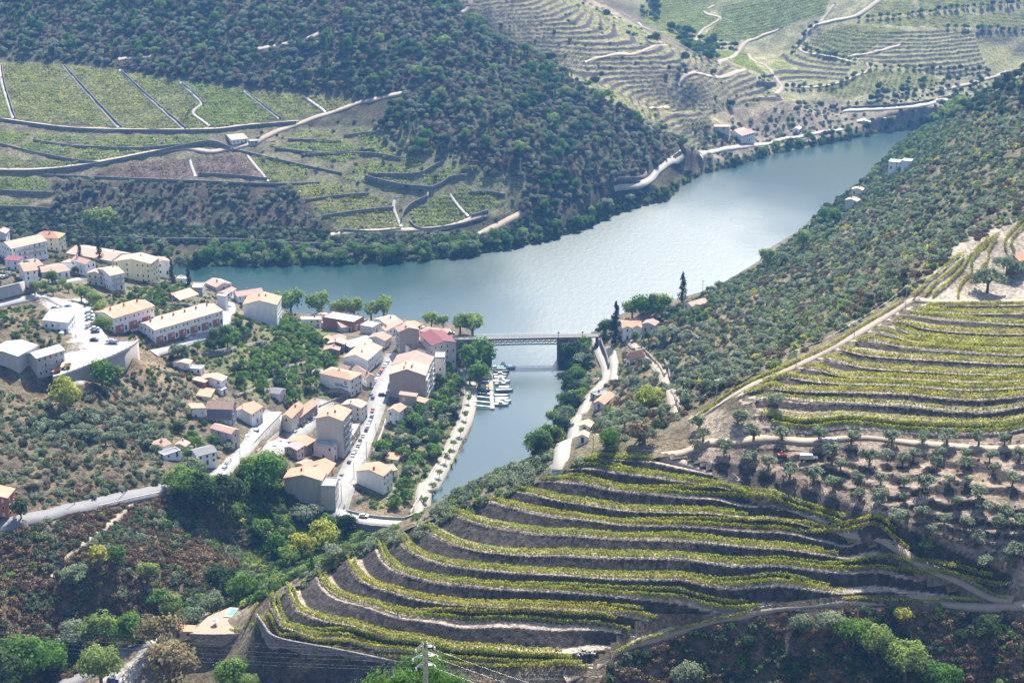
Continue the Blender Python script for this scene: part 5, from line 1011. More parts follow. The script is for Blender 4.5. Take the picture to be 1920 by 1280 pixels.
FW = [([(0,226),(110,241),(200,246),(300,247),(400,246),(470,238),(556,231)], 2.4, 'long dark wall under the terrace road below the stair paths'),
 ([(62,264),(120,273),(175,277),(262,279),(346,272)], 1.8, 'dark wall under the bright strip left of the white farm shed'),
 ([(0,271),(60,286),(132,300),(190,307)], 1.8, 'slanting wall with a pale path at the left below the bright terraces'),
 ([(0,324),(60,324),(130,318),(195,308),(290,289),(390,269),(432,281)], 3.2, 'tall dark wall below the curved farm road'),
 ([(436,281),(500,296),(580,314),(642,327)], 1.8, 'wall running down right from the white farm shed'),
 ([(80,329),(130,331),(280,337),(385,341),(520,346),(600,343)], 1.4, 'pale edged wall below the bare purplish blocks'),
 ([(372,327),(440,331),(502,337)], 2.2, 'short dark wall below the brownish block'),
 ([(0,361),(60,364),(98,365)], 3., 'dark wall under the rounded green terrace at the left edge'), ([(0,390),(50,391),(96,394)], 2.4, 'lowest dark wall at the left edge across the river'),
 ([(540,262),(600,264),(640,266)], 1.4, 'thin wall in the stepped hollow under the road bend'), ([(516,279),(600,288),(650,285),(702,280)], 1.6, 'second wall of the stepped hollow'),
 ([(645,257),(680,252),(706,250)], 2.2, 'short wall at the top of the stepped hollow by the woods'), ([(565,292),(640,290),(700,290),(752,299)], 2.2, 'third wall of the stepped hollow with a pale top'),
 ([(690,328),(740,329),(785,327),(805,318),(832,303)], 2.4, 'curved wall climbing to the woods beside the vine strip'), ([(684,334),(720,344),(760,352),(815,356)], 3.6, 'tallest dark curved wall in the middle of the vine terraces'),
 ([(806,355),(830,345),(842,335),(872,330)], 2.4, 'curled wall at the foot of the woods'), ([(573,377),(630,369),(692,364)], 1.8, 'wall between the upper two of the pale vine terraces'), ([(604,407),(670,397),(738,390)], 1.8, 'wall between the lower two of the pale vine terraces'),
 ([(640,432),(700,435),(752,430)], 1.6, 'wall below the lowest pale vine terrace'), ([(752,418),(757,402),(772,386),(800,372),(803,366)], 3.2, 'round dark wall beside the curved stone lane'), ([(768,414),(790,430),(860,422),(914,406)], 1.6, 'long low wall below the rounded vineyard block'),
 ([(884,406),(900,402),(916,396)], 2.2, 'short thick wall right of the rounded vineyard block'), ([(880,362),(910,360),(948,366)], 1.6, 'little wall by the dark tree at the foot of the woods'), ([(900,335),(940,337),(978,333)], 1.4, 'upper little wall at the foot of the woods'),
 ([(150,450),(260,451),(430,453),(540,459),(640,464),(760,474)], 3.0, 'long dark railway wall along the opposite bank'), ([(1156,338),(1200,336),(1212,326)], 3.0, 'dark terrace wall above the riverside road bend'), ([(1150,328),(1180,324),(1210,318)], 1.6, 'thin terrace wall above the riverside road bend'),
 ([(3,120),(10,160),(29,222)], 1.3, 'dark wall beside the leftmost stair path'), ([(121,123),(175,183),(228,239)], 1.3, 'dark wall beside the second stair path'), ([(227,133),(285,186),(349,241)], 1.3, 'dark wall beside the third stair path'), ([(341,156),(367,178),(383,195)], 1.2, 'dark wall beside the crooked stair path'), ([(461,173),(495,198),(527,222)], 1.1, 'dark wall beside the fifth stair path'),
 ([(1583,204),(1640,201),(1710,196),(1752,188)], 2.4, 'dark wall above the far bank road'), ([(1418,160),(1440,162),(1456,160)], 5., 'big dark retaining wall under the far quinta garden')]
for pp, hgt, lab in FW: wallthing('terrace_wall', lab, pp, hgt * .75, 2.5, .7, SCHIST, group='terrace walls across the river')
wallthing('stone_retaining_wall', 'tall dry stone wall at the foot of the nearest vine slope', [(a, b) for a, b, c in ROWS[0]], -.15, 9., .8, SCHIST, zs=[c for a, b, c in ROWS[0]])
wallthing('stone_retaining_wall', 'stone wall under the swimming pool terrace', [(357,1188),(400,1189),(440,1188),(458,1188),(472,1196)], .2, 5., .6, BROWNW, zs=[31.2] * 5)
wallthing('concrete_retaining_wall', 'high streaked concrete wall curving under the car park', [(100,708),(112,705),(127,700),(150,692),(180,680),(207,670),(242,653),(258,640)], .35, 14., .9, plaster('streaked_concrete', (.33, .29, .26)), zs=[59.4] * 8, cap=True)
wallthing('concrete_retaining_wall', 'curved concrete wall at the left edge beside the narrow white house', [(-30,574),(0,567),(25,561),(48,555)], 8.2, 1.5, .8, plaster('streaked_concrete_two', (.42, .39, .35)), zs=[57.5] * 4)
wallthing('stone_retaining_wall', 'pale stone wall carrying the ramp street and the church square', [(466,843),(478,829),(490,816),(505,800),(517,788),(527,777)], .8, 7.5, .7, GRANITE, zs=[24.6,24.6,24.6,24.8,24.8,24.8], cap=True)
wallthing('stone_retaining_wall', 'lower stone ledge beside the lower street', [(480,848),(505,826),(530,803)], .6, 4., .7, BROWNW)
wallthing('stone_retaining_wall', 'dark stone wall below the grassy plot in the gardens', [(383,669),(432,659),(470,651),(498,646)], 2.4, 3.5, .7, SCHIST)
wallthing('stone_retaining_wall', 'short dark wall behind the grassy plot', [(444,636),(458,631),(473,625)], 2.4, 2.5, .6, SCHIST)
for pp, lab in (([(500,700),(530,690),(560,684),(590,676)], 'upper low wall between the garden terraces'), ([(460,730),(500,716),(545,706),(590,700)], 'middle low wall between the garden terraces'), ([(500,735),(540,722),(536,712)], 'dark stub of wall in the lower gardens'), ([(440,745),(470,735),(490,722)], 'low wall climbing beside the chapel gardens'), ([(598,765),(620,755),(650,742),(662,732)], 'rubble wall along the lane behind the street houses')):
    wallthing('garden_wall', lab, pp, 1.3, 2., .5, BROWNW, group='garden walls in the village')
wallthing('street_wall', 'parapet wall on the garden side of the main street', [(645,955),(656,925),(668,900),(676,885)], 1.1, 5., .5, GRANITE); wallthing('street_wall', 'parapet wall of the main street beside the citrus gardens', [(698,852),(708,830),(718,805),(723,788)], .9, 4., .5, GRANITE)
wallthing('river_wall', 'low wall between the promenade and the gardens', [(768,965),(785,935),(800,905),(818,875)], 1.2, 2., .5, GRANITE)
wallthing('river_wall', 'dark wall rising between the two riverbank roads', [(1142,692),(1137,672),(1130,655),(1126,642)], 3.2, 2., .6, SCHIST); wallthing('river_wall', 'wall along the dirt track on the right bank', [(1205,655),(1222,672),(1238,690),(1246,705)], 1.4, 1.5, .5, BROWNW)
for pp, lab in (([(1240,668),(1252,690),(1256,712)], 'short terrace wall beside the dirt track'), ([(1296,672),(1312,684)], 'short diagonal terrace wall above the dirt track'), ([(1288,622),(1300,630),(1312,638)], 'dark terrace wall by the citrus trees on the right bank'), ([(1258,735),(1268,755),(1275,775)], 'lowest terrace wall beside the dirt track')):
    wallthing('terrace_wall', lab, pp, 1.6, 1.5, .6, SCHIST)
# road causeway at the lower end of the village
cw = road_line([(628,960),(650,968),(680,976),(720,980),(778,982)], 2.5, [12.3, 12.3, 12.2, 12, 12]); ribbon('causeway_road', cw, 7, ASPH, depth=1., edge=cw[:, 2])
wallthing('stone_causeway', 'high dark stone causeway carrying the road at the lower end of the village', [(632,968),(652,977),(681,985),(720,989),(780,991)], .9, 12, .8, SCHIST, cat='causeway', zs=[12.2] * 5)
wallthing('stone_parapet', 'pale parapet along the garden side of the causeway road', [(650,958),(682,966),(722,971),(775,973)], .9, 2, .5, GRANITE, cat='parapet', zs=[12.2] * 4)
# ------------------------------------------------------------------ railway bridge
def bridge():
    P = lambda x, y: np.array(PZ(x, y, 15.)); A, B, C_, D = P(846, 634), P(922, 632), P(1045, 629.5), P(1121, 626.5)
    ux = (C_ - B) / np.linalg.norm(C_ - B); ang = math.atan2(ux[1], ux[0]); rt = empty('railway_bridge', tuple(B[:2]) + (0,), ang, 'iron lattice railway bridge on dark stone piers across the river mouth', 'bridge')
    l = float(np.linalg.norm(C_ - B)); xa = -float(np.linalg.norm(B - A)); xd = l + float(np.linalg.norm(D - C_)); w_ = 2.6
    MB().box(xa, xd, -w_, w_, 14.3, 15.).build('deck', plain('deck_ballast', (.22, .20, .18), .95), rt)
    for s in (-1, 1):
        m = MB(); y = s * (w_ - .2); n = 12; hgt = lambda x: 3.2 + .8 * (1 - ((x - l / 2) / (l / 2)) ** 2) * -.35
        for k in range(n):
            x0, x1 = k * l / n, (k + 1) * l / n; m.bar((x0, y, 14.1), (x1, y, 14.1 - hgt(x1)), .26); m.bar((x0, y, 14.1 - hgt(x0)), (x1, y, 14.1), .26)
            m.bar((x0, y, 14.1 - hgt(x0)), (x1, y, 14.1 - hgt(x1)), .5)
        m.bar((0, y, 14.15), (l, y, 14.15), .5); m.build('lattice_girder', IRON, rt)
        r = MB(); r.bar((xa, s * w_, 16.05), (xd, s * w_, 16.05), .1); r.bar((xa, s * w_, 15.55), (xd, s * w_, 15.55), .07)
        k = xa
        while k < xd: r.bar((k, s * w_, 15), (k, s * w_, 16.05), .09); k += 2.
        r.build('railing', METAL, rt)
    for x0, x1 in ((-3.2, -.1), (l + .1, l + 3.2)): MB().box(x0, x1, -3.4, 3.4, -4, 14.25).build('pier', SCHIST, rt)
    MB().box(xa, -3.25, -3., 3., -2, 14.25).build('approach_wall', SCHIST, rt); MB().box(l + 3.25, l + 17.5, -3., 3., -2, 14.25).build('approach_wall', SCHIST, rt)
    for x in (xd - 1.2,): MB().box(x, x + 1.2, -3., 3., -1, 14.2).build('abutment', SCHIST, rt)
    for y in (-.75, .75): MB().bar((xa, y, 15.1), (xd, y, 15.1), .12).build('rail', IRON, rt)
    for x in (l + .5, l + 14): m = MB(); m.bar((x, -2.2, 15), (x, -2.2, 18.2), .25); m.box(x - .5, x + .5, -2.7, -1.7, 17.4, 18.3); m.build('signal', IRON, rt)
bridge()
# ------------------------------------------------------------------ marina
def pier():
    a, b = PZ(919, 690, .6), PZ(923.5, 766, .6); d = b - a; L = float(np.linalg.norm(d[:2])); ang = math.atan2(d[1], d[0]); rt = empty('floating_pier', (a[0], a[1], 0), ang, 'long pale floating pier with gangways to the promenade', 'pier')
    for k in range(6): MB().box(k * L / 6 + .1, (k + 1) * L / 6 - .1, -1.1, 1.1, .1, .65).build('pontoon', PAVE, rt)
    for py, sx in ((728, 886), (737, 886), (744, 885), (753, 884), (761, 884)):
        p, q = PZ(919 + (py - 690) * .059, py + 2, .7), PZ(sx, py - 2, 1.6); c, s = math.cos(-ang), math.sin(-ang); f = lambda r: ((r[0] - a[0]) * c - (r[1] - a[1]) * s, (r[0] - a[0]) * s + (r[1] - a[1]) * c, r[2]); MB().bar(f(p), f(q), .55).build('gangway', METAL, rt)
pier()
def hull(L, w_, h, mat, seed=0):
    """a pointed open hull as one mesh"""
    m = MB(); n = 9; S = []
    for i in range(n):
        t = i / (n - 1); hw = w_ / 2 * min(1, (1 - t) * 2.6 + .02) ** .6 * (.86 + .14 * min(1, t * 4)); x = -L / 2 + t * L; sh = h * (1 + .35 * t * t); S.append([(x, -hw, sh), (x * .97, -hw * .75, .05 - .35), (x * .97, hw * .75, .05 - .35), (x, hw, sh)])
    for i in range(n - 1):
        A, B = S[i], S[i + 1]
        for k in range(3): m.face([A[k], A[k + 1], B[k + 1], B[k]])
        m.face([(A[0][0], A[0][1] * .86, A[0][2] - .15), (B[0][0], B[0][1] * .86, B[0][2] - .15), (B[3][0], B[3][1] * .86, B[3][2] - .15), (A[3][0], A[3][1] * .86, A[3][2] - .15)], 1)
        m.face([A[0], B[0], (B[0][0], B[0][1] * .86, B[0][2] - .15), (A[0][0], A[0][1] * .86, A[0][2] - .15)]); m.face([A[3], (A[3][0], A[3][1] * .86, A[3][2] - .15), (B[3][0], B[3][1] * .86, B[3][2] - .15), B[3]])
    m.face(S[0][::-1]); return m.mesh('hull', [mat, mat])
BW = plain('boat_white', (.82, .82, .80), .35); BG = plain('boat_grey', (.35, .37, .40), .5); BD = plain('boat_dark', (.10, .11, .13), .5)
def boat(px, py, L, label, mat=BW, cabin=1, canopy=None, rz=0., name='motor_boat'):
    p = PZ(px, py, 0.); rt = empty(name, (p[0], p[1], .15), rz, label, 'boat', 'boats moored along the floating pier'); w_ = L * .30; h = .9 if L > 6 else .55; link('hull', hull(L, w_, h, mat), rt)
    if cabin:
        m = MB(); z = h; m.face([(-L * .22, -w_ * .34, z - .2), (-L * .22, w_ * .34, z - .2), (-L * .2, w_ * .3, z + 1.1), (-L * .2, -w_ * .3, z + 1.1)][::-1]); m.box(-L * .2, L * .08, -w_ * .32, w_ * .32, z - .2, z + 1.1)
        m.face([(L * .08, -w_ * .3, z + 1.1), (L * .2, -w_ * .26, z - .05), (L * .2, w_ * .26, z - .05), (L * .08, w_ * .3, z + 1.1)]); m.build('cabin', mat, rt); g = MB(); g.box(-L * .17, L * .06, -w_ * .33, w_ * .33, z + .45, z + .9); g.build('cabin_window', GLASS, rt)
        if L > 9: MB().box(-L * .16, L * .02, -w_ * .26, w_ * .26, z + 1.1, z + 2.1).build('flybridge', mat, rt); MB().box(-L * .18, L * .04, -w_ * .3, w_ * .3, z + 2.4, z + 2.5).build('sun_roof', BW, rt)
    if canopy is not None:
        m = MB(); m.box(-L * .32, L * .25, -w_ * .42, w_ * .42, h + 1.5, h + 1.62); m.build('canopy', canopy, rt); s = MB()
        for sx in (-.3, .23):
            for sy in (-.4, .4): s.bar((L * sx, w_ * sy, h - .2), (L * sx, w_ * sy, h + 1.5), .07)
        s.build('canopy_frame', METAL, rt)
    if not cabin: MB().box(-L * .02, L * .04, -w_ * .38, w_ * .38, h * .6, h * .75).build('bench', WOOD, rt); MB().box(-L * .54, -L * .46, -.2, .2, -.2, h + .3).build('outboard_motor', BD, rt)
    return rt
boat(946, 689, 12.5, 'largest white motor yacht at the head of the pier', rz=-.12); boat(938, 694, 8, 'white cruiser beside the largest yacht', canopy=BW, rz=-.05); boat(941, 698, 8.5, 'boat with a teal cover next to the white cruiser', BD, 0, GREENM, -.05)
boat(939, 704, 8, 'pale open boat in the middle of the upper berths', BG, 1, None, .02); boat(938, 709, 7, 'small white boat just above the white cabin cruiser', BW, 0, None, .02); boat(941, 716, 9.5, 'white cabin cruiser with pointed bow halfway along the pier', rz=-.1)
boat(939, 721, 6.5, 'short white boat with a dark hatch halfway along the pier', rz=0); boat(946, 733, 9.5, 'flat barge with a pale green roof', BG, 0, plain('pale_green_roof', (.40, .52, .36), .7), 0, 'barge'); boat(941, 743, 8.5, 'grey open boat below the green roofed barge', BG, 0)
boat(941, 749, 8, 'white open boat near the outer end of the pier', BW, 0, None, .03); boat(944, 754, 8.5, 'dark trimmed white cruiser at the outer end of the pier', BW, 1, None, .05); boat(940, 759.5, 8, 'last white cruiser at the outer end of the pier', BW, 1, None, -.04)
boat(929, 664, 3.6, 'small dinghy with a brown cover beside the bridge pier', BW, 0, plain('brown_cover', (.30, .18, .10), .8), -1.5, 'dinghy')
for k, py in enumerate((692, 697.5, 703, 709.5, 716)): boat(912.5 - k * .6, py, 5.2, ['small white skiff nearest the bridge on the tree side of the pier', 'second small skiff from the bridge on the tree side', 'middle small skiff on the tree side of the pier', 'fourth small skiff from the bridge on the tree side', 'small skiff farthest from the bridge on the tree side'][k], BW, 0, None, math.pi, 'skiff')
p = PZ(918, 724, .5); rt = empty('orange_float', (p[0], p[1], 0), 0, 'orange inflatable float in the gap of the pier', 'float'); m = MB()
for k in range(14): a0, a1 = k * .4488, (k + 1) * .4488; m.bar((1.5 * math.cos(a0), 1.5 * math.sin(a0), .4), (1.5 * math.cos(a1), 1.5 * math.sin(a1), .4), .8)
m.build('tube', ORM, rt); MB().cyl((0, 0, 0), 1.2, 1.2, .05, .3, 12).build('floor', PAVE, rt)
# ------------------------------------------------------------------ cars
def car_parts(kind):
    if kind == 'car': prof = [(-2.1, .35), (-2.15, .75), (-1.75, .92), (-1.2, 1.42), (.35, 1.45), (1.05, .95), (1.95, .8), (2.12, .55), (2.1, .35)]; cab = (-1.62, .95)
    else: prof = [(-2.5, .4), (-2.55, 1.2), (-2.45, 2.15), (-2.2, 2.3), (1.4, 2.3), (2.0, 1.35), (2.5, 1.1), (2.6, .7), (2.55, .4)]; cab = (.5, 1.9)
    m = MB(); n = len(prof); half = lambda z: .86 - .14 * max(0, (z - .9)) / (.6 if kind == 'car' else 1.4)
    for s in (-1, 1): q = [(x, s * half(z), z) for x, z in prof]; m.face(q if s < 0 else q[::-1])
    for i in range(n): (x0, z0), (x1, z1) = prof[i], prof[(i + 1) % n]; m.face([(x0, -half(z0), z0), (x0, half(z0), z0), (x1, half(z1), z1), (x1, -half(z1), z1)])
    g = MB()
    if kind == 'car':
        for s in (-1, 1): q = [(-1.5, s * .865, .98), (-1.12, s * .775, 1.36), (.3, s * .775, 1.38), (.85, s * .865, .98)]; g.face(q if s < 0 else q[::-1])
        g.face([(.40, -.7, 1.44), (1.02, -.8, 1.0), (1.02, .8, 1.0), (.40, .7, 1.44)]); g.face([(-1.72, .78, .97), (-1.72, -.78, .97), (-1.25, -.68, 1.4), (-1.25, .68, 1.4)][::-1])
    else:
        for s in (-1, 1): q = [(.5, s * .84, 1.4), (.5, s * .76, 2.1), (1.35, s * .76, 2.1), (1.85, s * .84, 1.4)]; g.face(q if s < 0 else q[::-1])
        g.face([(1.47, -.66, 2.24), (2.03, -.76, 1.4), (2.03, .76, 1.4), (1.47, .66, 2.24)])
    wh = MB().cyl((0, 0, 0), .33, .33, -.12, .12, 12, 0, 'y').mesh('wheel', TYRE); li = MB().box(0, .06, -.18, .18, -.08, .08).mesh('headlight', BW)
    return m, g.mesh('glass', GLASS), wh, li
CARB = {}
for kd in ('car', 'van'):
    m, g, wh, li = car_parts(kd); CARB[kd] = ({k: m.mesh('body', v) for k, v in CARP.items()}, g, wh, li)
def car(px, py, colour, label, heading=0., kind='car', group=None, z=None):
    p = g1(px, py) if z is None else PZ(px, py, z); zz_ = p[2] + (.12 if z is None else .03)
    for L in ROADS.values():     # stand on the road surface when there is one
        d = np.hypot(L[:, 0] - p[0], L[:, 1] - p[1]); i = int(d.argmin())
        if d[i] < 6: zz_ = L[i, 2] + .03
    rt = empty('parked_car' if kind == 'car' else 'parked_van', (p[0], p[1], zz_), heading, label, kind, group); b, g, wh, li = CARB[kind]
    link('body', b[colour], rt); link('glass', g, rt); l = 1.32 if kind == 'car' else 1.65
    for sx in (-l, l):
        for sy in (-.78, .78): link('wheel', wh, rt, (sx, sy, .33))
    for sy in (-.6, .6): link('headlight', li, rt, (2.08 if kind == 'car' else 2.56, sy, .66))
    return rt
def head(key, px, py):
    L = ROADS[key]; p = g1(px, py); i = int(np.hypot(L[:, 0] - p[0], L[:, 1] - p[1]).argmin()); i = min(max(i, 1), len(L) - 2); d = L[i + 1] - L[i - 1]; return math.atan2(d[1], d[0])
GM = 'cars parked along the main street'
for k, (x, y, c) in enumerate([(629.5,908,'white'),(635,898,'silver'),(640.5,891,'grey'),(662,854,'silver'),(666.5,846,'white'),(672,836,'silver'),(675,829,'black'),(681,818,'white'),(687,808,'black'),(690.5,799.5,'white'),(694,791,'silver'),(697,783,'blue'),(698.5,771,'red'),(696,741,'blue'),(699,747,'black'),(700,723,'white'),(702.5,717,'grey'),(705,712,'white'),(708.5,706,'silver'),(712,701,'black'),(715,697,'red'),(718.5,691.5,'grey'),(723,685,'white'),(727,680,'silver')]):
    lab = {0: 'white car at the bottom of the parked line on the main street', 1: 'silver car second from the bottom of the main street line', 2: 'grey car ending the lowest cluster on the main street', 12: 'red car before the gap in the parked line on the main street', 20: 'red car in the upper part of the main street line', 11: 'blue car parked just below the red one on the main street', 13: 'blue car by the dark tree at the street bend'}.get(k)
    lab = lab or '%s car %s' % (c, {3: 'third cluster from the bottom, lower car beside the tall grey house', 4: 'just above the silver car beside the tall grey house', 5: 'parked below a black one beside the brown terrace block', 6: 'beside the brown terrace block on the main street', 7: 'parked alone between two pairs on the main street', 8: 'below the cream house on the main street', 9: 'between a black and a silver one on the main street', 10: 'parked just below the blue one on the main street', 14: 'by the dark tree at the street bend', 15: 'in front of the lettered white house on the street', 16: 'second above the dark tree on the street', 17: 'third above the dark tree on the street', 18: 'fourth above the dark tree on the street', 19: 'just below the upper red one on the main street', 21: 'just above the upper red one on the main street', 22: 'near the top of the main street line', 23: 'topmost of the main street line'}[k])
    car(x, y, c, lab, head('main', x, y) + (math.pi if k % 3 == 0 else 0), 'car', GM)
car(654.5, 868, 'black', 'black car driving down the middle of the main street', head('main', 654, 868)); car(717, 742.5, 'black', 'black car turning out across the main street', .1)
for k, (x, y, c, lab) in enumerate([(513.5,837.5,'white','white car lowest in the lower street line'),(519.5,833,'white','white car second in the lower street line'),(524.5,828,'silver','silver car next to the red one on the lower street'),(534,821.5,'red','red car on the lower street below the stone ledge'),(553,812,'silver','silver car in front of the cream corner house'),(567,801.5,'black','black car in front of the brown stone house'),(577,795,'silver','silver car above the black one on the lower street'),(582.5,791.5,'blue','blue car near the upper end of the lower street'),(588,788,'white','white car at the upper end of the lower street')]):
    car(x, y, c, lab, head('lower', x, y) + (.5 if k < 4 else 0), 'car', 'cars parked along the lower street')
car(463.5, 816.5, 'white', 'white car with dark windows on the ramp street', head('ramp', 463, 816)); car(428, 868, 'white', 'white van at the lower bend of the ramp street', head('ramp', 428, 868), 'van'); car(482, 806, 'silver', 'silver car beside the chapel gate', .2, z=24.2); car(421, 879, 'silver', 'silver car half hidden by trees below the white van', head('ramp', 421, 879))
for x, y, c, a, kd, lab in ((163,573,'black',1.3,'car','black car in the tree shade at the top of the car park'),(167,587,'silver',.2,'car','silver car first in the car park row under the trees'),(168,593.5,'white',.2,'car','white car second in the car park row under the trees'),(168,600,'silver',.2,'car','silver car third in the car park row under the trees'),(167,612,'white',1.35,'van','white van standing beside the car park trees'),(178,617,'white',.2,'car','white car right of the white van in the car park'),(179,623,'blue',.2,'car','pale blue car at the end of the car park row'),(177,638.5,'black',-.15,'car','dark car standing alone on the open car park'),(103,577,'white',.1,'car','white car behind the workshop'),(128,574,'blue',.1,'car','blue car beside the entrance of the car park')):
    car(x, y, c, lab, a, kd, 'cars in the car park', z=59.4 if x > 110 else None)
car(52, 550, 'black', 'dark car below the curved concrete wall', 1.2); car(118, 526.5, 'black', 'dark car on the lane below the long low house', .2)
for x, y, c, lab in ((3,520.5,'white','white car on the ledge at the left edge'),(9,521,'silver','silver car in the middle of the ledge at the left edge'),(15,519,'blue','bluish car at the right end of the ledge at the left edge')): car(x, y, c, lab, 1.0, 'car', 'cars on the ledge above the concrete wall')
for x, y, c, lab in ((342.5,636,'silver','silver car left of three before the longer terraced row'),(353,632.5,'white','white car between two others before the longer terraced row'),(363.5,628.5,'silver','silver car right of three before the longer terraced row')): car(x, y, c, lab, .2, 'car', 'cars before the terraced row')
car(427, 575.5, 'grey', 'grey car in the yard beside the blank white building', .8); car(426.5, 583.5, 'white', 'white car in the yard beside the blank white building', .2)
car(682, 968.5, 'white', 'white car on the causeway road at the lower end of the village', -.25, z=12.3); car(212, 1276, 'blue', 'dark blue car on the pale forecourt at the bottom edge', .15); car(1117.5, 650, 'black', 'dark car on the riverbank road below the bridge end', 1.6)
for x, y, c, lab in ((795,617,'white','white car at the left of the riverside row by the plane trees'),(812,618.5,'black','black car in the riverside row before the plane trees'),(838,622,'white','white car beside the bridge approach'),(846,626,'silver','silver car nearest the bridge approach'),(660,603,'white','white car under the waterfront plane trees'),(686,603.5,'silver','silver car under the waterfront plane trees')): car(x, y, c, lab, .1, 'car', 'cars on the waterfront')
def dumper(px, py, mat, label, rz):
    p = PZ(px, py, 59.4); rt = empty('dumper', tuple(p), rz, label, 'dumper'); m = MB()
    for s in (-1, 1): q = [(-.2, s * .9, 1.0), (-.4, s * 1.1, 2.1), (2.4, s * 1.1, 2.2), (1.7, s * .9, 1.1)]; m.face(q); m.face(q[::-1])
    for a, b in (((-.2, 1.0), (1.7, 1.1)), ((-.2, 1.0), (-.4, 2.1)), ((1.7, 1.1), (2.4, 2.2))):
        f = lambda t: .9 if t[1] < 1.5 else 1.1; q = [(a[0], -f(a), a[1]), (b[0], -f(b), b[1]), (b[0], f(b), b[1]), (a[0], f(a), a[1])]; m.face(q); m.face(q[::-1])
    m.build('skip', mat, rt); MB().box(-2.2, 1.6, -.5, .5, .55, .95).box(-2.3, -1.2, -.7, .7, .9, 1.5).build('chassis', mat, rt); MB().box(-1.1, -.6, -.35, .35, 1.1, 1.6).build('seat', BD, rt)
    w1 = MB().cyl((0, 0, 0), .62, .62, -.22, .22, 12, 0, 'y').mesh('wheel', TYRE)
    for x, s in ((1., 1), (-1.6, .8)):
        for y in (-.95, .95): link('wheel', w1, rt, (x, y, .62 * s)).scale = (s, 1, s)
dumper(105, 699, plain('rusty_orange', (.40, .17, .06), .8), 'rusty orange dumper beside the industrial hall', 1.0); dumper(124, 691, YELM, 'yellow dumper with a raised skip at the car park wall', .5)
def yard_boat(px, py, L, mat, label, rz):
    p = PZ(px, py, 59.4); rt = empty('laid_up_boat', (p[0], p[1], p[2] + .9), rz, label, 'boat'); link('hull', hull(L, L * .25, .9, mat), rt); m = MB(); m.box(-L * .3, L * .3, -.4, .4, -.9, -.2); m.build('cradle', WOOD, rt); MB().box(-L * .25, L * .1, -L * .07, L * .07, .6, 1.4).build('cabin', BW, rt)
yard_boat(84, 646, 13, BLUEM, 'long faded blue boat laid up behind the industrial hall', .0); yard_boat(211, 643.5, 6.5, plain('boat_silver', (.55, .56, .58), .4), 'small silver boat on the car park near the wall', -.15); yard_boat(68, 636, 6, BW, 'small white boat laid up left of the workshop yard', .2)
for x, y, c, lab in ((86,628,REDM,'red crate heap in front of the workshop'),(96,629,GREENM,'green covered crate heap in front of the workshop'),(106,628,ORM,'orange crate heap in front of the workshop'),(116,631,BW,'round white tank in front of the workshop'),(92,637,WOOD,'brown pallet heap in the workshop yard'),(118,637,YELM,'yellow beam lying in the workshop yard')):
    p = PZ(x, y, 59.4); rt = empty('tank' if c is BW else 'beam' if c is YELM else 'crate_heap', tuple(p), .2, lab, 'tank' if c is BW else 'yard goods'); rg = random.Random(x)
    if c is BW: MB().cyl((0, 0, 0), 1.3, 1.3, 0, 2.4, 14).build('shell', c, rt); MB().cyl((0, 0, 2.4), 1.3, .3, 0, .5, 14).build('lid', c, rt)
    elif c is YELM: MB().box(-2.5, 2.5, -.3, .3, .3, .8).build('girder', c, rt); MB().box(-2.2, -1.8, -.5, .5, 0, .3).box(1.8, 2.2, -.5, .5, 0, .3).build('bearer', WOOD, rt)
    else:
        for k in range(5): u, v, s = rg.uniform(-1, 1), rg.uniform(-.8, .8), rg.uniform(.5, .8); MB().box(u - s, u + s, v - s * .7, v + s * .7, .02 + k * .3, .5 + k * .33).build('crate', c if k > 1 else WOOD, rt)
# fence with pots on the car park wall
fl = road_line([(127,699.5),(150,691.5),(180,679.5),(207,669.5),(242,652.5),(257,639.5)], 3., [59.75] * 6); rt = empty('wall_railing', tuple(fl[0]), 0, 'pale post and rail fence along the top of the car park wall', 'railing'); o = fl[0]; pm = MB().box(-.12, .12, -.12, .12, 0, 1.15).mesh('post', CONC)
for i in range(len(fl)): link('post', pm, rt, tuple(fl[i] - o))
m = MB()
for i in range(len(fl) - 1): m.bar(fl[i] - o + (0, 0, 1.05), fl[i + 1] - o + (0, 0, 1.05), .12); m.bar(fl[i] - o + (0, 0, .6), fl[i + 1] - o + (0, 0, .6), .1)
m.build('rail', RUST, rt)
# guard rail on the hillside road
L = ROADS['left']; T = np.gradient(L[:, :2], axis=0); T /= np.linalg.norm(T, axis=1, keepdims=True); Q = np.column_stack([L[:, :2] + np.stack([T[:, 1], -T[:, 0]], -1) * 3.2, L[:, 2]]); o = Q[0].copy(); rt = empty('guard_rail', tuple(o), 0, 'metal guard rail along the lower side of the hillside road', 'guard rail'); pm = MB().box(-.09, .09, -.09, .09, -.3, .75).mesh('post', METAL)
Q = Q[20:-12]
for i in range(0, len(Q), 2): link('post', pm, rt, tuple(Q[i] - o))
m = MB()
for i in range(len(Q) - 1): m.bar(Q[i] - o + (0, 0, .62), Q[i + 1] - o + (0, 0, .62), .3)
m.build('beam', METAL, rt)
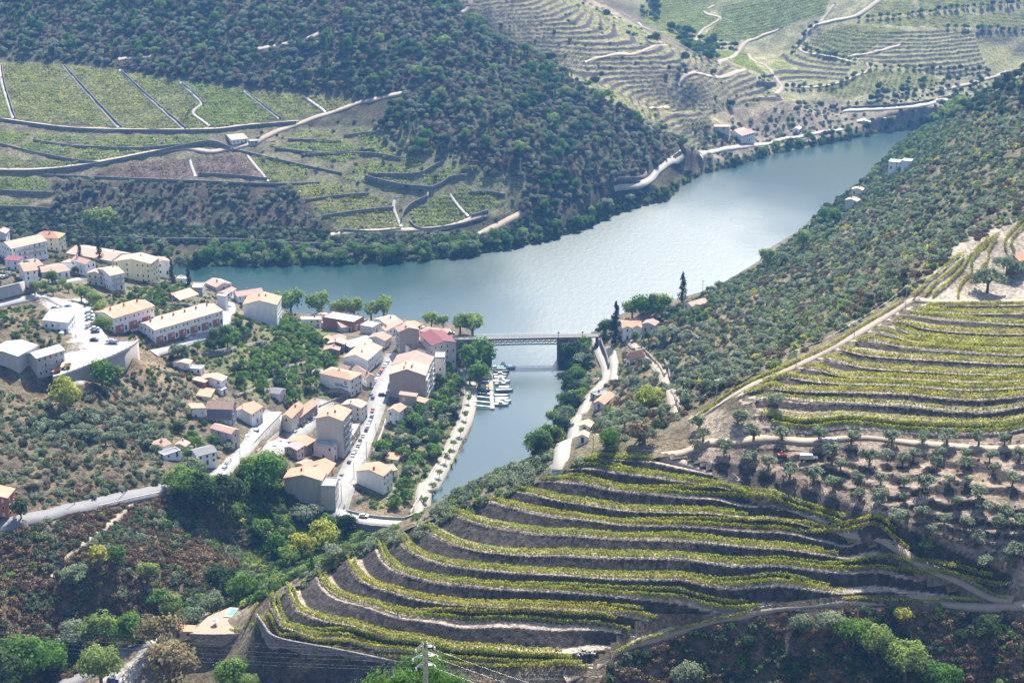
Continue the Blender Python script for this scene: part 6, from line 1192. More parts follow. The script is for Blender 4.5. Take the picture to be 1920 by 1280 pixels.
# ------------------------------------------------------------------ poles, lamps, pylons, wires
def pole(px, py, hpx, label, lamp=False, mat=None, cross=False):
    p = g1(px, py); h = hpx * mpp(p) / .95; rt = empty('street_lamp' if lamp else 'utility_pole', tuple(p), 0, label, 'lamp' if lamp else 'pole'); m = MB().cyl((0, 0, 0), .17, .11, -.8, h, 8); m.build('shaft', mat or (METAL if lamp else POLEW), rt)
    if lamp: MB().bar((0, 0, h - .1), (1.3, 0, h + .25), .1).build('arm', METAL, rt); MB().box(1., 1.7, -.14, .14, h + .18, h + .32).build('lamp_head', BW, rt)
    else: MB().box(-.9, .9, -.07, .07, h - .5, h - .35).build('crossarm', mat or POLEW, rt); [MB().cyl((x, 0, h - .35), .07, .05, 0, .25, 6).build('insulator', BW, rt) for x in (-.75, 0, .75)]
    return np.array([p[0], p[1], p[2] + h])
for x, y, h, lab in ((640.5,941,35,'lowest street lamp on the main street'),(664,898,33,'second street lamp up from the bottom of the main street'),(687.5,862,35,'third street lamp up from the bottom of the main street'),(705.5,828,36,'uppermost tall street lamp on the main street'),(451,873,30,'street lamp at the foot of the ramp street'),(722,968,36,'dark lamp post on the causeway beside the gardens'),(1112,846,32,'street lamp beside the riverbank road')): pole(x, y, h, lab, True)
for x, y, h, lab in ((235,924,42,'wooden pole above the hillside road near the trees'),(140,946,36,'wooden pole above the hillside road nearer the left edge'),(220,556,26,'pole between the car park trees and the shorter row'),(328,580,30,'pole in front of the pink roofed shelter'),(402,540,30,'pole near the pinkish gabled house'),(1317,560,34,'tall pole above the pink roofed house on the right bank')): pole(x, y, h, lab)
RP = [pole(x, y, h, lab, False, METAL) for x, y, h, lab in ((1343,748,38,'lowest grey pole on the vineyard ridge track'),(1493,684,30,'second grey pole up the vineyard ridge track'),(1602,627,26,'third grey pole up the vineyard ridge track'),(1698,572,38,'grey pole at the top junction of the ridge track'),(1822,500,30,'highest grey pole among the steep vine rows'))]
def wire(a, b, sag, r, label, group, n=14):
    m = MB(); P = [np.array(a) * (1 - t) + np.array(b) * t - np.array([0, 0, 4 * sag * t * (1 - t)]) for t in np.linspace(0, 1, n)]; o = np.array(P[0])
    for i in range(n - 1): m.bar(P[i] - o, P[i + 1] - o, r)
    return tag(m.build('power_line', METAL, None, tuple(o)), label, 'power line', group)
for i in range(4): wire(RP[i], RP[i + 1], 1.2, .025, 'thin wire strung between the poles of the ridge track', 'wires along the ridge track')
def pylon(base, h, w0, label, arms, armw, scale=1.):
    rt = empty('lattice_pylon', tuple(base), .25, label, 'pylon'); m = MB(); b = lambda z: w0 * (1 - .82 * min(1, z / (h * .72))) / 2 if z < h * .72 else w0 * .09; t = .16 * scale
    for sx in (-1, 1):
        for sy in (-1, 1):
            zz_ = [-1, h * .72, h]; [m.bar((sx * b(max(0, zz_[i])), sy * b(max(0, zz_[i])), zz_[i]), (sx * b(zz_[i + 1]), sy * b(zz_[i + 1]), zz_[i + 1]), t) for i in range(2)]
    m.build('leg_frame', METAL, rt); m = MB(); z = 0.; 
    while z < h * .97:
        st = max(1.1, b(z) * 1.7); z1 = min(h, z + st)
        for s in (-1, 1): m.bar((-b(z), s * b(z), z), (b(z1), s * b(z1), z1), t * .6); m.bar((b(z), s * b(z), z), (-b(z1), s * b(z1), z1), t * .6); m.bar((s * b(z), -b(z), z), (s * b(z1), b(z1), z1), t * .6); m.bar((s * b(z), b(z), z), (s * b(z1), -b(z1), z1), t * .6)
        z = z1
    m.build('bracing', METAL, rt); tips = []
    for z, aw in zip(arms, armw):
        for s in (-1, 1):
            m = MB(); tip = (s * aw, 0, z - .25)
            for sy in (-1, 1): m.bar((s * b(z), sy * b(z), z), tip, t * .8); m.bar((s * b(z), sy * b(z), z + .9 * scale), tip, t * .8)
            m.bar((s * b(z), 0, z + .9 * scale), (s * aw * .55, 0, z - .1), t * .5); m.build('crossarm', METAL, rt); i = MB()
            for k in range(4): i.cyl((s * aw, 0, z - .45 - k * .22 * scale), .2 * scale, .2 * scale, 0, .12 * scale, 8)
            i.build('insulator', BW, rt); c, s_ = math.cos(.25), math.sin(.25); tips.append(np.array(base) + np.array([s * aw * c, s * aw * s_, z - 1.2 * scale]))
    return tips
Y0 = 300.; dx, dy, dz = ray(797, 1204); t = Y0 / dy; tx, tz = dx * t, CZ + dz * t; bz = float(H0(tx, Y0)); hh = tz - bz
tips = pylon((tx, Y0, bz), hh, 4.2, 'steel lattice pylon whose head rises at the bottom edge', [hh - .9, hh - 3.0, hh - 5.1], [1.9, 2.5, 1.9], .8)
for i, tp in enumerate(tips):
    if i % 2: wire(tp, tp + np.array([95, -35, -6.]), 3.5, .010, 'power line wire running right from the pylon at the bottom edge', 'wires of the near pylon')
    wire(tp, tp + np.array([-190, 25, 6.]), 4., .006, 'power line wire running left from the pylon at the bottom edge', 'wires of the near pylon', 22)
ft = []
for x, y, hp, lab in ((105,108,32,'far small pylon at the edge of the woods above the vineyards'), (362,198,36,'far small pylon beside the crooked stair path')):
    p = g1(x, y); h_ = hp * mpp(p) / .95; ft.append(pylon(tuple(p), h_, 2.6, lab, [h_ - .6, h_ - 3.2], [2.2, 2.6]))
up = PZ(655, 5, 200.)
for i in range(4):
    wire(ft[1][i], np.array(PZ(640, 10 + i * 6, 150.)), 6., .10, 'pale power line wire crossing the woods above the vineyards', 'wires over the far vineyards'); wire(ft[1][i], np.array(PZ(-60, 306 + i * 5, 52.)), 8., .10, 'pale power line wire crossing the far vineyard blocks', 'wires over the far vineyards')
# ------------------------------------------------------------------ swimming pool, field machines
def pool():
    c = [np.array(PZ(x, y, 31.35)) for x, y in ((425, 1153.5), (447, 1155.5), (460, 1143.5), (434, 1141))]; ce = sum(c) / 4; rt = empty('swimming_pool', tuple(ce), 0, 'small turquoise swimming pool on its terrace beside the vines', 'swimming pool'); L = [(*((p - ce)[:2]),) for p in c]; big = [(x * 1.38, y * 1.38) for x, y in L]
    m = MB(); m.face([(x, y, .04) for x, y in L]); m.build('water', POOLW, rt); m = MB()
    for i in range(4):
        j = (i + 1) % 4; m.face([(*big[i], .12), (*big[j], .12), (*L[j], .12), (*L[i], .12)]); m.face([(*big[i], -1.2), (*big[j], -1.2), (*big[j], .12), (*big[i], .12)]); m.face([(*L[i], .12), (*L[j], .12), (*L[j], -.5), (*L[i], -.5)])
    m.build('surround', plain('pool_stone', (.58, .42, .32), .8), rt)
    p = PZ(404, 1170, 31.25); rt = empty('parasol', tuple(p), 0, 'blue parasol over an orange seat on the pool terrace', 'parasol'); MB().cyl((0, 0, 0), .05, .05, 0, 2.2, 6).build('pole', METAL, rt); MB().cyl((0, 0, 0), 1.3, .08, 1.7, 2.3, 10).build('canopy', BLUEM, rt); MB().box(-.5, .5, -1., -.3, 0, .5).build('seat', ORM, rt)
pool()
def tractor():
    p = g1(1466, 857); rt = empty('red_tractor', tuple(p), .05, 'red crawler tractor parked on the grove terrace in the shade', 'tractor'); MB().box(-1.4, .4, -.6, .6, .6, 1.3).build('body', REDM, rt); MB().box(.4, 1.9, -.4, .4, .6, 1.1).build('bonnet', REDM, rt); MB().box(-.3, .1, -.3, .3, 1.3, 2.3).build('driver_seat', ORM, rt)
    for s in (-.75, .75): MB().box(-1.5, 1.5, s - .2, s + .2, 0, .6).build('track', TYRE, rt)
    p = g1(1511, 862); rt = empty('trailer', tuple(p), 0, 'grey box trailer beside the red tractor', 'trailer'); MB().box(-2.2, 2.2, -.9, .9, .6, 2.2).build('box', CONC, rt); MB().box(2.3, 4., -.5, .5, .5, 1.3).build('tank', BW, rt); w1 = MB().cyl((0, 0, 0), .4, .4, -.12, .12, 10, 0, 'y').mesh('wheel', TYRE)
    for x in (-1.2, 1.2, 3.2):
        for y in (-.85, .85): link('wheel', w1, rt, (x, y, .4))
    p = g1(1556, 826); rt = empty('tarpaulin_heap', tuple(p), 0, 'dark heap under a shiny tarpaulin beside the grove track', 'heap'); m = MB(); rg = random.Random(2)
    for k in range(8): m.cyl((-3.2 + k * .9, rg.uniform(-.3, .3), 0), .9, .35, 0, rg.uniform(.7, 1.1), 7)
    m.build('tarpaulin', BG, rt); MB().box(-3.6, 3.6, -.8, .8, -.3, .25).build('pallet', WOOD, rt)
tractor()
def rubble():
    p = g1(1098, 1222); m = MB(); rg = random.Random(9)
    for k in range(90): r = rg.uniform(.15, .45); x, y = rg.gauss(0, 1.5), rg.gauss(0, 1.); z = max(0, 1.2 - math.hypot(x, y) * .55) * rg.random(); m.bar((x - r, y, z), (x + r * rg.uniform(.2, 1), y + r * rg.uniform(-1, 1), z + r * rg.uniform(-.3, .6)), r * 1.3, 0, r)
    tag(m.build('rubble_heap', GRANITE, None, tuple(p)), 'heap of pale rubble stones at the end of the lowest vine terraces', 'rubble', None, 'stuff')
rubble()

def person(px, py, z, label):
    p = PZ(px, py, z); J = [(0, 0, .92), (0, 0, 1.15), (0, 0, 1.40), (0, 0, 1.52), (0, .02, 1.66), (-.10, 0, .9), (-.11, .03, .5), (-.11, 0, .08), (-.11, .16, .04), (.10, 0, .9), (.13, -.03, .5), (.14, -.06, .08), (.14, .10, .04), (-.19, 0, 1.40), (-.25, .02, 1.12), (-.24, .08, .86), (.19, 0, 1.40), (.25, .0, 1.12), (.25, .07, .86)]
    E = [(0, 1), (1, 2), (2, 3), (3, 4), (0, 5), (5, 6), (6, 7), (7, 8), (0, 9), (9, 10), (10, 11), (11, 12), (2, 13), (13, 14), (14, 15), (2, 16), (16, 17), (17, 18)]
    Rr = [.14, .13, .15, .06, .11, .09, .065, .045, .04, .09, .065, .045, .04, .06, .045, .035, .06, .045, .035]
    me = bpy.data.meshes.new('body'); me.from_pydata(J, E, []); me.materials.append(plain('dark_clothes', (.06, .06, .09), .9)); o = link('person', me, None, tuple(p), .6); md = o.modifiers.new('skin', 'SKIN'); md.use_smooth_shade = True
    for i, sv in enumerate(me.skin_vertices[0].data): sv.radius = (Rr[i], Rr[i]); sv.use_root = i == 0
    o.modifiers.new('sub', 'SUBSURF').render_levels = 1; h = MB().cyl((0, .0, 1.68), .115, .05, 0, .10, 8); h.build('hair', BD, o); return tag(o, label, 'person')
person(142.5, 634, 59.42, 'person in dark clothes standing on the open car park')
# ------------------------------------------------------------------ vine rows (each row is a thing: leaves, stems)
def vine_row(line, label, group, dens=27, hgt=2.1, wid=.48, size=.29, seed=0, mat=None, gaps=.06, z_of=H):
    rg = np.random.RandomState(seed); L = np.asarray(line); seg = np.linalg.norm(np.diff(L[:, :2], axis=0), axis=1); S = np.concatenate([[0], np.cumsum(seg)]); tot = S[-1]; n = int(tot * dens)
    s = rg.rand(n) * tot; vig = .78 + .25 * np.sin(s * .9 + rg.rand() * 6) * np.sin(s * .37) + .18 * np.sin(s * 2.7); keep = rg.rand(n) < np.clip(vig + .35, .25, 1); s = s[keep]; n = len(s); vig = vig[keep]
    x = np.interp(s, S, L[:, 0]); y = np.interp(s, S, L[:, 1]); T = np.gradient(L[:, :2], axis=0); T /= np.linalg.norm(T, axis=1, keepdims=True) + 1e-9; tx = np.interp(s, S, T[:, 0]); ty = np.interp(s, S, T[:, 1])
    lat = rg.normal(0, wid * .55, n); zr = rg.rand(n) ** .75; zb = z_of(L[:, 0], L[:, 1]); z = np.interp(s, S, zb) + .35 + zr * (hgt - .45) * (.75 + .35 * np.clip(vig, 0, 1.2))
    c = np.stack([x - ty * lat, y + tx * lat, z], -1); nr = np.stack([-ty * np.sign(lat), tx * np.sign(lat), np.full(n, .7)], -1) + rg.normal(size=(n, 3)) * .55; o = np.array([L[0, 0], L[0, 1], float(zb[0])])
    v, f = quads(c - o, nr, size * rg.uniform(.7, 1.3, n), rg); lv = np.clip(rg.normal(.5, .2, n) + .2 * np.sin(s * .5 + seed), 0, 1)
    ob = link('vine_row', fast_mesh('vine_leaves', v, f, mat or L_VINE, lv), None, tuple(o)); tag(ob, label, 'vine row', group)
    k = np.arange(.6, tot, 1.3); m = MB(); xx = np.interp(k, S, L[:, 0]); yy = np.interp(k, S, L[:, 1]); zz_ = np.interp(k, S, zb); v = []; q = []
    for i in range(len(k)):
        j = len(v); r = .05; px_, py_, pz_ = xx[i] - o[0], yy[i] - o[1], zz_[i] - o[2]; v += [(px_ - r, py_, pz_ - .1), (px_ + r, py_, pz_ - .1), (px_ + r, py_, pz_ + 1.1), (px_ - r, py_, pz_ + 1.1)]; q.append((j, j + 1, j + 2, j + 3))
    if q: tag(link('stems', fast_mesh('vine_stems', v, q, BARK), ob), None, None, None, 'stuff')
    return ob
def inward(line, dist):
    """shift a contour line uphill by dist metres"""
    L = np.asarray(line)[:, :2].copy(); e = 2.5; gx = (zbase(L[:, 0] + e, L[:, 1]) - zbase(L[:, 0] - e, L[:, 1])); gy = (zbase(L[:, 0], L[:, 1] + e) - zbase(L[:, 0], L[:, 1] - e)); g = np.stack([gx, gy], -1)
    for _ in range(4): g = np.concatenate([g[:1], (g[:-2] + g[1:-1] * 2 + g[2:]) / 4, g[-1:]])
    g /= np.linalg.norm(g, axis=1, keepdims=True) + 1e-9; return L + g * dist
ORD = ['bottom', 'second', 'third', 'fourth', 'fifth', 'sixth', 'seventh', 'eighth', 'ninth', 'tenth', 'eleventh', 'twelfth', 'thirteenth', 'fourteenth', 'fifteenth']
for i, rr in enumerate(ROWS):
    ln = spline([PZ(*p) for p in rr], 1.5); gname = 'vine rows on the nearest slope'; t = 'bottom terrace' if i == 0 else '%s terrace from the bottom' % ORD[i]
    vine_row(inward(ln, 1.4), 'outer vine row on the %s of the nearest slope' % t, gname, seed=i)
    vine_row(inward(ln, 3.3)[2:-3], 'inner vine row on the %s of the nearest slope' % t, gname, seed=50 + i, dens=24, hgt=2.0)
for i, rr in enumerate(UROWS):
    ln = spline([PZ(*p) for p in rr + [(2030, rr[-1][1] + (rr[-1][1] - rr[-2][1]) * .2, rr[-1][2])]], 1.5); gname = 'vine rows on the upper vineyard'; t = 'lowest terrace' if i == 0 else '%s terrace from the bottom' % ORD[i]
    vine_row(inward(ln, 1.0), 'outer vine row on the %s of the upper vineyard' % t, gname, seed=100 + i, hgt=1.9)
    if i not in (2, 14): vine_row(inward(ln, 3.2)[1:-1], 'inner vine row on the %s of the upper vineyard' % t, gname, seed=150 + i, dens=18, hgt=1.8)
STRIP = [([(1712,560),(1735,535),(1775,500),(1800,480)], 'leftmost'), ([(1736,556),(1758,530),(1800,496),(1806,478)], 'second'), ([(1748,558),(1770,540),(1805,505),(1822,478),(1852,450)], 'third'), ([(1796,560),(1800,540),(1822,510),(1822,490),(1850,460),(1874,443)], 'fourth'), ([(1838,510),(1852,490),(1855,470),(1870,450)], 'fifth'), ([(1888,474),(1884,455),(1900,432),(1918,418)], 'sixth'), ([(1903,476),(1896,455),(1908,438),(1930,420)], 'seventh')]
for i, (pp, od) in enumerate(STRIP): vine_row(road_line(pp, 1.5), '%s vine row of the steep strip above the junction, counted from the left' % od, 'vine rows on the steep strip', seed=200 + i)
for i, (pp, lab) in enumerate((([(1290,795),(1330,766),(1390,728),(1450,700),(1510,672),(1560,648),(1612,616),(1660,588),(1695,565)], 'long vine hedge along the outer edge of the ridge track'), ([(1320,775),(1345,757),(1400,722),(1450,698),(1500,676)], 'vine hedge just inside the outer hedge of the ridge track'), ([(1150,1228),(1190,1208),(1240,1192),(1280,1180),(1340,1163),(1400,1151)], 'vine row along the lower side of the base track'), ([(1580,1124),(1650,1123),(1750,1128),(1838,1128)], 'vine row along the right part of the base track'), ([(1890,1122),(1820,1094),(1760,1066)], 'short vine row at the right end of the slope path'),
    ([(372,1178),(395,1160),(428,1139)], 'vine row on the left side of the pool terrace'), ([(456,1184),(466,1165),(484,1132)], 'vine row on the right side of the pool terrace'), ([(472,1172),(486,1190)], 'short vine row beside the pool terrace'), ([(385,1182),(415,1183),(450,1182)], 'low vine row along the front of the pool terrace'))): vine_row(road_line(pp, 1.5), lab, None, seed=230 + i, hgt=1.5)
# ------------------------------------------------------------------ vineyard blocks across the river
def plot(poly, kind, ang, label, seed):
    rg = np.random.RandomState(seed); P = np.array(poly, float); area = abs(sum(P[i, 0] * P[(i + 1) % len(P), 1] - P[(i + 1) % len(P), 0] * P[i, 1] for i in range(len(P)))) / 2
    g = G(np.clip(P[:, 0], -200, 2100), P[:, 1], False); x0, y0 = g[:, :2].min(0) - 5; x1, y1 = g[:, :2].max(0) + 5; far = y0 > 1380; sp = 5.0 if far else 3.3
    n = int((x1 - x0) * (y1 - y0) * (1.6 if far else 3.2)); x = rg.uniform(x0, x1, n); y = rg.uniform(y0, y1, n); a = R(ang); z = H0(x, y)
    t = (-x * math.sin(a) + y * math.cos(a)) / sp if ang else (z * 1.9 + y * .35) / sp; ph = t - np.floor(t); jj = fbm(x, y, 14, seed, 3); keep = (ph < .45) & (rg.rand(n) < np.clip({'g': .9, 'y': .75, 'b': .4}[kind] + .45 * jj, .08, 1)) & ~occ(x, y); x, y, z = x[keep], y[keep], z[keep]
    px, py = PIX(np.stack([x, y, z], -1)); k = inpoly(poly, px, py); x, y = x[k], y[k]; n = len(x)
    if n < 10: return
    z = H(x, y); c = np.stack([x, y, z + .25 + rg.rand(n) * 1.1], -1); o = c.mean(0); nr = rg.normal(size=(n, 3)) * .6 + np.array([0, -.3, .8]); v, f = quads(c - o, nr, (.55 if far else .52) * rg.uniform(.7, 1.3, n), rg)
    lv = np.clip(rg.normal(.5, .22, n) + .2 * fbm(x, y, 30, seed + 5, 2), 0, 1); mats = {'g': L_VINE2, 'y': L_VINE2, 'b': L_VINEB}[kind]
    me = fast_mesh('vineyard_block', v, f, [mats, L_VINE, L_VINEB], lv); mi = np.where(rg.rand(n) < {'g': .06, 'y': .25, 'b': .15}[kind], 1, 0); mi = np.where((rg.rand(n) < .10) & (kind == 'y'), 2, mi); me.polygons.foreach_set('material_index', mi.astype(np.int32))
    tag(link('vineyard_block', me, None, tuple(o)), label, 'vineyard', 'vineyard blocks across the river')
for i, (poly, kd, ang, lab) in enumerate(PLOTS): plot(poly, kd, ang, lab, 300 + i)
def far_rows(poly, label, seed, sp):
    rg = np.random.RandomState(seed); P = np.array(poly, float); g = G(np.clip(P[:, 0], -100, 2000), np.clip(P[:, 1], 0, 1280), False); x0, y0 = g[:, :2].min(0) - 10; x1, y1 = g[:, :2].max(0) + 40
    n = int((x1 - x0) * (y1 - y0) * 1.6); x = rg.uniform(x0, x1, n); y = rg.uniform(y0, y1, n); z = H0(x, y); t = z / sp + .35 * fbm(x, y, 120, 5, 2); ph = t - np.floor(t); k = ((ph < .42) | (ph > .93)) & (rg.rand(n) < .38 + .3 * fbm(x, y, 25, seed, 2)) & ~occ(x, y); x, y, z = x[k], y[k], z[k]
    px, py = PIX(np.stack([x, y, z], -1)); k = inpoly(poly, px, py); x, y = x[k], y[k]; n = len(x); z = H(x, y); c = np.stack([x, y, z + .3 + rg.rand(n) * 1.2], -1); o = c.mean(0); v, f = quads(c - o, rg.normal(size=(n, 3)) * .6 + np.array([0, -.3, .8]), .5 * rg.uniform(.7, 1.3, n), rg)
    tag(link('terraced_vineyard', fast_mesh('terraced_vineyard', v, f, L_VINE2, np.clip(rg.normal(.5, .22, n), 0, 1)), None, tuple(o)), label, 'vineyard')
for i, lab in enumerate(('steep hazy hill stepped with narrow vine terraces behind the wooded hill', 'small hazy slope of vine terraces beside the zigzag track', 'wide hazy slope of vine terraces in the top right', 'low curved vine terraces above the riverside quinta')): far_rows(FARTERR[i][0], lab, 400 + i, FARTERR[i][1])
# ------------------------------------------------------------------ trees one can tell apart
RN = random.Random(11)
def tree(kind, px, py, hpx, label, name='broadleaf_tree', cat='tree', group=None):
    p = g1(px, py); return plant(kind, tuple(p), hpx * mpp(p) / .93, name, label, cat, group)
def many(kind, L, label, name, cat, group):
    for x, y, h in L: tree(kind, x, y, h, label, name, cat, group)
for x, y, h, lab in ((149.5,482,31,'left of the two thin cypresses before the long warehouse'),(187,488,36,'right of the two thin cypresses before the long warehouse'),(323,531,40,'dark cypress beside the small white flat roofed house'),(354,542,40,'dark cypress touching the unfinished concrete house'),(1154,642,72,'tallest dark cypress beside the white farmhouse on the right bank'),(1279,566,52,'dark cypress by the water above the pink roofed barn'),(1722,292,18,'far little cypress beside the modern villa')): tree('cypress', x, y, h, lab, 'cypress_tree')
tree('plane', 184, 456, 66, 'tall yellow green tree standing alone before the dark far bank')
for x, y, h, k, lab in ((66,554,27,'plane','round tree at the head of the car park by the access road'),(83,548,20,'broad','smaller tree right of the round tree at the car park'),(100,555,19,'plane','low round tree near the car park entrance'),(98,531,24,'broad','darker tree behind the car park entrance trees'),(117,541,19,'plane','bushy tree above the car park entrance'),(129,549,20,'plane','light tree between the lane and the car park'),
    (153,566,31,'plane','first tree of the curved line beside the car park'),(168,570,32,'plane','second tree of the curved line beside the car park'),(180,582,33,'plane','third tree of the curved line beside the car park'),(189,600,35,'plane','fourth tree of the curved line beside the car park'),(195,628,37,'big_broad','largest tree ending the curved line beside the car park'),(141,516,17,'dark','dark round tree before the faded pink roof house'),
    (192,725,50,'broad','tree growing against the streaked concrete wall'),(215,712,28,'bright','smaller green tree at the foot of the streaked concrete wall'),(124,768,62,'big_yellow','bright yellow green tree below the end of the car park wall')): tree(k, x, y, h, lab)
for x, y, h, lab in ((519,594,40,'leftmost'),(546,597,47,'second'),(598,598,44,'third'),(638,603,38,'fourth'),(664,602,42,'fifth'),(696,603,35,'sixth'),(720,602,40,'seventh'),(809,616,27,'eighth'),(831,617,23,'ninth'),(863,629,38,'tenth'),(886,634,46,'last and biggest')): tree('plane', x, y, h * 1.15, '%s waterfront plane tree counted from the left' % lab, 'plane_tree', 'tree', 'plane trees on the waterfront')
for x, y, h, k, lab in ((888,694,48,'broad','full green tree in front of the left bridge pier'),(904,690,54,'broad','tall slim tree touching the left bridge pier'),(899,724,44,'broad','green tree leaning over the upper berths'),(881,722,24,'olive','pale tree on the promenade beside the berths'),(852,676,27,'dark','dark tree below the dark red hall'),(866,668,30,'dark','dark tree between hall and bridge')): tree(k, x, y, h, lab)
many('sapling', [(879,757,17),(874,788,19),(864,818,19),(850,842,18),(836,868,20),(824,896,18),(812,922,20),(798,948,18),(884,738,14),(843,856,16)], 'young tree planted along the pale riverside promenade', 'young_tree', 'tree', 'young trees on the promenade')
# right bank
for x, y, h, k, lab in ((1133,632,34,'dark','dark tree at the right end of the bridge'),(1185,600,42,'plane','leftmost of the big trees behind the farmhouse'),(1212,600,50,'big_mid','middle one of the big trees behind the farmhouse'),(1240,596,46,'plane','rightmost of the big trees behind the farmhouse'),(1075,688,50,'dark','dark tree against the right bridge pier'),(1090,668,38,'broad','green tree beside the right bridge approach'),(1190,638,17,'bright','small round tree before the farmhouse'),(1216,640,20,'dark','dark round tree below the grey outbuilding'),(1240,645,30,'olive_big','big olive right of the grey outbuilding'),(1260,640,30,'olive_big','second big olive right of the grey outbuilding'),(1140,840,38,'big_mid','dark green tree beside the lowest riverbank houses'),(1205,830,40,'brown','reddish brown tree on the right bank slope'),(1216,770,48,'big_yellow','yellowish tree above the riverbank road'),(1440,500,34,'plane','bright green tree at the water below the right hillside'),(1465,503,30,'olive_big','pale tree beside the bright green one at the water'),(1505,470,38,'plane','large light tree above the hidden lane at the water'),(1565,425,32,'broad','dark green tree by the far right bank houses'),(1545,415,26,'broad','green tree left of the far right bank houses'),(1700,300,18,'plane','yellow green tree beside the modern villa')): tree(k, x, y, h, lab)
many('bright', [(1282,608,15),(1296,612,16),(1310,604,15),(1322,598,14),(1332,590,13),(1308,590,13),(1290,596,14)], 'round bright orange tree beside the pink roofed house on the right bank', 'orange_tree', 'tree', 'orange trees on the right bank')
# olives on the terraces right of the near slope (traced one by one)
OT = [(1310,806,28),(1318,826,24),(1302,842,20),(1413,825,34),(1466,827,28),(1535,827,28),(1596,830,28),(1672,833,28),(1729,832,26),(1775,833,30),(1835,834,28),(1883,836,26),(1358,848,28),(1403,868,27),(1441,879,26),(1481,895,28),(1525,905,32),(1562,920,30),(1560,864,34),(1630,870,30),(1664,862,22),(1692,874,26),(1712,862,26),(1758,862,26),(1812,864,26),(1855,866,26),(1912,862,26),(1608,905,26),(1651,908,22),(1695,910,20),(1757,880,26),(1808,882,26),(1861,886,22),(1650,940,28),(1648,950,22),(1697,942,20),(1735,922,34),(1834,936,30),(1898,908,24),(1684,985,34),(1728,970,24),(1770,986,26),(1812,990,24),(1842,962,28),(1886,970,24),(1876,992,30),(1745,1006,26),(1838,1024,30),(1901,1048,32),(1912,990,28),(1610,936,22),(1576,880,20),(1780,908,18),(1814,912,20),(1892,1062,22),(1793,950,20)]
many('olive', OT, 'round grey green olive tree on the shaded terraces right of the nearest vine slope', 'olive_tree', 'tree', 'olive trees on the right terraces')
for x, y, h, lab in ((1851,548,46,'large spreading olive on the pale yard beside the brown hut'),(1888,515,38,'olive with a dark crown right behind the pale yard'),(1453,765,30,'lone olive standing among the vine rows of the upper vineyard'),(1383,795,28,'lone olive beside the track junction'),(1208,830,34,'dense olive at the edge above the slope path'),(1140,850,22,'small olive above the top vine terrace'),(1085,872,20,'small olive left of the top vine terrace')): tree('olive_big', x, y, h, lab, 'olive_tree')
# near bottom: big bushes and trees
for x, y, h, k, lab in ((190,1282,78,'big_broad','light green tree in front of the valley road at the bottom'),(52,1272,86,'big_mid','tall bushy tree in the bottom left corner'),(8,1292,70,'big_dark','dark tree cut by the bottom left corner'),(100,1262,60,'big_mid','mid green tree right of the bushy corner tree'),(140,1215,52,'big_olive','grey green bush tree above the bottom left trees'),(196,1212,66,'big_broad','round light green tree above the valley road'),(250,1212,62,'big_mid','pointed green tree left of the pool drive'),(298,1216,66,'big_brown','yellow brown tree beside the pool drive'),(318,1282,84,'big_brown','thin brownish tree in front of the pool drive'),(278,1094,46,'plane','bright green small tree on the brown slope'),(222,1062,40,'broad','green tree left of the bright one on the brown slope'),(186,1058,40,'yellow','yellow green tree on the brown slope'),
    (140,1098,42,'big_olive','olive green bush on the brown slope left of centre'),(325,1158,46,'big_broad','light green tree in the ravine'),(295,1140,40,'broad','green tree at the left of the ravine'),(420,1118,68,'big_dark','dark green tree in the ravine above the pool'),(455,1126,56,'big_mid','green tree right above the pool'),(398,1150,40,'big_olive','rounded grey olive bush beside the pool terrace'),(362,1168,34,'olive_big','olive bush left of the pool terrace'),(540,1066,44,'plane','light green tree at the back of the ravine'),(566,1052,50,'yellow','yellow green tree beside the vine slope'),(602,1036,58,'big_yellow','tall yellow green tree above the ravine'),(585,1074,36,'poplar','slim green tree at the edge of the vine slope'),(630,1052,34,'olive_big','grey olive at the edge of the vine slope'),(520,1040,40,'broad','green bush tree in the middle of the ravine'),(490,1010,40,'broad','green bush tree below the terrace block'),
    (340,934,58,'big_mid','left tree of the big dark clump at the road end'),(372,958,70,'big_dark','front tree of the big dark clump at the road end'),(396,944,56,'big_mid','middle tree of the big dark clump at the road end'),(424,960,72,'big_dark','right tree of the big dark clump at the road end'),(366,905,46,'olive_big','greyish tree behind the big dark clump'),(490,930,78,'big_mid','tall green tree beside the big grey front house'),(512,905,62,'big_broad','yellowish green tree behind the tall tree by the grey house'),(470,905,50,'big_broad','light tree left of the tall tree by the grey house'),(40,972,40,'dark','round dark green tree beside the dark red shed'),(648,1000,40,'dark','dark tree below the causeway'),(615,1000,36,'broad','green tree below the tiny white house'),(570,985,40,'olive_big','grey green tree below the big grey house'),
    (430,1296,60,'big_mid','green bush tree at the bottom edge below the pool terrace'),(470,1300,40,'big_broad','light bush at the bottom edge right of the green one'),(1640,1235,70,'big_broad','green tree on the shaded bank at the lower right'),(1600,1215,62,'big_mid','dark green tree on the shaded bank'),(1696,1280,76,'big_broad','light green tree at the bottom right'),(1760,1296,60,'big_mid','green tree at the bottom right edge'),(1560,1190,48,'big_olive','grey olive on the shaded bank below the base track'),(1500,1190,40,'big_olive','grey olive bush left on the shaded bank'),(1400,1224,36,'dark','dark bush tree on the shaded bank'),(1285,1292,52,'big_olive','pale olive at the bottom edge right of the pylon'),(1690,1170,36,'yellow','yellow green tree below the base track'),(1850,1200,50,'big_dark','dark tree on the shaded bank at the right'),(1735,1035,34,'dark','dark green tree on the bank below the olive terraces'),(1845,1062,28,'olive_big','olive at the edge of the dark bank')): tree(k, x, y, h, lab)
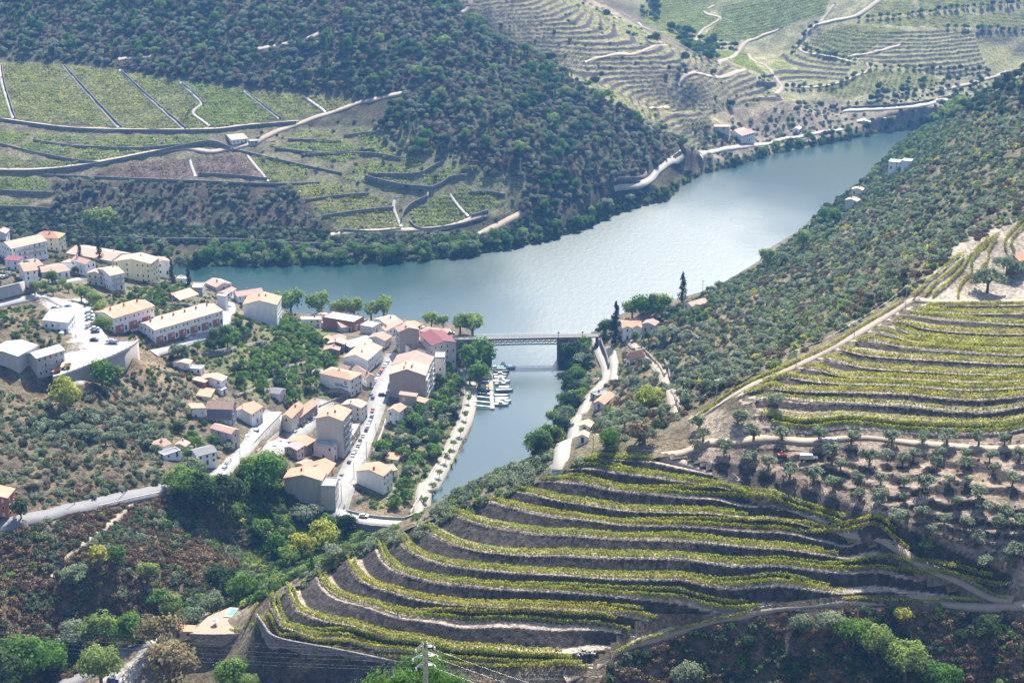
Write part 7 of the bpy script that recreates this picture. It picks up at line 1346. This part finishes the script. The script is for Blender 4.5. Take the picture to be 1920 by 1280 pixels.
def plant_top(kind, px, pytop, Y, label, name):
    dx, dy, dz = ray(px, pytop); t = Y / dy; x, z = dx * t, CZ + dz * t; b = float(H0(x, Y)); o = plant(kind, (x, Y, b), max(3., z - b), name, label, 'tree', None); o.scale = (o.scale[0] * .55, o.scale[1] * .55, o.scale[2])
plant_top('pine', 790, 1236, 312., 'pine crown rising behind the pylon at the bottom edge', 'pine_tree'); plant_top('pine', 738, 1264, 305., 'pine top left of the pylon at the bottom edge', 'pine_tree'); plant_top('pine', 836, 1266, 305., 'pine top right of the pylon at the bottom edge', 'pine_tree')
def grove(poly, spacing, kinds, hr, label, name, cat, group, seed, thin=None, cap=400, jitter=.45):
    P = sample_px(poly, spacing, seed, jitter=jitter, thin=thin); rg = random.Random(seed); P = P[:]; 
    if len(P) > cap: P = P[np.argsort(P[:, 1])[:cap]]
    for p in P:
        k = rg.choices([a for a, b in kinds], [b for a, b in kinds])[0]; plant(k, tuple(p), rg.uniform(*hr), name, label, cat, group)
    return len(P)
NT = {}
NT[1] = grove([(692,892),(716,838),(745,800),(785,740),(800,700),(845,690),(866,712),(862,775),(838,835),(806,890),(775,945),(735,962),(742,905),(720,880)], 6.2, [('bright', 4), ('broad', 3), ('dark', 3), ('olive', 1.5)], (4.2, 7.6), 'leafy tree in the gardens between the main street and the promenade', 'garden_tree', 'tree', 'trees in the riverside gardens', 21)
NT[2] = grove([(420,700),(500,662),(540,600),(600,640),(636,690),(600,716),(560,770),(500,745),(445,722)], 6.2, [('bright', 5), ('broad', 2), ('dark', 1)], (3.8, 6.8), 'small green tree on the terraced gardens in the middle of the village', 'garden_tree', 'tree', 'trees on the garden terraces', 22)
NT[3] = grove([(306,672),(360,640),(420,622),(440,596),(486,618),(440,650),(380,664),(330,690)], 6.5, [('dark', 4), ('broad', 3), ('olive', 1)], (4.8, 8.5), 'dark green tree on the bank below the longer terraced row', 'garden_tree', 'tree', 'trees below the terraced row', 23)
NT[4] = grove([(1003,858),(1004,800),(1030,762),(1048,720),(1070,692),(1105,676),(1108,700),(1098,735),(1085,765),(1064,805),(1042,850)], 6.0, [('broad', 4), ('dark', 4), ('plane', 1), ('olive', 1.5), ('yellow', .6)], (5.5, 10), 'leafy tree crowding the right riverbank below the road', 'riverbank_tree', 'tree', 'trees on the right riverbank', 24)
NT[5] = grove([(330,492),(400,470),(480,464),(640,476),(780,470),(850,455),(930,452),(1000,440),(1080,415),(1160,380),(1262,352),(1268,366),(1215,390),(1115,424),(1010,458),(900,480),(780,494),(600,498),(370,503)], 6.2, [('broad', 4), ('dark', 2), ('plane', 3), ('olive_big', 2)], (5, 10), 'tree in the dense fringe along the opposite riverbank', 'riverbank_tree', 'tree', 'trees along the opposite riverbank', 25, cap=260)
NT[6] = grove([(108,338),(300,345),(540,350),(566,380),(610,425),(500,432),(300,420),(100,395)], 6.6, [('olive', 6), ('olive_big', 1)], (3.6, 5.0), 'round olive tree in the rows on the dark slope across the river', 'olive_tree', 'tree', 'olive trees on the far dark slope', 26, thin=lambda x, y: .55 + .3 * fbm(x, y, 40, 2, 2), jitter=.3)
NT[7] = grove([(1120,700),(1180,640),(1250,640),(1330,560),(1420,520),(1480,560),(1440,640),(1420,700),(1290,770),(1180,830),(1110,800)], 9.0, [('olive', 5), ('olive_big', 2)], (3.8, 5.6), 'grey green olive tree on the dry slope above the right riverbank', 'olive_tree', 'tree', 'olive trees on the right slope', 27, cap=120)
NT[8] = grove([(60,790),(150,760),(260,770),(300,800),(300,850),(230,840),(120,830),(40,840)], 7.0, [('olive', 4), ('olive_big', 3)], (4, 6.5), 'greyish olive tree on the dry slope below the car park wall', 'olive_tree', 'tree', 'olive trees below the car park', 28)
NT[9] = grove([(1270,340),(1330,318),(1420,285),(1500,268),(1600,244),(1740,222),(1760,232),(1640,252),(1500,283),(1420,300),(1320,330),(1280,352)], 8.5, [('broad', 4), ('dark', 2), ('plane', 2)], (6, 10), 'hazy tree along the far reach of the opposite bank', 'riverbank_tree', 'tree', 'trees on the far reach', 29, cap=90)
NT[10] = grove([(1725,228),(1732,205),(1790,192),(1815,200),(1790,228)], 7, [('plane', 1)], (10, 14), 'tall pale green tree in the clump at the far river bend', 'poplar_tree', 'tree', 'pale clump at the far bend', 30, cap=24)
NT[11] = grove([(270,545),(310,535),(370,548),(330,572),(290,575),(230,560),(200,570),(225,552)], 6, [('bright', 3), ('broad', 2), ('red', 1)], (3, 5), 'garden bush below the big yellow house', 'garden_tree', 'tree', 'bushes below the yellow house', 31)
NT[12] = grove([(190,470),(240,450),(320,462),(345,500),(300,478),(240,478)], 7, [('broad', 3), ('dark', 2), ('olive', 2)], (5, 8), 'tree behind the long warehouse before the opposite bank', 'garden_tree', 'tree', 'trees behind the warehouse', 32)
NT[13] = grove([(300,800),(350,780),(420,800),(450,840),(380,870),(310,860)], 6.5, [('dark', 3), ('broad', 2), ('olive', 3)], (3.5, 6), 'bushy tree around the cottages among the olives', 'garden_tree', 'tree', 'trees around the cottages', 33)
print('GROVES', NT)
# hedges and rows on the far hills
def far_line(pp, spacing, hr, label, name, group, kinds):
    L = road_line(pp, spacing); rg = random.Random(len(pp) * 7 + int(pp[0][0]))
    for p in L: x, y = p[0] + rg.uniform(-1.5, 1.5), p[1] + rg.uniform(-1.5, 1.5); plant(rg.choice(kinds), (x, y, float(H(x, y))), rg.uniform(*hr), name, label, 'tree', group)
for pp, lab in (([(1613,37),(1680,34),(1725,27),(1800,18),(1920,6)], 'dark tree in the long hedge across the top right hill'), ([(1508,88),(1530,102),(1570,110),(1600,118)], 'dark tree beside the bend of the far track'), ([(1485,102),(1500,80),(1512,62),(1530,48)], 'dark tree lining the wide far track'), ([(1780,54),(1830,57),(1880,58),(1920,61)], 'dark tree in the short hedge of the far right slope'), ([(1630,128),(1700,132),(1780,134),(1850,138)], 'small tree in the row below the far terraces'), ([(1475,166),(1520,166),(1570,160),(1615,138)], 'small tree along the curving far track'), ([(1425,152),(1440,150),(1450,148)], 'dark tree at the far quinta garden')):
    far_line(pp, 6.5, (4, 6.5), lab, 'hedge_tree', lab.split(' in ')[-1] if ' in ' in lab else 'trees of the far hills', ['dark', 'broad'])
# ------------------------------------------------------------------ uncountable growth
def stuff(name, poly, spacing, kinds, sr, label, cat, seed, thin=None, jitter=.55):
    P = sample_px(poly, spacing, seed, jitter=jitter, thin=thin)
    if not len(P): return 0
    rg = np.random.RandomState(seed); ks = [(k, j) for k, _ in kinds for j in range(NVAR)]; w_ = np.array([b / NVAR for _, b in kinds for j in range(NVAR)]); w_ /= w_.sum(); base = rg.choice(len(ks), len(P), p=w_)
    # patches of one kind rather than an even mix
    f = fbm(P[:, 0], P[:, 1], 45, seed, 3); u = np.clip((f + 1) / 2, 0, .999); cw = np.cumsum(w_); pk = np.searchsorted(cw, u).clip(0, len(ks) - 1); ix = np.where(rg.rand(len(P)) < .6, pk, base)
    scatter_obj(name, P, ks, ix, rg.uniform(*sr, len(P)), label, cat, seed); return len(P)
HG2 = [([(-110,-60),(820,-60),(880,30),(1000,98),(1150,195),(1285,268),(1278,292),(1215,318),(1150,345),(1060,395),(960,420),(990,340),(900,330),(870,322),(845,300),(800,300),(740,285),(706,258),(700,238),(760,180),(700,186),(600,176),(560,172),(450,160),(330,145),(230,126),(110,112),(-110,108)], 5.2)]
ST = {}
ST['wood'] = stuff('woodland', HG2[0][0], 4.0, [('dark', 3), ('broad', 2.5), ('olive_big', 8), ('brown', 2.2), ('red', 2.4), ('bushg', 4), ('busho', 4), ('plane', .5), ('poplar', 1)], (.35, 1.0), 'dense mixed woodland covering the slopes across the river', 'woodland', 61)
ST['far scrub'] = stuff('scrub', [(-110,395),(100,396),(310,420),(600,430),(760,440),(920,430),(1000,400),(1060,400),(960,450),(780,476),(640,470),(430,458),(150,455),(-110,450)], 2.4, [('bushd', 4), ('bushg', 3), ('busho', 3), ('bushr', 1), ('bushm', 1)], (.6, 1.2), 'dark scrub on the lower slope of the opposite bank', 'scrub', 62)
ST['far scrub2'] = stuff('scrub', [(100,340),(545,345),(610,430),(300,425),(100,398)], 3., [('bushd', 3), ('bushg', 2), ('bushr', 1.5)], (.4, .9), 'low dark scrub between the olive rows across the river', 'scrub', 63, thin=lambda x, y: .5 + .5 * fbm(x, y, 25, 3, 2))
ST['hedge'] = stuff('scrub', [(430,240),(560,235),(760,200),(800,240),(760,290),(900,330),(980,350),(940,420),(760,430),(560,345),(480,290)], 7., [('bushd', 2), ('bushg', 3), ('busho', 3), ('olive', 2)], (.5, 1.), 'scattered bushes among the stepped vine terraces across the river', 'scrub', 64, thin=lambda x, y: .25 + .5 * fbm(x, y, 30, 4, 2))
ST['slope'] = stuff('hillside_scrub', [(1150,850),(1110,800),(1120,700),(1200,640),(1330,548),(1420,505),(1540,410),(1680,312),(1755,240),(1790,212),(1850,180),(2050,90),(2050,400),(1860,440),(1800,465),(1716,545),(1600,612),(1500,665),(1400,715),(1330,755),(1280,782)], 3.0, [('busho', 6), ('bushg', 4), ('bushd', 1.8), ('bushb', 3), ('bushr', 2.2), ('bushy', 1.5), ('bushl', 1.6), ('bushm', 1.2), ('olive', 3)], (.5, 1.25), 'dense grey green scrub with yellow and brown bushes on the right hillside', 'scrub', 65, thin=lambda x, y: .74 + .5 * fbm(x, y, 22, 6, 3))
ST['brown'] = stuff('dry_scrub', [(-110,990),(160,960),(330,925),(440,960),(480,1010),(490,1070),(440,1130),(340,1190),(250,1215),(100,1290),(-110,1300)], 1.9, [('bushb', 6), ('bushr', 3), ('bushg', 3), ('busho', 2), ('bushd', 1), ('bushm', .8), ('bushl', .5)], (.5, 1.25), 'dry brown bushes covering the slope at the bottom left', 'scrub', 66, thin=lambda x, y: .92 + .4 * fbm(x, y, 18, 7, 3))
ST['ravine'] = stuff('undergrowth', [(400,900),(440,880),(530,905),(560,960),(640,985),(700,1015),(660,1040),(560,1080),(500,1120),(430,1150),(440,1090),(470,1030),(430,960)], 2.0, [('bushm', 4), ('bushd', 3), ('bushl', 2.5), ('bushg', 3), ('bushy', .7)], (.6, 1.3), 'thick green undergrowth filling the ravine', 'undergrowth', 67)
ST['left'] = stuff('slope_scrub', [(-110,720),(60,745),(100,760),(230,705),(300,680),(350,690),(400,760),(340,800),(300,860),(330,910),(250,925),(150,945),(-110,985)], 2.3, [('bushg', 4), ('busho', 4), ('bushb', 2), ('bushd', 2), ('bushr', 1), ('bushm', .8)], (.4, 1.0), 'scattered bushes on the dry slope below the car park', 'scrub', 68, thin=lambda x, y: .62 + .6 * fbm(x, y, 20, 8, 3))
ST['left2'] = stuff('slope_scrub', [(-110,580),(70,575),(110,600),(115,640),(60,690),(-110,640)], 3., [('bushm', 3), ('bushd', 3), ('bushg', 3), ('bushb', 1)], (.4, .9), 'bushes on the steep bank beside the workshop', 'scrub', 69, thin=lambda x, y: .55 + .5 * fbm(x, y, 15, 9, 3))
ST['village'] = stuff('village_greenery', [(200,560),(330,560),(440,590),(560,590),(640,660),(640,730),(560,770),(440,745),(350,700),(240,640)], 2.6, [('bushm', 4), ('bushl', 2), ('bushd', 3), ('bushg', 2)], (.35, .8), 'low green bushes between the houses and garden terraces', 'greenery', 70, thin=lambda x, y: .7 + .5 * fbm(x, y, 16, 10, 3))
ST['village2'] = stuff('village_greenery', [(660,940),(700,850),(760,740),(850,690),(872,720),(840,840),(780,950),(720,965)], 3., [('bushm', 4), ('bushl', 2), ('bushd', 3), ('bushy', .6)], (.4, .9), 'low green growth in the gardens beside the promenade', 'greenery', 71, thin=lambda x, y: .65 + .4 * fbm(x, y, 12, 11, 3))
ST['village3'] = stuff('village_greenery', [(-20,440),(330,462),(480,560),(430,620),(330,600),(200,560),(-20,540)], 3.6, [('bushm', 3), ('bushd', 3), ('bushg', 2), ('bushr', .6)], (.4, .9), 'bushes between the houses of the upper village', 'greenery', 72, thin=lambda x, y: .4 + .5 * fbm(x, y, 20, 12, 3))
ST['bank'] = stuff('river_edge_growth', [(780,985),(800,950),(825,908),(854,869),(874,829),(889,790),(899,740),(908,700),(900,690),(880,760),(858,830),(815,905),(770,975)], 1.8, [('bushl', 3), ('bushm', 3), ('bushy', 1)], (.3, .55), 'grassy growth along the water edge of the promenade', 'undergrowth', 73)
ST['bank2'] = stuff('river_edge_growth', [(1000,880),(1005,800),(1050,700),(1120,620),(1180,600),(1300,565),(1420,502),(1530,408),(1680,305),(1740,262),(1700,330),(1560,440),(1440,520),(1300,590),(1150,640),(1110,700),(1060,830),(1030,890)], 3.4, [('bushm', 3), ('bushd', 3), ('bushg', 3), ('bushl', 1)], (.6, 1.2), 'green growth along the right riverbank', 'undergrowth', 74, thin=lambda x, y: .7 + .3 * fbm(x, y, 15, 13, 3))
ST['shade'] = stuff('shaded_scrub', [(1110,1300),(1150,1240),(1280,1190),(1420,1160),(1600,1140),(2050,1150),(2050,1310)], 1.7, [('bushr', 4), ('bushb', 3), ('bushd', 3), ('bushg', 3), ('bushm', 1.3), ('bushl', .8)], (.5, 1.2), 'dark dry scrub on the shaded bank at the bottom right', 'scrub', 75, thin=lambda x, y: .75 + .5 * fbm(x, y, 12, 14, 3))
ST['shade2'] = stuff('bank_scrub', [(1300,870),(1400,880),(1640,975),(1900,1090),(1890,1110),(1700,1040),(1430,925)], 3., [('bushd', 3), ('bushr', 3), ('bushg', 2)], (.3, .7), 'thin dark scrub on the shaded bank under the olive terraces', 'scrub', 76, thin=lambda x, y: .3 + .5 * fbm(x, y, 12, 15, 3))
ST['grove'] = stuff('grove_scrub', [(1330,840),(1920,850),(1960,1080),(1640,960),(1400,880)], 4., [('bushg', 3), ('bushb', 3), ('bushm', .5)], (.15, .4), 'tufts of dry grass on the olive terraces', 'scrub', 77, thin=lambda x, y: .4 + .5 * fbm(x, y, 12, 16, 3))
ST['edge'] = stuff('ridge_bushes', [(770,1010),(792,978),(850,928),(920,894),(1000,860),(1042,846),(1060,875),(1000,905),(920,940),(840,972),(790,1005),(720,1020),(640,1055),(600,1075),(560,1100),(540,1098),(600,1060),(660,1030),(740,990)], 2.0, [('busho', 5), ('bushl', 1), ('bushg', 3)], (.6, 1.2), 'grey bushes along the crest behind the nearest vine slope', 'scrub', 78, thin=lambda x, y: .7 + .5 * fbm(x, y, 20, 17, 2))
ST['shore'] = stuff('river_edge_growth', [(330,488),(480,484),(640,484),(780,478),(900,462),(1000,442),(1100,408),(1200,365),(1262,345),(1330,312),(1420,288),(1500,270),(1640,244),(1740,232),(1745,240),(1640,254),(1500,286),(1420,300),(1330,328),(1268,370),(1210,390),(1110,428),(1010,460),(900,482),(780,496),(600,500),(370,504),(330,500)], 2.6, [('bushd', 3), ('bushm', 4), ('bushl', 2), ('bushg', 2)], (.7, 1.4), 'dense green growth along the opposite water edge', 'undergrowth', 83)
ST['bank3'] = stuff('river_edge_growth', [(1495,410),(1570,362),(1608,335),(1650,292),(1700,258),(1730,228),(1790,212),(1805,235),(1745,300),(1690,345),(1640,385),(1560,425)], 3.0, [('bushm', 3), ('bushd', 3), ('bushg', 3), ('bushl', 2)], (.6, 1.2), 'green growth along the far right riverbank', 'undergrowth', 84)
ST['hill3'] = stuff('far_scrub', [(1285,275),(1480,190),(1760,195),(1760,228),(1500,275),(1330,320)], 4.4, [('bushd', 3), ('bushg', 4), ('bushm', 2), ('busho', 3)], (.6, 1.3), 'hazy scrub around the far riverside road', 'scrub', 79, thin=lambda x, y: .55 + .5 * fbm(x, y, 30, 18, 3))
ST['hill4'] = stuff('far_scrub', [(1225,-40),(1240,40),(1300,110),(1350,118),(1340,100),(1400,88),(1310,70),(1200,30)], 5., [('dark', 3), ('bushd', 3), ('broad', 2)], (.6, 1.), 'hazy dark growth in the gully between the far hills', 'scrub', 80, thin=lambda x, y: .55 + .5 * fbm(x, y, 30, 19, 3))
ST['hill5'] = stuff('far_scrub', [(1060,-30),(1250,84),(1480,186),(1330,262),(1280,275),(1180,215),(1000,98),(860,0)], 9., [('bushd', 3), ('bushg', 4), ('dark', 1)], (.5, 1.1), 'single hazy bushes on the stepped far hill', 'scrub', 81, thin=lambda x, y: .25 + .5 * fbm(x, y, 40, 20, 3))
ST['hill6'] = stuff('far_scrub', [(1650,150),(1800,150),(1960,130),(1960,215),(1760,225),(1760,190),(1600,200)], 5., [('dark', 3), ('bushd', 3), ('bushg', 2)], (.5, .9), 'hazy dark growth above the far bank road', 'scrub', 82, thin=lambda x, y: .6 + .4 * fbm(x, y, 30, 21, 3))
print('STUFF', ST)
# ------------------------------------------------------------------ air
hz = MB().box(-1580, 1580, -380, 3180, -4.2, 372)
hm = bpy.data.materials.new('haze'); hm.use_nodes = True; _t = hm.node_tree; _t.nodes.remove(_t.nodes['Principled BSDF'])
pv = _t.nodes.new('ShaderNodeVolumePrincipled'); pv.inputs['Color'].default_value = (.17, .45, 1, 1); pv.inputs['Density'].default_value = .000075; pv.inputs['Anisotropy'].default_value = .4
_t.links.new(pv.outputs[0], _t.nodes['Material Output'].inputs['Volume'])
tag(hz.build('haze', hm), None, None, None, 'stuff')
